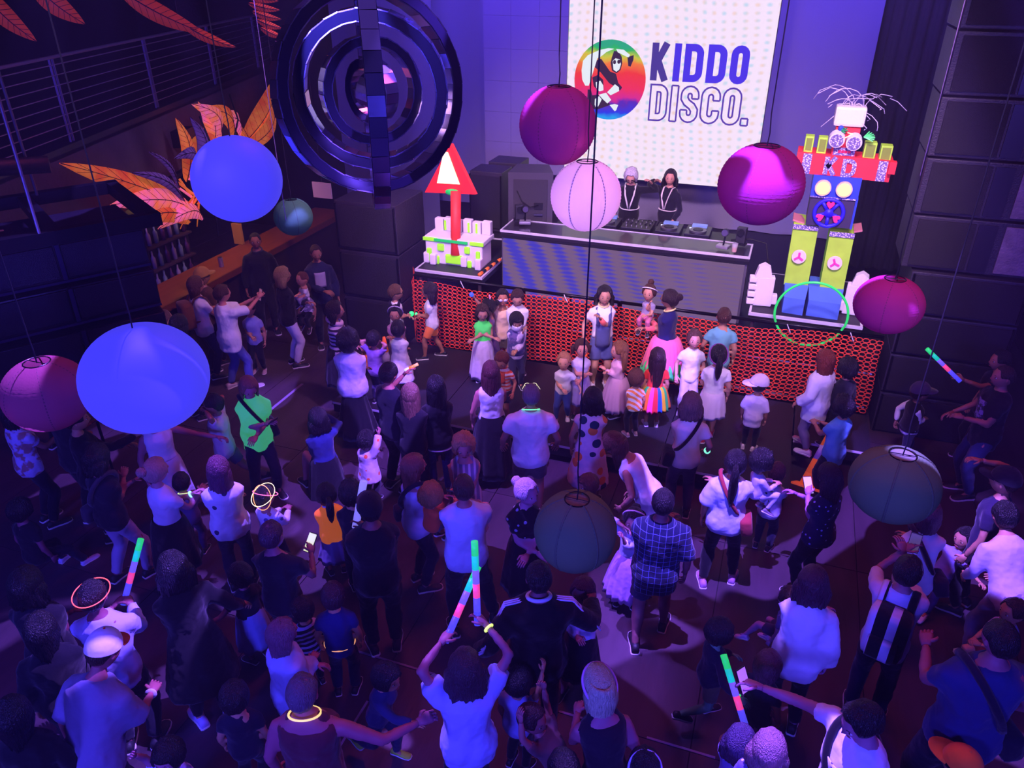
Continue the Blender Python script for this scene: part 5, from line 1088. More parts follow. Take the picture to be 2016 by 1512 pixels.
        if hs == 'ponytail':
            a = HM @ Vector((0, -hh * .46, hh * .18)); b = HM @ Vector((0, -hh * .66, hh * .06)); e = HY @ Vector((0, -hh * .62, -ln))
            g.add(*tube([a, b, b.lerp(e, .25), b.lerp(e, .6), b.lerp(e, .85), e], [hh * .09, hh * .13, hh * .17, hh * .16, hh * .10, hh * .02], 12))
        if hs == 'pigtails':
            for s_ in (-1, 1):
                a = HM @ Vector((s_ * hh * .34, -hh * .2, hh * .1)); e = HY @ Vector((s_ * hh * .5, -hh * .2, -ln))
                g.add(*tube([a, a.lerp(e, .2) + Vector((s_ * hh * .08, 0, 0)), a.lerp(e, .6), e], [hh * .06, hh * .13, hh * .11, hh * .02], 10))
        g.build('hair', hm, root, smooth=True)
    hw_, hd_ = hh * (.36 if kid else .345), hh * .435
    for e in p['ex']:
        k = e[0]; c = e[1] if len(e) > 1 else None; g = G()
        if k == 'cap':       # c crown colour, e[2] brim colour, e[3] yaw of the brim in degrees
            yw = math.radians(e[3]) if len(e) > 3 else 0; Q = HM @ Matrix.Rotation(yw, 4, 'Z') @ Matrix.Rotation(.12, 4, 'X')
            V, Fc = sphere(24, 14); V = [(v[0] * (hw_ + hh * .075), v[1] * (hd_ + hh * .06), v[2] * (hh * .50) + hh * .12) for v in V]
            keep = [f for f in Fc if all(V[i][2] > hh * .09 for i in f)]; g.add([Q @ Vector(v) for v in V], keep, 0)
            pts = [(math.cos(a) * (hw_ + hh * .06), (hd_ + hh * .02) * .55 + math.sin(a) * hh * .62) for a in [PI * i / 12 for i in range(13)]]
            g.prism(pts, hh * .03, Q @ Matrix.Translation((0, 0, hh * .12)) @ Matrix.Rotation(-.12, 4, 'X'), 1)
            g.ball(tuple(Q @ Vector((0, 0, hh * .625))), hh * .03, 8, 6, 1)
            g.build('cap', [cloth(c), cloth(e[2] if len(e) > 2 else c)], root, smooth=True)
        elif k == 'hood':
            V, Fc = haircap(hh, kid, hh * .11, 42, -40, -60, seed=sd); g.add([HM @ Vector(v) for v in V], Fc); g.build('hood', cloth(c), root, smooth=True)
        elif k in ('sunglasses', 'glasses'):
            zz = e[2] if len(e) > 2 else 0; yy = hd_ * (1.02 if zz < .2 else .93)
            for s_ in (-1, 1):
                ctr = HM @ Vector((s_ * hh * .14, yy, hh * zz)); M = HM @ Matrix.Translation((s_ * hh * .14, yy, hh * zz)) @ Matrix.Rotation(PI / 2, 4, 'X')
                pts = [(math.cos(a) * hh * .105, math.sin(a) * hh * .08) for a in [2 * PI * i / 14 for i in range(14)]]
                if k == 'sunglasses': g.prism(pts, hh * .03, M, 0)
                else: g.path([M @ Vector((a, b, 0)) for a, b in pts], hh * .013, 5, 0, closed=True)
                g.bar(HM @ Vector((s_ * hh * .24, yy, hh * (zz + .02))), HM @ Vector((s_ * (hw_ + hh * .01), 0, hh * (zz + .03))), hh * .012, 5)
            g.bar(HM @ Vector((-hh * .04, yy, hh * zz)), HM @ Vector((hh * .04, yy, hh * zz)), hh * .013, 5)
            g.build(k, mat('frame_' + c, c, rough=.25) if len(e) < 4 else glow('glowframe_' + c, c, e[3]), root, smooth=True)
        elif k == 'mask':
            V = []; n, m_ = 9, 6
            for j in range(m_):
                for i in range(n):
                    a = (i / (n - 1) - .5) * 2.0; zz = -.06 - .36 * j / (m_ - 1); V.append(HM @ Vector((math.sin(a) * hw_ * 1.06, math.cos(a) * hd_ * (1.1 + .1 * math.sin(PI * j / (m_ - 1))) , hh * zz)))
            g.add(V, [[j * n + i, j * n + i + 1, (j + 1) * n + i + 1, (j + 1) * n + i] for j in range(m_ - 1) for i in range(n - 1)])
            o = g.build('face_mask', cloth(c), root, smooth=True); o.modifiers.new('s', 'SOLIDIFY').thickness = .004
        elif k in ('headband', 'glowring', 'scarf_band'):
            tl = math.radians(e[2]) if len(e) > 2 else .5; n = 32; rr = hh * (.035 if k == 'headband' else .03)
            sc = e[3] if len(e) > 3 else 1.0
            P = [HM @ (Matrix.Rotation(tl, 4, 'X') @ Vector((math.cos(a) * (hw_ + hh * .075) * sc, math.sin(a) * (hd_ + hh * .085) * sc, hh * .16))) for a in [2 * PI * i / n for i in range(n)]]
            g.path(P, rr * (.5 if k == 'glowring' else 1), 6, 0, closed=True)
            g.build('headband' if k == 'headband' else 'glow_ring', cloth(c) if k == 'headband' else glow('glow_' + c, c, 1.6), root, smooth=True)
        elif k == 'bow':
            b = HM @ Vector((0, -hh * .1 if len(e) < 3 else e[2] * hh, hh * .58))
            for s_ in (-1, 1): g.ball(tuple(b + (HM.to_3x3() @ Vector((s_ * hh * .13, 0, hh * .03)))), (hh * .14, hh * .06, hh * .10), 10, 8)
            g.ball(tuple(b), hh * .05, 8, 6); g.build('hair_bow', cloth(c), root, smooth=True)
        elif k == 'ears':
            for s_ in (-1, 1): g.add(*tube([HM @ Vector((s_ * hh * .2, 0, hh * .48)), HM @ Vector((s_ * hh * .27, 0, hh * .68)), HM @ Vector((s_ * hh * .25, 0, hh * .86))], [(hh * .1, hh * .03), (hh * .09, hh * .03), (hh * .02, hh * .01)], 8))
            g.build('ear_headband', cloth(c), root, smooth=True)
        elif k in ('necklace', 'scarf', 'collar'):
            n = 28; r_ = {'necklace': .0038, 'scarf': .020, 'collar': .008}[k] * h; rk = {'necklace': .9, 'scarf': 1.0, 'collar': .78}[k]; sp = J['span'] / h
            P = [T @ Vector((math.cos(a) * h * .058 * rk, math.sin(a) * h * .055 * rk - h * .004, (sp + .022) * h - (math.sin(a) * .026 + .004) * h * (1 if k != 'collar' else .6))) for a in [2 * PI * i / n for i in range(n)]]
            g.path(P, r_, 8, 0, closed=True); g.build('glow_necklace' if k == 'necklace' else k, glow('glow_' + c, c, 1.2) if k == 'necklace' else cloth(c), root, smooth=True)
        elif k in ('bracelet', 'cuff', 'watch'):
            sd_ = e[2] if len(e) > 2 else 'r'; W_, E = J['W' + sd_], J['E' + sd_]; a = W_.lerp(E, .06 if k != 'cuff' else .12); b = W_.lerp(E, .12 if k != 'cuff' else .62); r_ = h * .021
            g.add(*tube([a, a.lerp(b, .5), b], [r_, r_ * 1.12, r_ * (1.05 if k != 'cuff' else 1.25)], 12)); g.build({'bracelet': 'glow_bracelet', 'cuff': 'arm_warmer', 'watch': 'wristwatch'}[k], glow('glow_' + c, c, 1.2) if k == 'bracelet' else cloth(c, None, .25 if k == 'cuff' else 0), root, smooth=True)
        elif k == 'backpack':
            M = T @ Matrix.Translation((0, -h * .125, J['span'] * .55)); V, Fc = bevbox(h * .085, h * .055, h * .125, h * .035)
            g.add([M @ Vector(v) for v in V], Fc); V, Fc = bevbox(h * .06, h * .022, h * .055, h * .018); M2 = M @ Matrix.Translation((0, -h * .065, -h * .045)); g.add([M2 @ Vector(v) for v in V], Fc)
            for s_ in (-1, 1):
                g.add(*tube([T @ Vector((s_ * h * .06, y_ * h, z_ * h)) for y_, z_ in ((-.08, .27), (-.055, .318), (0, .338), (.055, .3), (.083, .22), (.072, .15), (0, .11), (-.08, .1))], [(h * .017, h * .006)] * 8, 6, up=(0, 0, 1)))
            g.build('backpack', [cloth(c, e[2] if len(e) > 2 else None)], root, smooth=True)
        elif k == 'sling':
            s_ = e[2] if len(e) > 2 else 1; n = 40; P = []
            for i in range(n):
                a = 2 * PI * i / n; zz = .2 + .135 * math.cos(a); rr = .094 if zz > .2 else .098
                P.append(T @ Vector((s_ * math.cos(a) * h * .075, math.sin(a) * h * .088 * p['w'], zz * h + .01 * h)))
            g.path(P, [(h * .016, h * .013)] * n, 6, 0, closed=True)
            M = T @ Matrix.Translation((-s_ * h * .115, -h * .03, h * .03)) @ Matrix.Rotation(.2 * s_, 4, 'Y'); V, Fc = bevbox(h * .035, h * .07, h * .055, h * .02); g.add([M @ Vector(v) for v in V], Fc)
            g.build('shoulder_bag', cloth(c), root, smooth=True)
        elif k == 'harness':
            for s_ in (-1, 1): g.add(*tube([T @ Vector((s_ * q[0] * h, q[1] * h, q[2] * h)) for q in ((.055, -.08, .25), (.05, -.04, .325), (.048, .03, .318), (.042, .075, .25), (.02, .082, .17), (.006, .078, .11))], [(h * .009, h * .004)] * 6, 6, up=(0, 1, 0)))
            P = [T @ Vector((math.cos(a) * h * .089, math.sin(a) * h * .073, h * .095)) for a in [2 * PI * i / 24 for i in range(24)]]; g.path(P, [(h * .004, h * .012)] * 24, 6, 0, closed=True)
            g.build('harness', cloth(c), root, smooth=True)
        elif k == 'sleeve_stripes':
            for kk, s_ in (('r', 1), ('l', -1)):
                S, E, W_ = J['S' + kk], J['E' + kk], J['W' + kk]
                for d_ in (-1, 0, 1):
                    o_ = Vector((0, d_ * h * .010, 0)); nn = T @ Vector((s_ * h * .04, d_ * h * .01, J['span'] + h * .006)); out = ((S - T @ Vector((0, 0, J['span'] * .6))).normalized()) * h * .040
                    oe = Vector((s_ * .8, -.35, -.3)).normalized() * h * .043
                    g.path([nn, S + out + o_, S.lerp(E, .5) + out * .55 + oe * .45 + o_, E + oe + o_, E.lerp(W_, .5) + oe * .85 + o_, W_ + oe * .72 + o_], h * .0042, 5)
            g.build('sleeve_stripes', cloth(c), root, smooth=True)
        elif k == 'belt':
            P = [T @ Vector((math.cos(a) * h * .098 * p['w'], math.sin(a) * h * .078 * p['w'], h * (e[2] if len(e) > 2 else .06))) for a in [2 * PI * i / 28 for i in range(28)]]; g.path(P, [(h * .004, h * .009)] * 28, 6, 0, closed=True); g.build('belt', glow('glow_' + c, c, 1) if len(e) > 3 else cloth(c), root, smooth=True)
        elif k == 'bib':         # front and straps of overalls
            for s_ in (-1, 1): g.add(*tube([T @ Vector((s_ * q[0] * h, q[1] * h, q[2] * h)) for q in ((.05, .088, .19), (.053, .07, .28), (.055, .02, .335), (.053, -.05, .3), (.03, -.085, .15), (.02, -.09, .06))], [(h * .012, h * .004)] * 6, 6, up=(0, 1, 0)))
            V = []
            for j in range(5):
                for i in range(7): a = (i / 6 - .5) * 1.7; V.append(T @ Vector((math.sin(a) * h * .086, math.cos(a) * h * (.088), h * (-.03 + .225 * j / 4))))
            g.add(V, [[j * 7 + i, j * 7 + i + 1, (j + 1) * 7 + i + 1, (j + 1) * 7 + i] for j in range(4) for i in range(6)])
            o = g.build('bib', cloth(c), root, smooth=True); o.modifiers.new('s', 'SOLIDIFY').thickness = .008
        elif k == 'vest':
            torso, arm, leg = J['fn']; V, Fc = torso(h * .017, 0, hi=J['span'] / h + .02, flare=.05); g.add(V, Fc); g.build('vest', cloth(c, e[2] if len(e) > 2 else None), root, smooth=True)
        elif k == 'print':       # chest or back graphic following the shirt, e[2] +1 front -1 back
            s_ = e[2] if len(e) > 2 else 1; V = []
            for j in range(7):
                for i in range(9): a = (i / 8 - .5) * 1.15; V.append(T @ Vector((math.sin(a) * h * .088, s_ * math.cos(a) * h * .089, h * (.12 + .14 * j / 6))))
            g.add(V, [[j * 9 + i, j * 9 + i + 1, (j + 1) * 9 + i + 1, (j + 1) * 9 + i] for j in range(6) for i in range(8)])
            o = g.build('print', cloth(c, e[3] if len(e) > 3 else None), root, smooth=True); o.modifiers.new('s', 'SOLIDIFY').thickness = .006
        elif k == 'headphones':
            P = [HM @ Vector((math.cos(a) * (hw_ + hh * .09), -hh * .02, math.sin(a) * (hh * .5 + hh * .06))) for a in [PI * i / 14 for i in range(15)]]; g.path(P, hh * .03, 6)
            for s_ in (-1, 1): g.ball(tuple(HM @ Vector((s_ * (hw_ + hh * .07), -hh * .02, -hh * .02))), (hh * .07, hh * .13, hh * .15), 10, 8)
            g.build('headphones', mat('hp_' + c, c, rough=.4), root, smooth=True)
    RM = Matrix.Translation((p['x'], p['y'], p['z'])) @ Matrix.Rotation(p['rz'], 4, 'Z')
    for hd in p['hold']:
        kind, k, lab = hd[:3]; W_, E = J['W' + k], J['E' + k]; f = (W_ - E).normalized(); pos = RM @ (W_ + f * h * .06)
        if kind == 'phone':
            look = (RM @ (J['HM'] @ Vector((0, 0, 0))) - pos).normalized(); up = Vector((0, 0, 1)) - look * look.z; up = up.normalized(); rt = up.cross(look)
            t = thing('phone', lab, 'phone', tuple(pos)); M = Matrix((rt, up, look)).transposed().to_4x4(); G().box((0, 0, 0), (.078, .16, .010), M=M, bev=.004).build('case', mat('phone_case', '15131a', rough=.3), t)
            G().box(tuple(M @ Vector((0, 0, .0065))), (.070, .148, .002), M=M).build('screen', glow('phone_screen_' + hd[3], hd[3], hd[4] if len(hd) > 4 else .8), t)
        elif kind == 'stick':
            d = (RM.to_3x3() @ Vector(hd[3])).normalized(); L_ = hd[4] if len(hd) > 4 else .46; cols = hd[5] if len(hd) > 5 else ['4a48ff', '5a50ff', 'ff4a90', '7a60ff', '18d0b0', '28e070']
            a = pos - d * .07; t = thing('glow_stick', lab, 'glow stick', tuple(a)); n = len(cols); r_ = hd[6] if len(hd) > 6 else .022
            for i, c in enumerate(cols):
                V, Fc = tube([d * L_ * i / n, d * L_ * (i + 1) / n], [r_, r_], 14); G().add(V, Fc).build('foam_segment', glow('stick_' + c, c, .75), t, smooth=True)
        elif kind == 'cone':
            cone(lab, tuple(pos + RM.to_3x3() @ Vector(hd[3]) * .03), tuple(pos + RM.to_3x3() @ Vector(hd[3])), hd[4], hd[5], base=False)
        elif kind == 'tag_light':
            o = G().ball(tuple(pos), hd[4], 10, 8).build('glow_toy', glow('toy_' + hd[3], hd[3], 1.5), smooth=True); tag(o, lab, 'glow toy')
        elif kind == 'cup':
            t = thing('plastic_cup', lab, 'cup', tuple(pos)); V, Fc = tube([(0, 0, -.05), (0, 0, .06)], [.03, .04], 14); G().add(V, Fc[:-1]).build('cup_wall', mat('clear_plastic', 'e8e4f0', rough=.1, alpha=.35), t, smooth=True); G().disc((0, 0, -.02), .03, (0, 0, 1), .05, 14).build('drink', mat('orange_drink', 'e07a3a'), t)
    return root
def build_people():
    for i, p in enumerate(PEOPLE): p['J'] = prep(p, i)
    bpy.context.view_layer.update(); dg = bpy.context.evaluated_depsgraph_get(); RES = {}
    for (i, key), o in RAW:
        ev = o.evaluated_get(dg); me = ev.to_mesh(); n = len(me.vertices); a = np.empty(n * 3, dtype=np.float32); me.vertices.foreach_get('co', a)
        RES.setdefault(i, {})[key] = (a.reshape(-1, 3).tolist(), [list(q.vertices) for q in me.polygons]); ev.to_mesh_clear()
    for _, o in RAW: m_ = o.data; bpy.data.objects.remove(o); bpy.data.meshes.remove(m_)
    bpy.context.scene.collection.children.unlink(TMP); bpy.data.collections.remove(TMP)
    for i, p in enumerate(PEOPLE): finish(p, p['J'], RES[i], i)
person('DJ with white hair and round glasses, black top with white harness straps', -2.179, 11.543, 0.850, 3.242, 1.55, 'm', lean=8, hp=30, hair=('curly', 'e8dce8'), skin='e0a088', top=('long', '17151f'), bottom=('pants', '121219'), ra=(0.1, 0.3, -0.75), la=(0.3, 0.12, 0.3), ex=(('harness', 'e8e0d8'), ('glasses', '1a1a1a')))
person('DJ with dark fringe, black top and white V-shaped harness, hand to her face', -1.628, 11.741, 0.850, 2.756, 1.48, 'f', hy=25, hair=('bob', '1c1418'), skin='d89880', top=('long', '1a1722'), bottom=('pants', '121219'), ra=(0.12, 0.22, 0.34), la=(0.15, 0.35, -0.8), ex=(('harness', 'e8d8d0'),))
person('boy with glasses and white t-shirt facing the curly girl at the net', -4.648, 8.460, 0.250, -0.981, 1.07, 'k', hair=('short', '6a4a30'), top=('tee', 'e6e6f0', None, {'hem': -0.1}), bottom=('shorts', '4a3a30'), ra='belly', la='belly', ex=(('glasses', '1a1a20'),), hold=(('tag_light', 'r', 'green glowing toy in the hands of the boy with glasses', '30f070', 0.035),))
person('girl with dark curls, white t-shirt and orange shorts by the net', -4.196, 8.600, 0.250, 1.885, 1.1, 'k', hair=('longcurly', '20140f', 0.16), top=('tee', 'e6e6f0'), bottom=('shorts', 'ff8040', None, {'glow': 0.12}), ra='belly', la='belly', skin='b07858', shoes='16161c', feet=((-0.06, 0.1, 0), (0.06, -0.12, 0)), hold=(('tag_light', 'l', 'small green glowing toy held by the curly girl', '40f080', 0.022),))
person('girl with a pink bow stretching one arm up past the net', -3.297, 8.425, 0.250, 2.031, 1.07, 'k', hair=('bun', '0e0b0d'), skin='b88068', top=('tank', '7a5a80'), bottom=('skirt', '5a3a60'), ra=(0.0, 0.55, 0.85), la='hang', ex=(('bow', 'e090a8'),), hold=(('tag_light', 'r', 'blue glowing tag held up by the girl with the pink bow', '3050ff', 0.03),))
person('boy in white sunglasses and a cream tank top at the net', -3.176, 8.600, 0.250, 3.583, 1.15, 'k', hair=('short', '0e0b0d'), skin='b87a58', top=('tank', 'e8c8a0'), bottom=('shorts', '4a4030'), ra='hang', la='hang', ex=(('sunglasses', 'e8e4f0'),))
person('boy in a white hooded shirt looking down beside the sunglasses boy', -2.970, 8.600, 0.250, 3.439, 1.2, 'k', hp=25, hair=('short', '3a2418'), skin='d09878', top=('long', 'e6e6f0'), bottom=('pants', '3a3850'), ra='belly', la='belly')
person('girl in a neon green t-shirt and white skirt with long brown hair', -3.322, 8.259, 0.250, 3.611, 1.07, 'k', hp=15, hair=('long', '3a2418', 0.22), skin='c08a70', top=('tee', '50e060', None, {'glow': 0.35}), bottom=('long_skirt', 'd8c8e0'), ra='fold', la='fold')
person('dark-haired boy with a face mask and denim vest, hand at his face', -2.843, 8.178, 0.250, 3.651, 1.07, 'k', hp=20, hair=('mop', '0e0b0d'), skin='b88868', top=('long', 'c8b8d8'), bottom=('pants', '2a2844'), ra='mouth', la='belly', ex=(('mask', 'd8d4e8'), ('vest', '4a4a80', ('noise', '6a5a90', 0.05))))
person('boy in a white and orange striped t-shirt with an orange pocket', -2.717, 7.361, 0.250, 3.146, 0.95, 'k', hp=30, hair=('short', '6a3020'), skin='c88a70', top=('tee', 'e0d0e0', ('stripe', 'e85a30', 0.045)), bottom=('shorts', '3a3a50'), ra='belly', la='relaxed', ex=(('print', 'e05838', 1),))
person('girl with dark hair and a sparkly ear headband in a pink top', -4.385, 7.951, 0.250, 3.471, 1.01, 'k', hair=('bun', '0e0b0d'), skin='b07860', top=('tee', 'c890b0'), bottom=('pants', '4a3a60'), ra='belly', la='chest', ex=(('ears', '2a2030'), ('headband', 'c0b0d0', 60)))
person('girl in a white dress with a dark bun, back to the camera', -4.142, 7.543, 0.250, 0.240, 1.01, 'k', hair=('bun', '0e0b0d'), top=('cap', 'e6e6f0', None, {'skirt': (0.26, 0.15)}), ra='belly', la='belly', ex=(('collar', 'e8c0d0'),))
person('child in purple with dark hair raising both hands to the ears', -4.315, 7.235, 0.250, 0.014, 0.986, 'k', hair=('short', '0e0b0d'), skin='b07868', top=('tee', '8a68a0'), bottom=('pants', '3a3050'), ra='ear', la='ear')
person('toddler in a bright orange top beside the woman in the puffy white blouse', -4.839, 7.878, 0.050, -0.496, 0.704, 'k', hair=('crop', '3a2418'), skin='d08a68', top=('long', 'ff7a3a', None, {'glow': 0.1}), bottom=('pants', '7a3a30'), ra='hold', la='hold')
person('girl in denim overall shorts with a dark bob and coral wrist cuffs', -1.851, 8.600, 0.250, 3.493, 1.37, 'k', hair=('bob', '0e0b0d'), skin='b88870', top=('tee', 'e6e6f0', None, {'hem': 0.02}), bottom=('shorts', '50588a'), ra=(0.3, 0.3, -0.75), la=(-0.45, 0.5, -0.05), shoes='d8d8e0', ex=(('bib', '50588a'), ('cuff', 'ff6a6a', 'l'), ('collar', 'e8d890')), hold=(('cone', 'r', 'small orange-topped cone held by the girl in overalls', (0, 0.05, -0.45), 0.075, ['ff6a1e', 'ff6a1e', '8a8090', '8a8090']),))
person('woman in a navy t-shirt and pink and green tutu carrying a toddler', -1.051, 8.588, 0.250, 1.343, 1.43, 'f', hair=('bun', '2a1a14'), skin='b88068', top=('tee', '1c1c58'), bottom=('tutu', 'ff70a0', None, {'glow': 0.1, 'under': '50e080', 'uglow': 0.1}), la='carry', ra='carry', ex=(('cuff', 'ff6070', 'l'), ('cuff', 'ff6070', 'r'), ('collar', 'e8e090')))
person('toddler in grey with a pale headband carried by the woman in the tutu', -1.324, 8.700, 0.926, 3.031, 0.748, 'k', hair=('topbun', '4a2c1c'), skin='c89078', top=('tee', '9a90b0'), bottom=('leggings', 'd07098'), ra='mouth', la='hold', feet=((-0.07, 0.13, 0.2), (0.07, 0.13, 0.22)), ex=(('headband', 'e8e4f0', 35),))
person('boy in a pale teal t-shirt with short brown hair at the right net', -0.415, 8.600, 0.250, 0.136, 1.29, 'k', hair=('crop', '4a2c20'), top=('tee', '70b8c8'), bottom=('shorts', '3a3848'), ra='hang', la='relaxed', shoes='303038')
person('girl in white t-shirt and white trousers facing the camera', -0.695, 8.287, 0.250, 3.400, 1.1, 'k', hair=('bun', '5a3a28'), skin='d09880', top=('tee', 'e6e6f0'), bottom=('pants', 'd0c8dc'), ra='relaxed', la='hang', shoes='d0d0d8')
person('girl with a dark ponytail, white t-shirt, ruffled shorts and red shoes', -0.374, 7.743, 0.250, 0.223, 1.2, 'k', hair=('ponytail', '0e0b0d', 0.24), top=('tee', 'e6e6f0'), bottom=('mini', 'dcd4e4'), ra='hang', la=(-0.2, 0.5, -0.5), shoes='c83048', feet=((-0.05, -0.04, 0), (0.05, 0.08, 0)), ex=(('bracelet', 'd8f080', 'l'), ('headband', '7a3a90', 50)))
person('blond toddler in white t-shirt and jeans stepping forward', -2.064, 7.622, 0.250, 3.266, 0.898, 'k', hair=('short', 'c89060'), skin='e0a888', top=('tee', 'e6e6f0'), bottom=('pants', '3a50a0'), ra='belly', la=(0.55, 0.35, -0.6), shoes='e0d8e0', feet=((-0.07, -0.05, 0), (0.07, 0.08, 0)))
person('girl with brown hair and a shiny pale top, hands at her chest', -1.901, 7.777, 0.250, 3.556, 1.02, 'k', hair=('pigtails', '4a2c1c', 0.1), skin='d09078', top=('cap', 'd8cce4'), bottom=('skirt', 'b0a0c8'), ra='chest', la='belly')
person('girl with long golden curls, pink top and pale tulle skirt', -1.482, 7.932, 0.250, 2.105, 0.986, 'k', hair=('longcurly', '8a5a38', 0.24), skin='d89880', top=('long', 'e8b8d0'), bottom=('tulle', 'c8a0b8'), ra='chest', la='chest')
person('small boy in an orange and white zebra-striped t-shirt', -1.206, 7.549, 0.250, 0.595, 0.862, 'k', hair=('mop', '6a4434'), top=('tee', 'ff9050', ('wave', 'e8dcf0', 0.12), {'glow': 0.1}), bottom=('pants', '14121c'), ra='hang', la='belly', shoes='c0a8a0')
person('girl in a red top and rainbow tutu with long dark hair', -1.030, 7.836, 0.250, 0.270, 1.02, 'k', hair=('long', '2a1614', 0.44), top=('tee', 'e03a28'), bottom=('tutu', 'ffffff', 'rainbow'), ra='hang', la='hang', shoes='d0d0d8')
person('child in a white cap and pale shirt with black trousers at the platform edge', 0.090, 7.707, 0.250, -0.151, 0.933, 'k', hair=('crop', '0e0b0d'), top=('half', 'c8c0e8', None, {'hem': -0.12, 'fit': 0.02}), bottom=('pants', '121219'), ra='hang', la='hang', shoes='d8d8e0', ex=(('cap', 'd8d0ec', 'd8d0ec', 120),))
person('girl in an oversized white sweatshirt and grey leggings with long auburn hair', 0.711, 7.911, 0.250, 0.992, 1.25, 'k', hair=('long', '7a3420', 0.3), top=('long', 'dcdcf0', None, {'fit': 0.03, 'hem': -0.13}), bottom=('leggings', '6a6078'), ra='relaxed', la='relaxed', shoes='d8c8d8', feet=((-0.07, -0.05, 0), (0.07, 0.08, 0)))
person('dark curly-haired child hidden behind the girl in the white sweatshirt', 0.962, 8.069, 0.250, 0.667, 1.11, 'k', hair=('curly', '0e0b0d'), top=('long', '1c1a26'), bottom=('pants', '121219'))
person('boy with dark curls in a teal t-shirt beside the orange cone', 0.933, 7.410, 0.000, 0.835, 1.25, 'k', hair=('curly', '0e0b0d'), skin='a87860', top=('tee', '5a9ac8', None, {'hem': -0.1}), bottom=('pants', '14142a'), ra='hold', la='hold')
person('child in a white shirt, black vest and dark cap walking to the right', 1.756, 8.361, 0.000, -1.254, 1.06, 'k', hair=('short', '0e0b0d'), skin='8a6050', top=('long', 'e6e6f0'), bottom=('pants', '22243c'), ra='belly', la='back', feet=((-0.06, 0.06, 0), (0.06, -0.22, 0.14)), ex=(('vest', '101016'), ('cap', '3a2a50', '3a2a50', 0)))
person('person with dark hair holding up a light stick at the right wall', 2.504, 8.678, 0.000, 1.814, 1.43, 'f', hair=('short', '0e0b0d'), skin='b87860', top=('tee', '121219'), bottom=('pants', '121219'), ra='hang', la=(0.15, 0.95, 0.15), hold=(('stick', 'l', 'green, pink and blue glow stick raised at the right edge', (0.25, 0.75, 0.62), 0.5),))
person('man with a print on his dark t-shirt standing at the right edge', 2.375, 7.977, 0.000, 1.805, 1.57, 'm', hair=('crop', '3a2418'), skin='b87868', top=('tee', '10101a', None, {'hem': -0.09}), bottom=('pants', '26305a'), ra=(0.2, 0.5, -0.7), la='belly', w=1.08, ex=(('print', '9088c0', 1, ('noise', '2a2a48', 0.05)),))
person('person in a dark cap near the right edge behind the pale striped shirt', 2.078, 6.096, 0.000, 1.068, 1.51, 'm', hair=('crop', '3a2418'), top=('tee', '2a2440'), bottom=('pants', '121219'), ex=(('cap', '1a1424', '1a1424', 0),), ra=(-0.1, 0.5, 0.55), la='hang')
person('man in a pale lilac shirt bending forward at the right edge', 2.161, 5.439, 0.000, 0.364, 1.51, 'm', lean=32, hair=('short', '0e0b0d'), top=('long', 'c0b4d8'), bottom=('wide', '8a7ca0'), ra='fwddown', la='fwddown', shoes='d8d8e0')
person('woman behind the right green lantern in white with a dark shoulder bag', 1.486, 5.422, 0.000, 0.178, 1.46, 'f', lean=10, hair=('long', '5a3a40', 0.25), top=('long', 'e6e6f0'), bottom=('pants', '2a2848'), ra='hold', la='belly', ex=(('sling', '2a2030', -1),))
person('child in blue trousers leaning back beside the lilac-shirted man', 1.852, 6.036, 0.000, 2.307, 0.88, 'k', lean=-22, hair=('short', '0e0b0d'), top=('tee', '9088c8'), bottom=('pants', '3a4488'), ra='side', la='side', shoes='e0e0f0', feet=((-0.12, 0.25, 0.02), (0.1, 0.2, 0.0)))
person('child in a pale shirt and rust shorts at the right edge', 2.115, 5.167, 0.000, 2.055, 0.977, 'k', hair=('short', '3a2418'), top=('tee', 'a89cc8'), bottom=('shorts', '8a3c28'), ra='hold', la='hold', shoes='e0e0f0', feet=((-0.07, 0.13, 0.2), (0.07, 0.13, 0.22)))
person('man in a black zip jacket standing at the bar', -7.162, 8.978, 0.000, 3.780, 1.6, 'm', hair=('crop', '0e0b0d'), skin='9a6050', top=('long', '13121a'), bottom=('pants', '16141c'), ex=(('collar', '3a3440'),))
person('man in a slate cardigan over a white t-shirt by the left subwoofers', -6.091, 8.883, 0.000, 3.882, 1.58, 'm', hair=('crop', '3a2418'), skin='b07860', top=('long', '242a4c'), bottom=('pants', '1c1e30'), ra='belly', la='hang', hp=12, ex=(('print', 'b8b0d0', 1),))
person('blond woman in a black top and white trousers holding a baby', -6.168, 8.147, 0.000, -0.661, 1.48, 'f', hair=('bob', 'a08058'), skin='c08870', top=('long', '121018'), bottom=('pants', 'dcd8ec'), ra='carry', la='carry')
person('baby in a white shirt held by the blond woman', -5.991, 8.359, 0.734, 2.716, 0.634, 'k', hair=('crop', '6a3a2a'), skin='c88870', top=('tee', 'e6e6f0'), bottom=('pants', '8a80a0'), feet=((-0.07, 0.13, 0.2), (0.07, 0.13, 0.22)), ra='hold', la='hold')
person('small child in a printed top beside the man in the slate cardigan', -6.051, 8.455, 0.334, 3.239, 0.836, 'k', hair=('short', '3a2418'), skin='b07a68', top=('tee', '7a70a0', ('noise', 'd8d0f0', 0.06)), bottom=('pants', '121219'), ra='hold', la='hang', feet=((-0.07, 0.13, 0.2), (0.07, 0.13, 0.22)))
person('woman with brown hair and glasses in a white shirt with brown straps', -7.040, 7.481, 0.000, -0.502, 1.48, 'f', hair=('long', '5a3424', 0.2), skin='c08068', top=('tee', 'dcd4e0'), bottom=('pants', '24284c'), ra='hold', la='hold', ex=(('glasses', '201818'), ('backpack', '6a3a28')))
person('person with a mustard yellow cap leaning on the bar', -7.235, 7.849, 0.000, -0.302, 1.44, 'm', hair=('short', '6a4a30'), top=('tee', '5a3a2a'), bottom=('pants', '121219'), ex=(('cap', 'b08038', 'b08038', 0),))
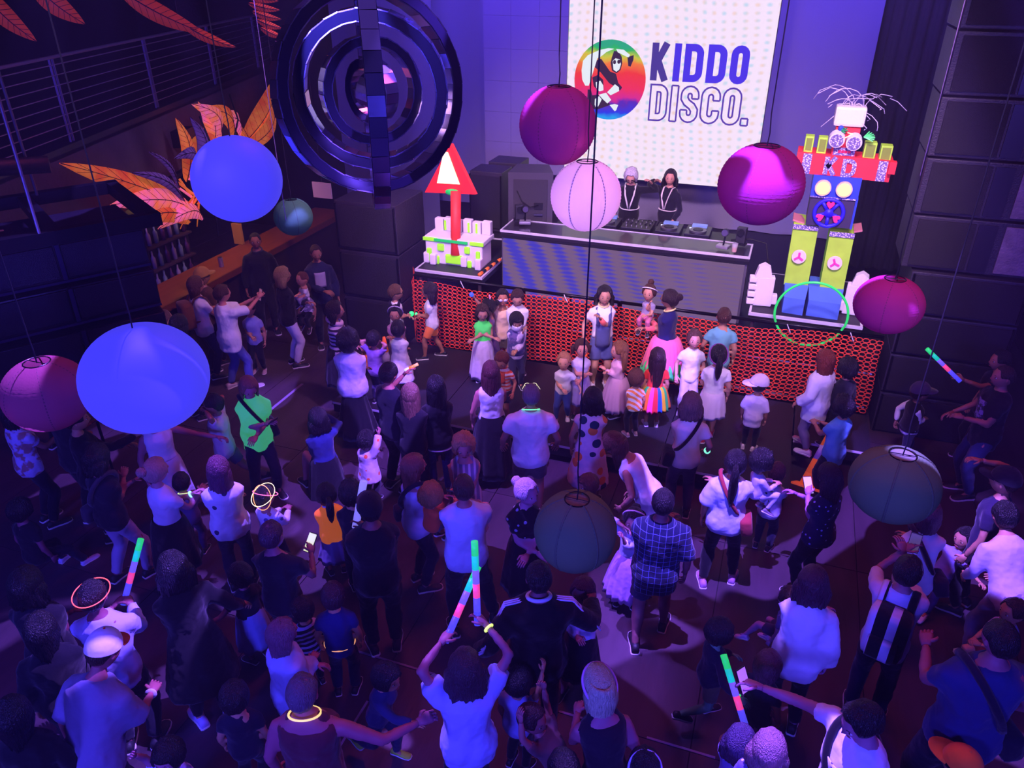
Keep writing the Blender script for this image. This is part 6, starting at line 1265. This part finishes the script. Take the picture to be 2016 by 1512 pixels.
person('woman in a loose white blouse stretching both arms out with a phone', -6.491, 7.310, 0.000, -0.461, 1.5, 'f', hair=('short', '4a2a1e'), skin='c88070', top=('half', 'e6e6f0', None, {'fit': 0.022, 'hem': -0.1}), bottom=('pants', '5058a0'), ra=(-0.1, 0.93, 0.15), la=(-0.25, 0.9, 0.08), shoes='b8a8b8', feet=((-0.07, -0.05, 0), (0.07, 0.08, 0)), hold=(('phone', 'l', 'phone held out by the woman in the loose white blouse', 'c080a0', 0.3),))
person('child in a pale blue top standing behind the outstretched phone', -6.537, 7.838, 0.000, 3.488, 1.07, 'k', hair=('short', '3a2418'), top=('tee', '9090d0'), bottom=('pants', '12101a'), shoes='c0a8b0', ra='belly', la='hang')
person('dark-haired man in a patterned shirt above the biggest blue ball', -6.911, 6.486, 0.000, -0.143, 1.53, 'm', hair=('short', '0e0b0d'), skin='b07060', top=('tee', 'c89878', ('noise', '3a2830', 0.05)), bottom=('pants', '121219'))
person('person in a spotted cream shirt beside the dark-haired patterned-shirt man', -6.742, 6.549, 0.000, -0.073, 1.43, 'f', hair=('crop', '6a4a38'), skin='c89070', top=('tee', 'd8a888', ('dots', '4a2c30', 0.06)), bottom=('pants', '121219'))
person('dark-haired woman in black behind the woman with brown straps', -6.505, 6.517, 0.000, -0.437, 1.41, 'f', hair=('bob', '0e0b0d'), skin='b07060', top=('tee', '1a1420'), bottom=('pants', '121219'), hy=20)
person('woman with a dark bob in a black and white striped top and pale shawl', -4.945, 7.436, 0.000, -1.071, 1.44, 'f', hair=('bob', '1c1014'), skin='b88070', top=('long', 'c8b8d0', ('stripe', '2a2034', 0.055)), bottom=('skirt', '120f18'), ra='belly', la='belly', ex=(('scarf', 'd8b8d8'),))
person('woman with an afro puff and a puffy white blouse', -4.357, 6.750, 0.000, 0.189, 1.44, 'f', hair=('afro', '0e0b0d'), skin='8a5a4a', top=('long', 'd8cce8', None, {'fit': 0.03}), bottom=('long_skirt', '100e16'), ra='chest', la='belly')
person('man in a dark t-shirt lifting a glowing orange stick', -3.457, 6.017, 0.000, -0.212, 1.55, 'm', hair=('short', '0e0b0d'), skin='b06a58', top=('tee', '131220'), bottom=('pants', '121219'), ra='belly', la=(-0.15, 0.7, 0.1), hold=(('stick', 'l', 'short glowing orange stick held by the man in the dark t-shirt', (0.75, 0.5, 0.45), 0.16, ['e8e0ff', 'ff8a30', 'ffb060'], 0.016),))
person('woman with half-tied light brown hair and a dark top', -3.157, 5.892, 0.000, 0.317, 1.43, 'f', hair=('long', '7a5444', 0.42), top=('long', '17141e'), bottom=('pants', '14121a'), ra='belly', la='belly')
person('woman with very long black hair and a black jacket over a white hem', -2.953, 6.074, 0.000, 0.592, 1.46, 'f', hair=('long', '0c090c', 0.8), top=('long', '100d14', None, {'hem': -0.05}), bottom=('pants', '2c3470'), ra='belly', la='belly', ex=(('belt', 'e0e0f4', -0.055),))
person('woman with long straight brown hair and a white tank top, seen from behind', -2.553, 6.552, 0.000, 0.372, 1.46, 'f', hair=('long', '5a2c2c', 0.72), skin='c88078', top=('tank', 'e6e6f0'), bottom=('long_skirt', '0e0c14'), ra='hold', la='hang')
person('man in a white t-shirt with glowing glasses pushed back on his grey head', -1.940, 6.021, 0.000, 0.364, 1.58, 'm', hair=('crop', '6a6070'), skin='a06a58', top=('tee', 'e8e8f4', None, {'fit': 0.02}), bottom=('shorts', '5a4a4e'), ra='relaxed', la='relaxed', w=1.06, ex=(('glasses', 'f0f4c0', 0.28, 0.8), ('necklace', '70f0a0')))
person('woman in a white dress with large orange and navy dots', -1.439, 6.447, 0.000, 0.132, 1.41, 'f', hair=('bob', '0e0b0d'), top=('cap', 'e4c8d8', ('bigdots', 'e8823a', 0.13), {'skirt': (0.3, 0.15)}), ra='belly', la='hang')
person('woman in a white sleeveless top bending over a child', -0.701, 5.814, 0.000, 1.496, 1.46, 'f', lean=34, hair=('long', '5a3428', 0.26), skin='b07868', hp=30, top=('tank', 'e8e8f6', None, {'fit': 0.018, 'hem': -0.08}), bottom=('pants', '14121c'), ra=(0.0, 0.45, -0.75), la=(0.05, 0.5, -0.7), ex=(('bracelet', '30e890', 'r'),))
person('brown-haired child below the bending woman in white', -1.262, 5.695, 0.000, 2.313, 0.933, 'k', hair=('mop', '6a4436'), skin='b87a68', top=('tee', '2a2034'), bottom=('pants', '121219'))
person('woman in a white t-shirt with a black crossbody bag and grey trousers', -0.500, 6.576, 0.000, 0.215, 1.46, 'f', hair=('bob', '6a5458'), skin='b88070', top=('tee', 'dcd8f0'), bottom=('pants', '4c4870'), ra='relaxed', la='belly', ex=(('sling', '0f0d14', 1), ('bracelet', '80f0d0', 'r')))
person('woman in a neon green t-shirt looking down at her phone', -4.764, 5.489, 0.000, 3.996, 1.46, 'f', hp=28, hair=('long', '8a5a50', 0.26), skin='b87080', top=('tee', '50e080', None, {'glow': 0.34, 'fit': 0.018, 'hem': -0.1}), bottom=('pants', '181a34'), ra='chest', la='belly', feet=((-0.07, 0.05, 0), (0.1, 0.1, 0)), shoes='14121a', ex=(('sling', '1a1820', 1),), hold=(('phone', 'r', 'dark phone in the hands of the woman in neon green', '403a60', 0.3),))
person('boy in a white t-shirt and grey shorts kicking one leg back', -5.098, 5.340, 0.000, 1.984, 1.25, 'k', hair=('short', '0e0b0d'), skin='a06a5c', top=('tee', 'd0c8e4'), bottom=('shorts', '6a6488'), ra='ear', la='ear', feet=((-0.05, 0.05, 0), (0.05, -0.3, 0.12)), shoes='16141c')
person('woman in a white sleeveless top directly below the biggest blue ball', -5.282, 4.720, 0.000, 4.245, 1.46, 'f', hair=('bun', '3a2418'), skin='a86878', top=('tank', 'dcd8f0'), bottom=('skirt', 'c8c4e8'), ra='hang', la=(0.75, 0.45, -0.35))
person('person with a grey scarf and green necklace below the dusky pink lantern', -6.121, 4.465, 0.000, 0.068, 1.53, 'm', hair=('short', '0e0b0d'), skin='8a5848', top=('tee', '1c1a22'), bottom=('pants', '121219'), ra='belly', la='hold', ex=(('scarf', '5a5878'), ('necklace', '30d070')))
person('person in black pointing a light tube beside the biggest blue ball', -5.802, 4.336, 0.000, -0.729, 1.5, 'm', hair=('short', '0e0b0d'), top=('long', '131118'), bottom=('pants', '121219'), ra='fwd', la='hold')
person('person in a pale printed t-shirt at the far left edge', -6.554, 4.289, 0.000, -0.318, 1.46, 'f', hair=('bob', '0e0b0d'), skin='905a50', top=('tee', 'b8b0e0', ('noise', 'a07070', 0.08)), bottom=('pants', '1a1826'), ra='hold', la='hang')
person('woman with black hair, charcoal t-shirt and white trousers', -5.165, 3.919, 0.000, -0.160, 1.48, 'f', hp=15, hair=('bob', '0e0b0d'), skin='a86a68', top=('tee', '1a1826'), bottom=('pants', 'b8acd8'), ra='chest', la='chest', feet=((-0.07, -0.05, 0), (0.07, 0.08, 0)), ex=(('sling', '3a3440', 1),))
person('woman with a blond bun in a white t-shirt holding hands with a child', -4.600, 3.990, 0.000, -0.278, 1.44, 'f', hair=('bun', 'b08888'), skin='b07888', top=('tee', 'd4d0f0'), bottom=('skirt', '12101a'), ra='hold', la='chest', ex=(('bracelet', 'a0f0d8', 'l'),))
person('child with dark cropped hair and a glow necklace before the woman with the bun', -4.822, 4.434, 0.000, 0.478, 0.95, 'k', hair=('crop', '2a1a20'), skin='a86878', top=('tee', '6a5a90'), bottom=('pants', '4a3a60'), ra='hold', la='hold', ex=(('necklace', 'e0f0a0'),))
person('woman with long hair and a white speckled blouse, seen from behind', -4.112, 4.187, 0.000, 0.637, 1.44, 'f', hair=('long', '6a3c58', 0.6), top=('long', 'd8d8f4', ('dots', '3a3a60', 0.12), {'fit': 0.022}), bottom=('pants', '16142a'), ra='chest', la='belly')
person('boy with glowing rings around his head and a white t-shirt', -3.860, 4.385, 0.000, -0.063, 1.07, 'k', hair=('crop', '0e0b0d'), skin='9a6068', top=('long', 'c8c8f4', ('dots', '5a5aa0', 0.14)), bottom=('pants', '16142a'), ra='hold', la='hold', ex=(('glowring', 'f0e890', 25, 1.05), ('glowring', 'ff7090', -30, 1.05), ('glowring', 'f0a060', 70, 1.0)))
person('man in a charcoal shirt holding a bright phone', -3.140, 3.554, 0.000, 0.200, 1.5, 'm', hair=('crop', '4a3040'), skin='a06878', top=('tee', '181626'), bottom=('pants', '121219'), ra=(0.0, 0.62, -0.35), la='belly', hold=(('phone', 'r', 'bright phone held low by the man in the charcoal shirt', 'e8f0c0', 0.9),))
person('girl in a vivid orange hooded top with a dark ponytail', -3.399, 4.647, 0.000, 0.719, 1.02, 'k', hair=('ponytail', '0e0b0d', 0.22), top=('half', 'ff7a20', None, {'glow': 0.3, 'fit': 0.02}), bottom=('skirt', '7a70a8'), ra='belly', la='belly', ex=(('collar', 'd0c8f0'),))
person('dark curly-haired child between the orange top and the black-capped man', -3.076, 4.545, 0.000, 0.595, 1.19, 'k', hair=('curly', '0e0b0d'), top=('long', '1c1826'), bottom=('pants', '121219'), ra='belly', la='belly')
person('broad man all in black with a black cap holding up a white tube', -2.533, 3.968, 0.000, 0.603, 1.6, 'm', hair=('crop', '0e0b0d'), skin='7a4a48', top=('long', '0c0b12'), bottom=('pants', '0c0b12'), w=1.18, ra='chest', la='belly', ex=(('cap', '0c0b12', '0c0b12', 0),), hold=(('stick', 'r', 'long white foam tube held by the man in the black cap', (0.25, 0.1, 0.95), 0.42, ['8a80e8', '9088f0', '9890ff'], 0.03),))
person('woman with light brown hair in a pale tank top, in profile', -2.575, 4.751, 0.000, -0.760, 1.46, 'f', hair=('long', '8a5448', 0.24), skin='c07a80', top=('tank', 'b8b0d8'), bottom=('pants', '18162a'), ra='hold', la='chest', ex=(('sling', '2a2230', 1),))
person('curly blond toddler in orange held by the man in the white t-shirt', -2.267, 4.447, 0.683, -0.401, 0.757, 'k', hair=('curly', 'a87848'), skin='d08878', top=('tee', 'd85a30'), bottom=('pants', '5a4a60'), ra='fwd', la='hold', feet=((-0.07, 0.13, 0.2), (0.07, 0.13, 0.22)))
person('tall man in a white t-shirt and dark jeans holding a toddler', -1.980, 4.460, 0.000, 0.470, 1.58, 'm', hair=('crop', '3a2418'), skin='b06a68', top=('tee', 'c4d0f8', None, {'fit': 0.02}), bottom=('pants', '12101e'), la='carry', ra='hold', feet=((-0.08, -0.06, 0), (0.14, 0.02, 0)), w=1.05)
person('woman with blond curls in a patterned sleeveless dress checking her phone', -2.318, 5.256, 0.000, 3.592, 1.44, 'f', hair=('curly', 'c09068'), skin='d08a88', top=('tank', '8a80a8', ('vstripe', 'd8d0e8', 0.05), {'skirt': (0.26, 0.14)}), ra='belly', la='chest', hp=18, hold=(('phone', 'l', 'dark phone in the hand of the woman with blond curls', '504a70', 0.3),))
person('woman with pinned white hair and a black dotted top facing right', -1.571, 4.779, 0.000, -2.562, 1.43, 'f', hy=30, hair=('bun', 'd8b8d0'), skin='c080a0', top=('tee', '100e18', ('dots', 'a0a0c8', 0.07)), bottom=('skirt', '100e18'), ra='belly', la='belly')
person('crouching woman with a dark bob in a blue denim jacket, phone to her ear', -4.138, 5.704, 0.000, 0.889, 1.39, 'f', drop=0.24, hair=('bob', '140e14'), skin='b07878', top=('long', '28306a'), bottom=('long_skirt', '0e0c14'), la='belly', ra=(0.0, 0.5, 0.25), feet=((-0.12, 0.18, 0), (0.1, 0.22, 0)))
person('small child in a white coat with orange dots beside the crouching woman', -3.635, 5.755, 0.000, -0.135, 0.862, 'k', hair=('mop', '0e0b0d'), skin='b07070', top=('long', 'd8c0d8', ('dots', 'e86a3a', 0.11), {'fit': 0.03, 'skirt': (0.14, 0.12)}), bottom=('pants', '2a2034'), ra='up', la='hold')
person('man with a shaved head in a dark grid-checked shirt and shorts', -0.480, 4.798, 0.000, 0.135, 1.58, 'm', hair=('crop', '1a1418'), skin='8a5a5c', top=('half', '141c3c', ('plaid', '6c7ac0', 0.05), {'fit': 0.025, 'hem': -0.1}), bottom=('shorts', '2c2a4a'), ra='hang', la='chest', w=1.08, feet=((-0.06, -0.08, 0), (0.08, 0.1, 0)), shoes='121018')
person('girl with a headband, white bolero and dusty pink tulle skirt', -0.744, 5.199, 0.000, 3.196, 1.04, 'k', hair=('bun', '0e0b0d'), skin='a87078', top=('three', 'c8c8f4'), bottom=('tulle', 'a078b0'), ra='ear', la='mouth', ex=(('headband', 'e0c0e0', 60),))
person('woman with a black ponytail and a wide white blouse carrying a child', -0.008, 5.708, 0.000, 0.089, 1.46, 'f', hair=('ponytail', '0e0b0d', 0.36), top=('half', 'c8d4fa', None, {'fit': 0.028}), bottom=('leggings', '0c0b14'), ra='carry', la='hang', feet=((-0.08, -0.05, 0), (0.1, 0.03, 0)), shoes='b888b8', ex=(('sling', 'a03a3a', -1),))
person('dark-haired toddler in white on the hip of the woman with the wide blouse', 0.195, 5.857, 0.612, -1.080, 0.81, 'k', hair=('curly', '0e0b0d'), top=('long', 'c8c0ec'), bottom=('leggings', 'c8c4e0', ('dots', '2a2a40', 0.05)), ra='hold', la='hold', feet=((-0.07, 0.13, 0.2), (0.07, 0.13, 0.22)), shoes='8a7888')
person('boy with cropped hair in a white t-shirt seen from behind', 0.366, 6.337, 0.000, -0.197, 1.02, 'k', hair=('crop', '5a3a34'), top=('tee', 'c8ccf6'), bottom=('pants', '14142c'), ra='hold', la='hold')
person('woman with long dark hair in a sparkling dark blouse using her phone', 0.767, 5.790, 0.000, 0.828, 1.44, 'f', hair=('long', '2a1826', 0.3), skin='a870a0', top=('tee', '1a1a40', ('dots', 'b0b0f0', 0.05)), bottom=('pants', '12121e'), ra='hold', la='chest', hp=15, hold=(('phone', 'l', 'pale phone held by the woman in the sparkling blouse', 'c8b0e8', 0.7),))
person('woman with a brown bob in a bright white shirt and black trousers', 0.623, 4.293, 0.000, 0.034, 1.51, 'f', lean=6, hair=('bob', '4a2838'), skin='a870a0', top=('long', 'e4e4ff', None, {'fit': 0.022, 'hem': -0.09}), bottom=('pants', '0c0b12'), ra='hang', la='carry')
person('toddler with a pale shoe kicked out in the arms of the bright white shirt', 0.529, 4.533, 0.362, 0.931, 0.79, 'k', hair=('short', '3a2418'), skin='b080a8', top=('tee', '5a4a80'), bottom=('shorts', '3a3458'), feet=((-0.15, 0.3, 0.2), (0.07, 0.2, 0.15)), shoes='c8b0e0')
person('person in white with a black and white backpack filming with a phone', 1.209, 4.603, 0.000, -0.292, 1.58, 'm', hair=('short', '0e0b0d'), skin='a06a78', top=('half', 'c8c8f0'), bottom=('pants', '181a38'), la=(-0.15, 0.75, 0.22), ra=(-0.45, 0.7, 0.22), ex=(('backpack', '0d0c12', ('vstripe', 'c8c8e8', 0.14)),), hold=(('phone', 'l', 'phone held up in front of the person with the backpack', '705a80', 0.4),))
person('big man in a navy t-shirt with a dark strap at the right edge', 1.575, 3.844, 0.000, 0.397, 1.84, 'm', hair=('crop', '0e0b0d'), skin='a06070', top=('tee', '24306a'), bottom=('pants', '14142a'), w=1.2, ra='relaxed', la='hold', ex=(('sling', '15142a', -1),))
person('man in a white t-shirt with lettering seen from above, phone in hand', 0.869, 3.130, 0.000, 2.085, 1.75, 'm', hp=25, hair=('short', '140e14'), skin='a87088', top=('tee', 'dcdcff'), bottom=('pants', '14121e'), ra=(0.75, 0.45, -0.3), la='belly', w=1.05, ex=(('sling', '0f0e16', 1), ('print', 'dcdcff', 1, ('dots', '3a3460', 0.035))), hold=(('phone', 'r', 'phone with a lit purple picture held by the man in lettered white', 'b070e0', 0.9),))
person('child in a dark top with light brown hair between the phone and the glow stick', 0.413, 3.948, 0.000, -0.453, 1.07, 'k', hair=('long', '6a4a58', 0.15), top=('tee', '181832'), bottom=('pants', '14142a'), ra='hang', la='hang')
person('child in a dark jacket with a green lit arm swinging a glow stick', 0.071, 4.167, 0.000, -1.064, 1.04, 'k', hair=('mop', '16121c'), skin='5a8a70', top=('long', '16142a'), bottom=('shorts', '5a5038'), ra='side', la='fwddown', feet=((-0.06, 0.06, 0), (0.06, -0.22, 0.14)), ex=(('bracelet', '30e070', 'r'),))  # green glow is put into the skin colour
person('child at the bottom edge holding the long slanted glow stick', 0.299, 3.365, 0.000, -0.263, 0.977, 'k', hair=('bob', '4a3a60'), top=('tee', '8a80d0'), bottom=('pants', '121219'), la=(-0.1, 0.6, 0.2), ra='hang', hold=(('stick', 'l', 'long slanted glow stick with a green tip at the lower right', (-0.55, 0.35, 0.72), 0.52),))
person('blond child with a glittery top at the bottom edge', 0.446, 3.206, 0.000, -0.138, 1.19, 'k', hair=('bob', 'a07888'), top=('tee', '6a60a8', ('dots', 'd0d0f8', 0.05)), bottom=('pants', '121219'))
person('woman with green-tinted blond hair, sunglasses on her head and bare shoulders', -0.435, 2.898, 0.000, 0.612, 1.54, 'f', lean=14, hair=('long', 'b8c0a0', 0.26), skin='a8687c', hp=35, top=('tank', '1c1626'), bottom=('pants', '14121e'), ra='hang', la='hold', ex=(('headband', 'c8a0e0', 65), ('sunglasses', '0c0a10', 0.33)))
person('man in a black track jacket with three white stripes down each sleeve', -1.087, 3.597, 0.000, 0.433, 1.69, 'm', hair=('crop', '0e0b0d'), skin='7a4858', top=('long', '08080e', None, {'fit': 0.02, 'hem': -0.08}), bottom=('pants', '0a0a12'), w=1.12, ra=(0.45, 0.5, -0.45), la=(0.4, 0.1, -0.8), ex=(('sleeve_stripes', 'd0d0ff'), ('collar', 'd0d0f0')))
person('girl with brown hair and white sleeves facing the track jacket man', -0.905, 4.123, 0.000, 3.009, 1.16, 'k', hair=('long', '4a2838', 0.2), skin='a86878', top=('long', 'c8c0f0'), bottom=('skirt', '120f1a'), ra='chest', la='mouth', feet=((-0.07, -0.05, 0), (0.07, 0.08, 0)))
person('woman with long brown hair in a white top raising two glow sticks', -1.316, 2.890, 0.000, 0.567, 1.53, 'f', hair=('longcurly', '3a2430', 0.36), skin='a06478', top=('tee', 'a8b4f8', None, {'fit': 0.024, 'hem': -0.08}), bottom=('leggings', '08080e'), ra=(0.1, 0.55, 0.55), la=(-0.05, 0.45, 0.5), ex=(('bracelet', 'd8f070', 'r'),), hold=(('stick', 'r', 'upright glow stick, teal over pink over blue, raised in the front crowd', (0.05, 0.35, 0.95), 0.55), ('stick', 'l', 'shorter tilted glow stick with a green end crossing the upright one', (0.55, 0.5, 0.75), 0.5)))
person('child bending backwards beside the woman with glow sticks', -0.691, 3.042, 0.000, -1.780, 1.07, 'k', lean=-38, hair=('short', '3a2428'), skin='a86a70', top=('tee', '6a4a50'), bottom=('shorts', '8a4a20'), ra='up', la='up', feet=((-0.1, 0.1, 0), (0.1, 0.1, 0)))
person('child in pale blue behind the woman with glow sticks', -1.133, 3.319, 0.000, -0.195, 1, 'k', hair=('mop', '141018'), top=('tee', 'a0a8f0'), bottom=('pants', '121219'), ra='up', la='hang')
person('grey-haired man in a rust sleeveless top with a glowing ring at his neck', -2.050, 2.321, 0.000, 0.287, 1.67, 'm', hair=('crop', '6a5868'), skin='a85c70', top=('tank', '5a2430'), bottom=('pants', '14121e'), w=1.08, ra=(0.8, 0.35, -0.35), la='hang', ex=(('necklace', 'f0d080'),))
person('child in a denim jacket with neon shoes running across the floor', -2.068, 3.067, 0.000, -1.698, 1.02, 'k', lean=12, hair=('mop', '160f18'), top=('long', '242c5a'), bottom=('pants', '1c2248'), feet=((-0.06, 0.06, 0), (0.06, -0.22, 0.14)), ra='fwd', la='back', shoes='a8e040')
person('boy in a navy t-shirt with a glowing belt, seen from behind', -2.619, 3.481, 0.000, 0.436, 1.13, 'k', hair=('short', '3a2028'), top=('tee', '20286a'), bottom=('pants', '161a3c'), ra='hang', la='hang', ex=(('belt', 'f0a070', 0.03, 1),))
person('small child in a black and white striped top', -2.889, 3.456, 0.000, 1.045, 0.93, 'k', hair=('short', '24141c'), top=('long', '14121e', ('stripe', 'b0a8e0', 0.045)), bottom=('pants', '121219'))
person('girl with light brown hair in a loose pale grey shirt, in profile', -2.670, 2.940, 0.000, -0.519, 1.28, 'k', hair=('long', '7a5068', 0.2), skin='a86880', top=('long', 'a8b0e8', None, {'fit': 0.028, 'hem': -0.1}), bottom=('pants', '14142a'), ra='belly', la='belly')
person('tall person in a long black dress with white-soled shoes', -3.452, 2.935, 0.000, 0.953, 1.62, 'f', hair=('bob', '0c0a10'), top=('long', '07070c', None, {'skirt': (0.24, 0.16), 'hem': -0.05}), bottom=('leggings', '07070c'), ra=(0.5, 0.2, -0.75), la='belly', shoes='b8b0f0', w=1.05)
person('man in a white cap with an orange brim and a grey shirt, stooping', -3.401, 1.977, 0.000, -0.028, 1.64, 'm', lean=20, hair=('crop', '3a2418'), skin='a05a60', hp=25, top=('half', '7a749c', None, {'fit': 0.024}), bottom=('pants', '1a1832'), ra='hold', la='hang', ex=(('cap', 'dcdcff', 'c04820', 15), ('watch', 'c8c8e0', 'r')))
person('man in a white shirt with sunglasses and a glowing red headband', -3.785, 2.561, 0.000, 0.540, 1.6, 'm', hair=('crop', '1c1418'), skin='905060', top=('long', 'b8b8fa'), bottom=('pants', '14142a'), ra='hold', la='hold', ex=(('sunglasses', '0a080c'), ('glowring', 'ff5a50', 0, 1.1)), hold=(('stick', 'r', 'long glow stick, teal fading to pink and blue, at the left front', (0.35, 0.35, 0.85), 0.5),))
person('child with black hair and a patterned white and blue shirt at the bottom left', -2.918, 2.095, 0.000, 3.392, 1.04, 'k', hair=('mop', '0e0b0d'), skin='b07088', top=('tee', 'b8c0fa', ('noise', '4a5098', 0.06)), bottom=('pants', '121219'), ra='up', la='hold')
person('person with dark hair in dark clothes at the left edge', -4.318, 2.517, 0.000, 0.432, 1.58, 'f', hair=('bob', '0e0b0d'), skin='905060', top=('tee', '16141e'), bottom=('pants', '121219'), ra='belly', la='belly')
person('person in black in front of the left-edge crowd beside the glow headband', -3.927, 2.270, 0.000, 0.698, 1.54, 'f', hair=('long', '0e0b0d', 0.2), top=('long', '0e0d16'), bottom=('pants', '121219'), ra='belly')
person('girl in a pale blue skirt with one arm stretched out', -3.477, 3.533, 0.000, 1.301, 1.02, 'k', hair=('bun', '0e0b0d'), skin='a06478', top=('tee', '1c1c34'), bottom=('skirt', '98a8f0'), la=(0.9, 0.2, -0.3), ra='hang')
person('child with a white shoe in dark clothes low at the left edge', -5.862, 3.610, 0.000, -0.028, 1.14, 'k', drop=0.15, hair=('mop', '0e0b0d'), skin='8a5060', top=('tee', '16141e'), bottom=('pants', '1a1a30'), shoes='c8c8f0', feet=((-0.1, 0.25, 0), (0.1, 0.3, 0)))
person('dark figure at the lower left edge', -3.598, 1.767, 0.000, 0.591, 1.49, 'f', hair=('long', '0c0a10', 0.2), top=('long', '0d0c14'), bottom=('pants', '121219'))
person('child with a pale headband at the bottom edge', -0.219, 2.938, 0.000, 0.249, 1.07, 'k', hair=('bob', '16101a'), top=('tee', '4a4488'), bottom=('pants', '121219'), ex=(('headband', 'd0c8ff', 60),))
person('dark-haired child at the bottom edge below the green-haired woman', -0.650, 2.737, 0.000, 0.582, 1.12, 'k', hair=('mop', '0e0b10'), top=('tee', '1a1624'), bottom=('pants', '121219'))
person('child in a vivid orange cap at the bottom right corner', 1.502, 3.505, 0.000, 0.991, 1.15, 'k', hair=('short', '0e0b0d'), top=('tee', '3a2a50'), bottom=('pants', '121219'), ex=(('cap', 'ff7a28', 'ff7a28', 0),))
person('dim person with frizzy brown hair at the left edge above the pink lantern', -7.584, 5.369, 0.000, -0.092, 1.43, 'f', hair=('curly', '6a4424'), skin='b07850', top=('tee', '4a3420'), bottom=('pants', '121219'))
person('small dark-haired child in the shadow between the cap man and the grey-haired man', -2.783, 2.541, 0.000, 0.482, 1.07, 'k', hair=('mop', '0e0b0d'), top=('tee', '16162c'), bottom=('pants', '121219'))
build_people()
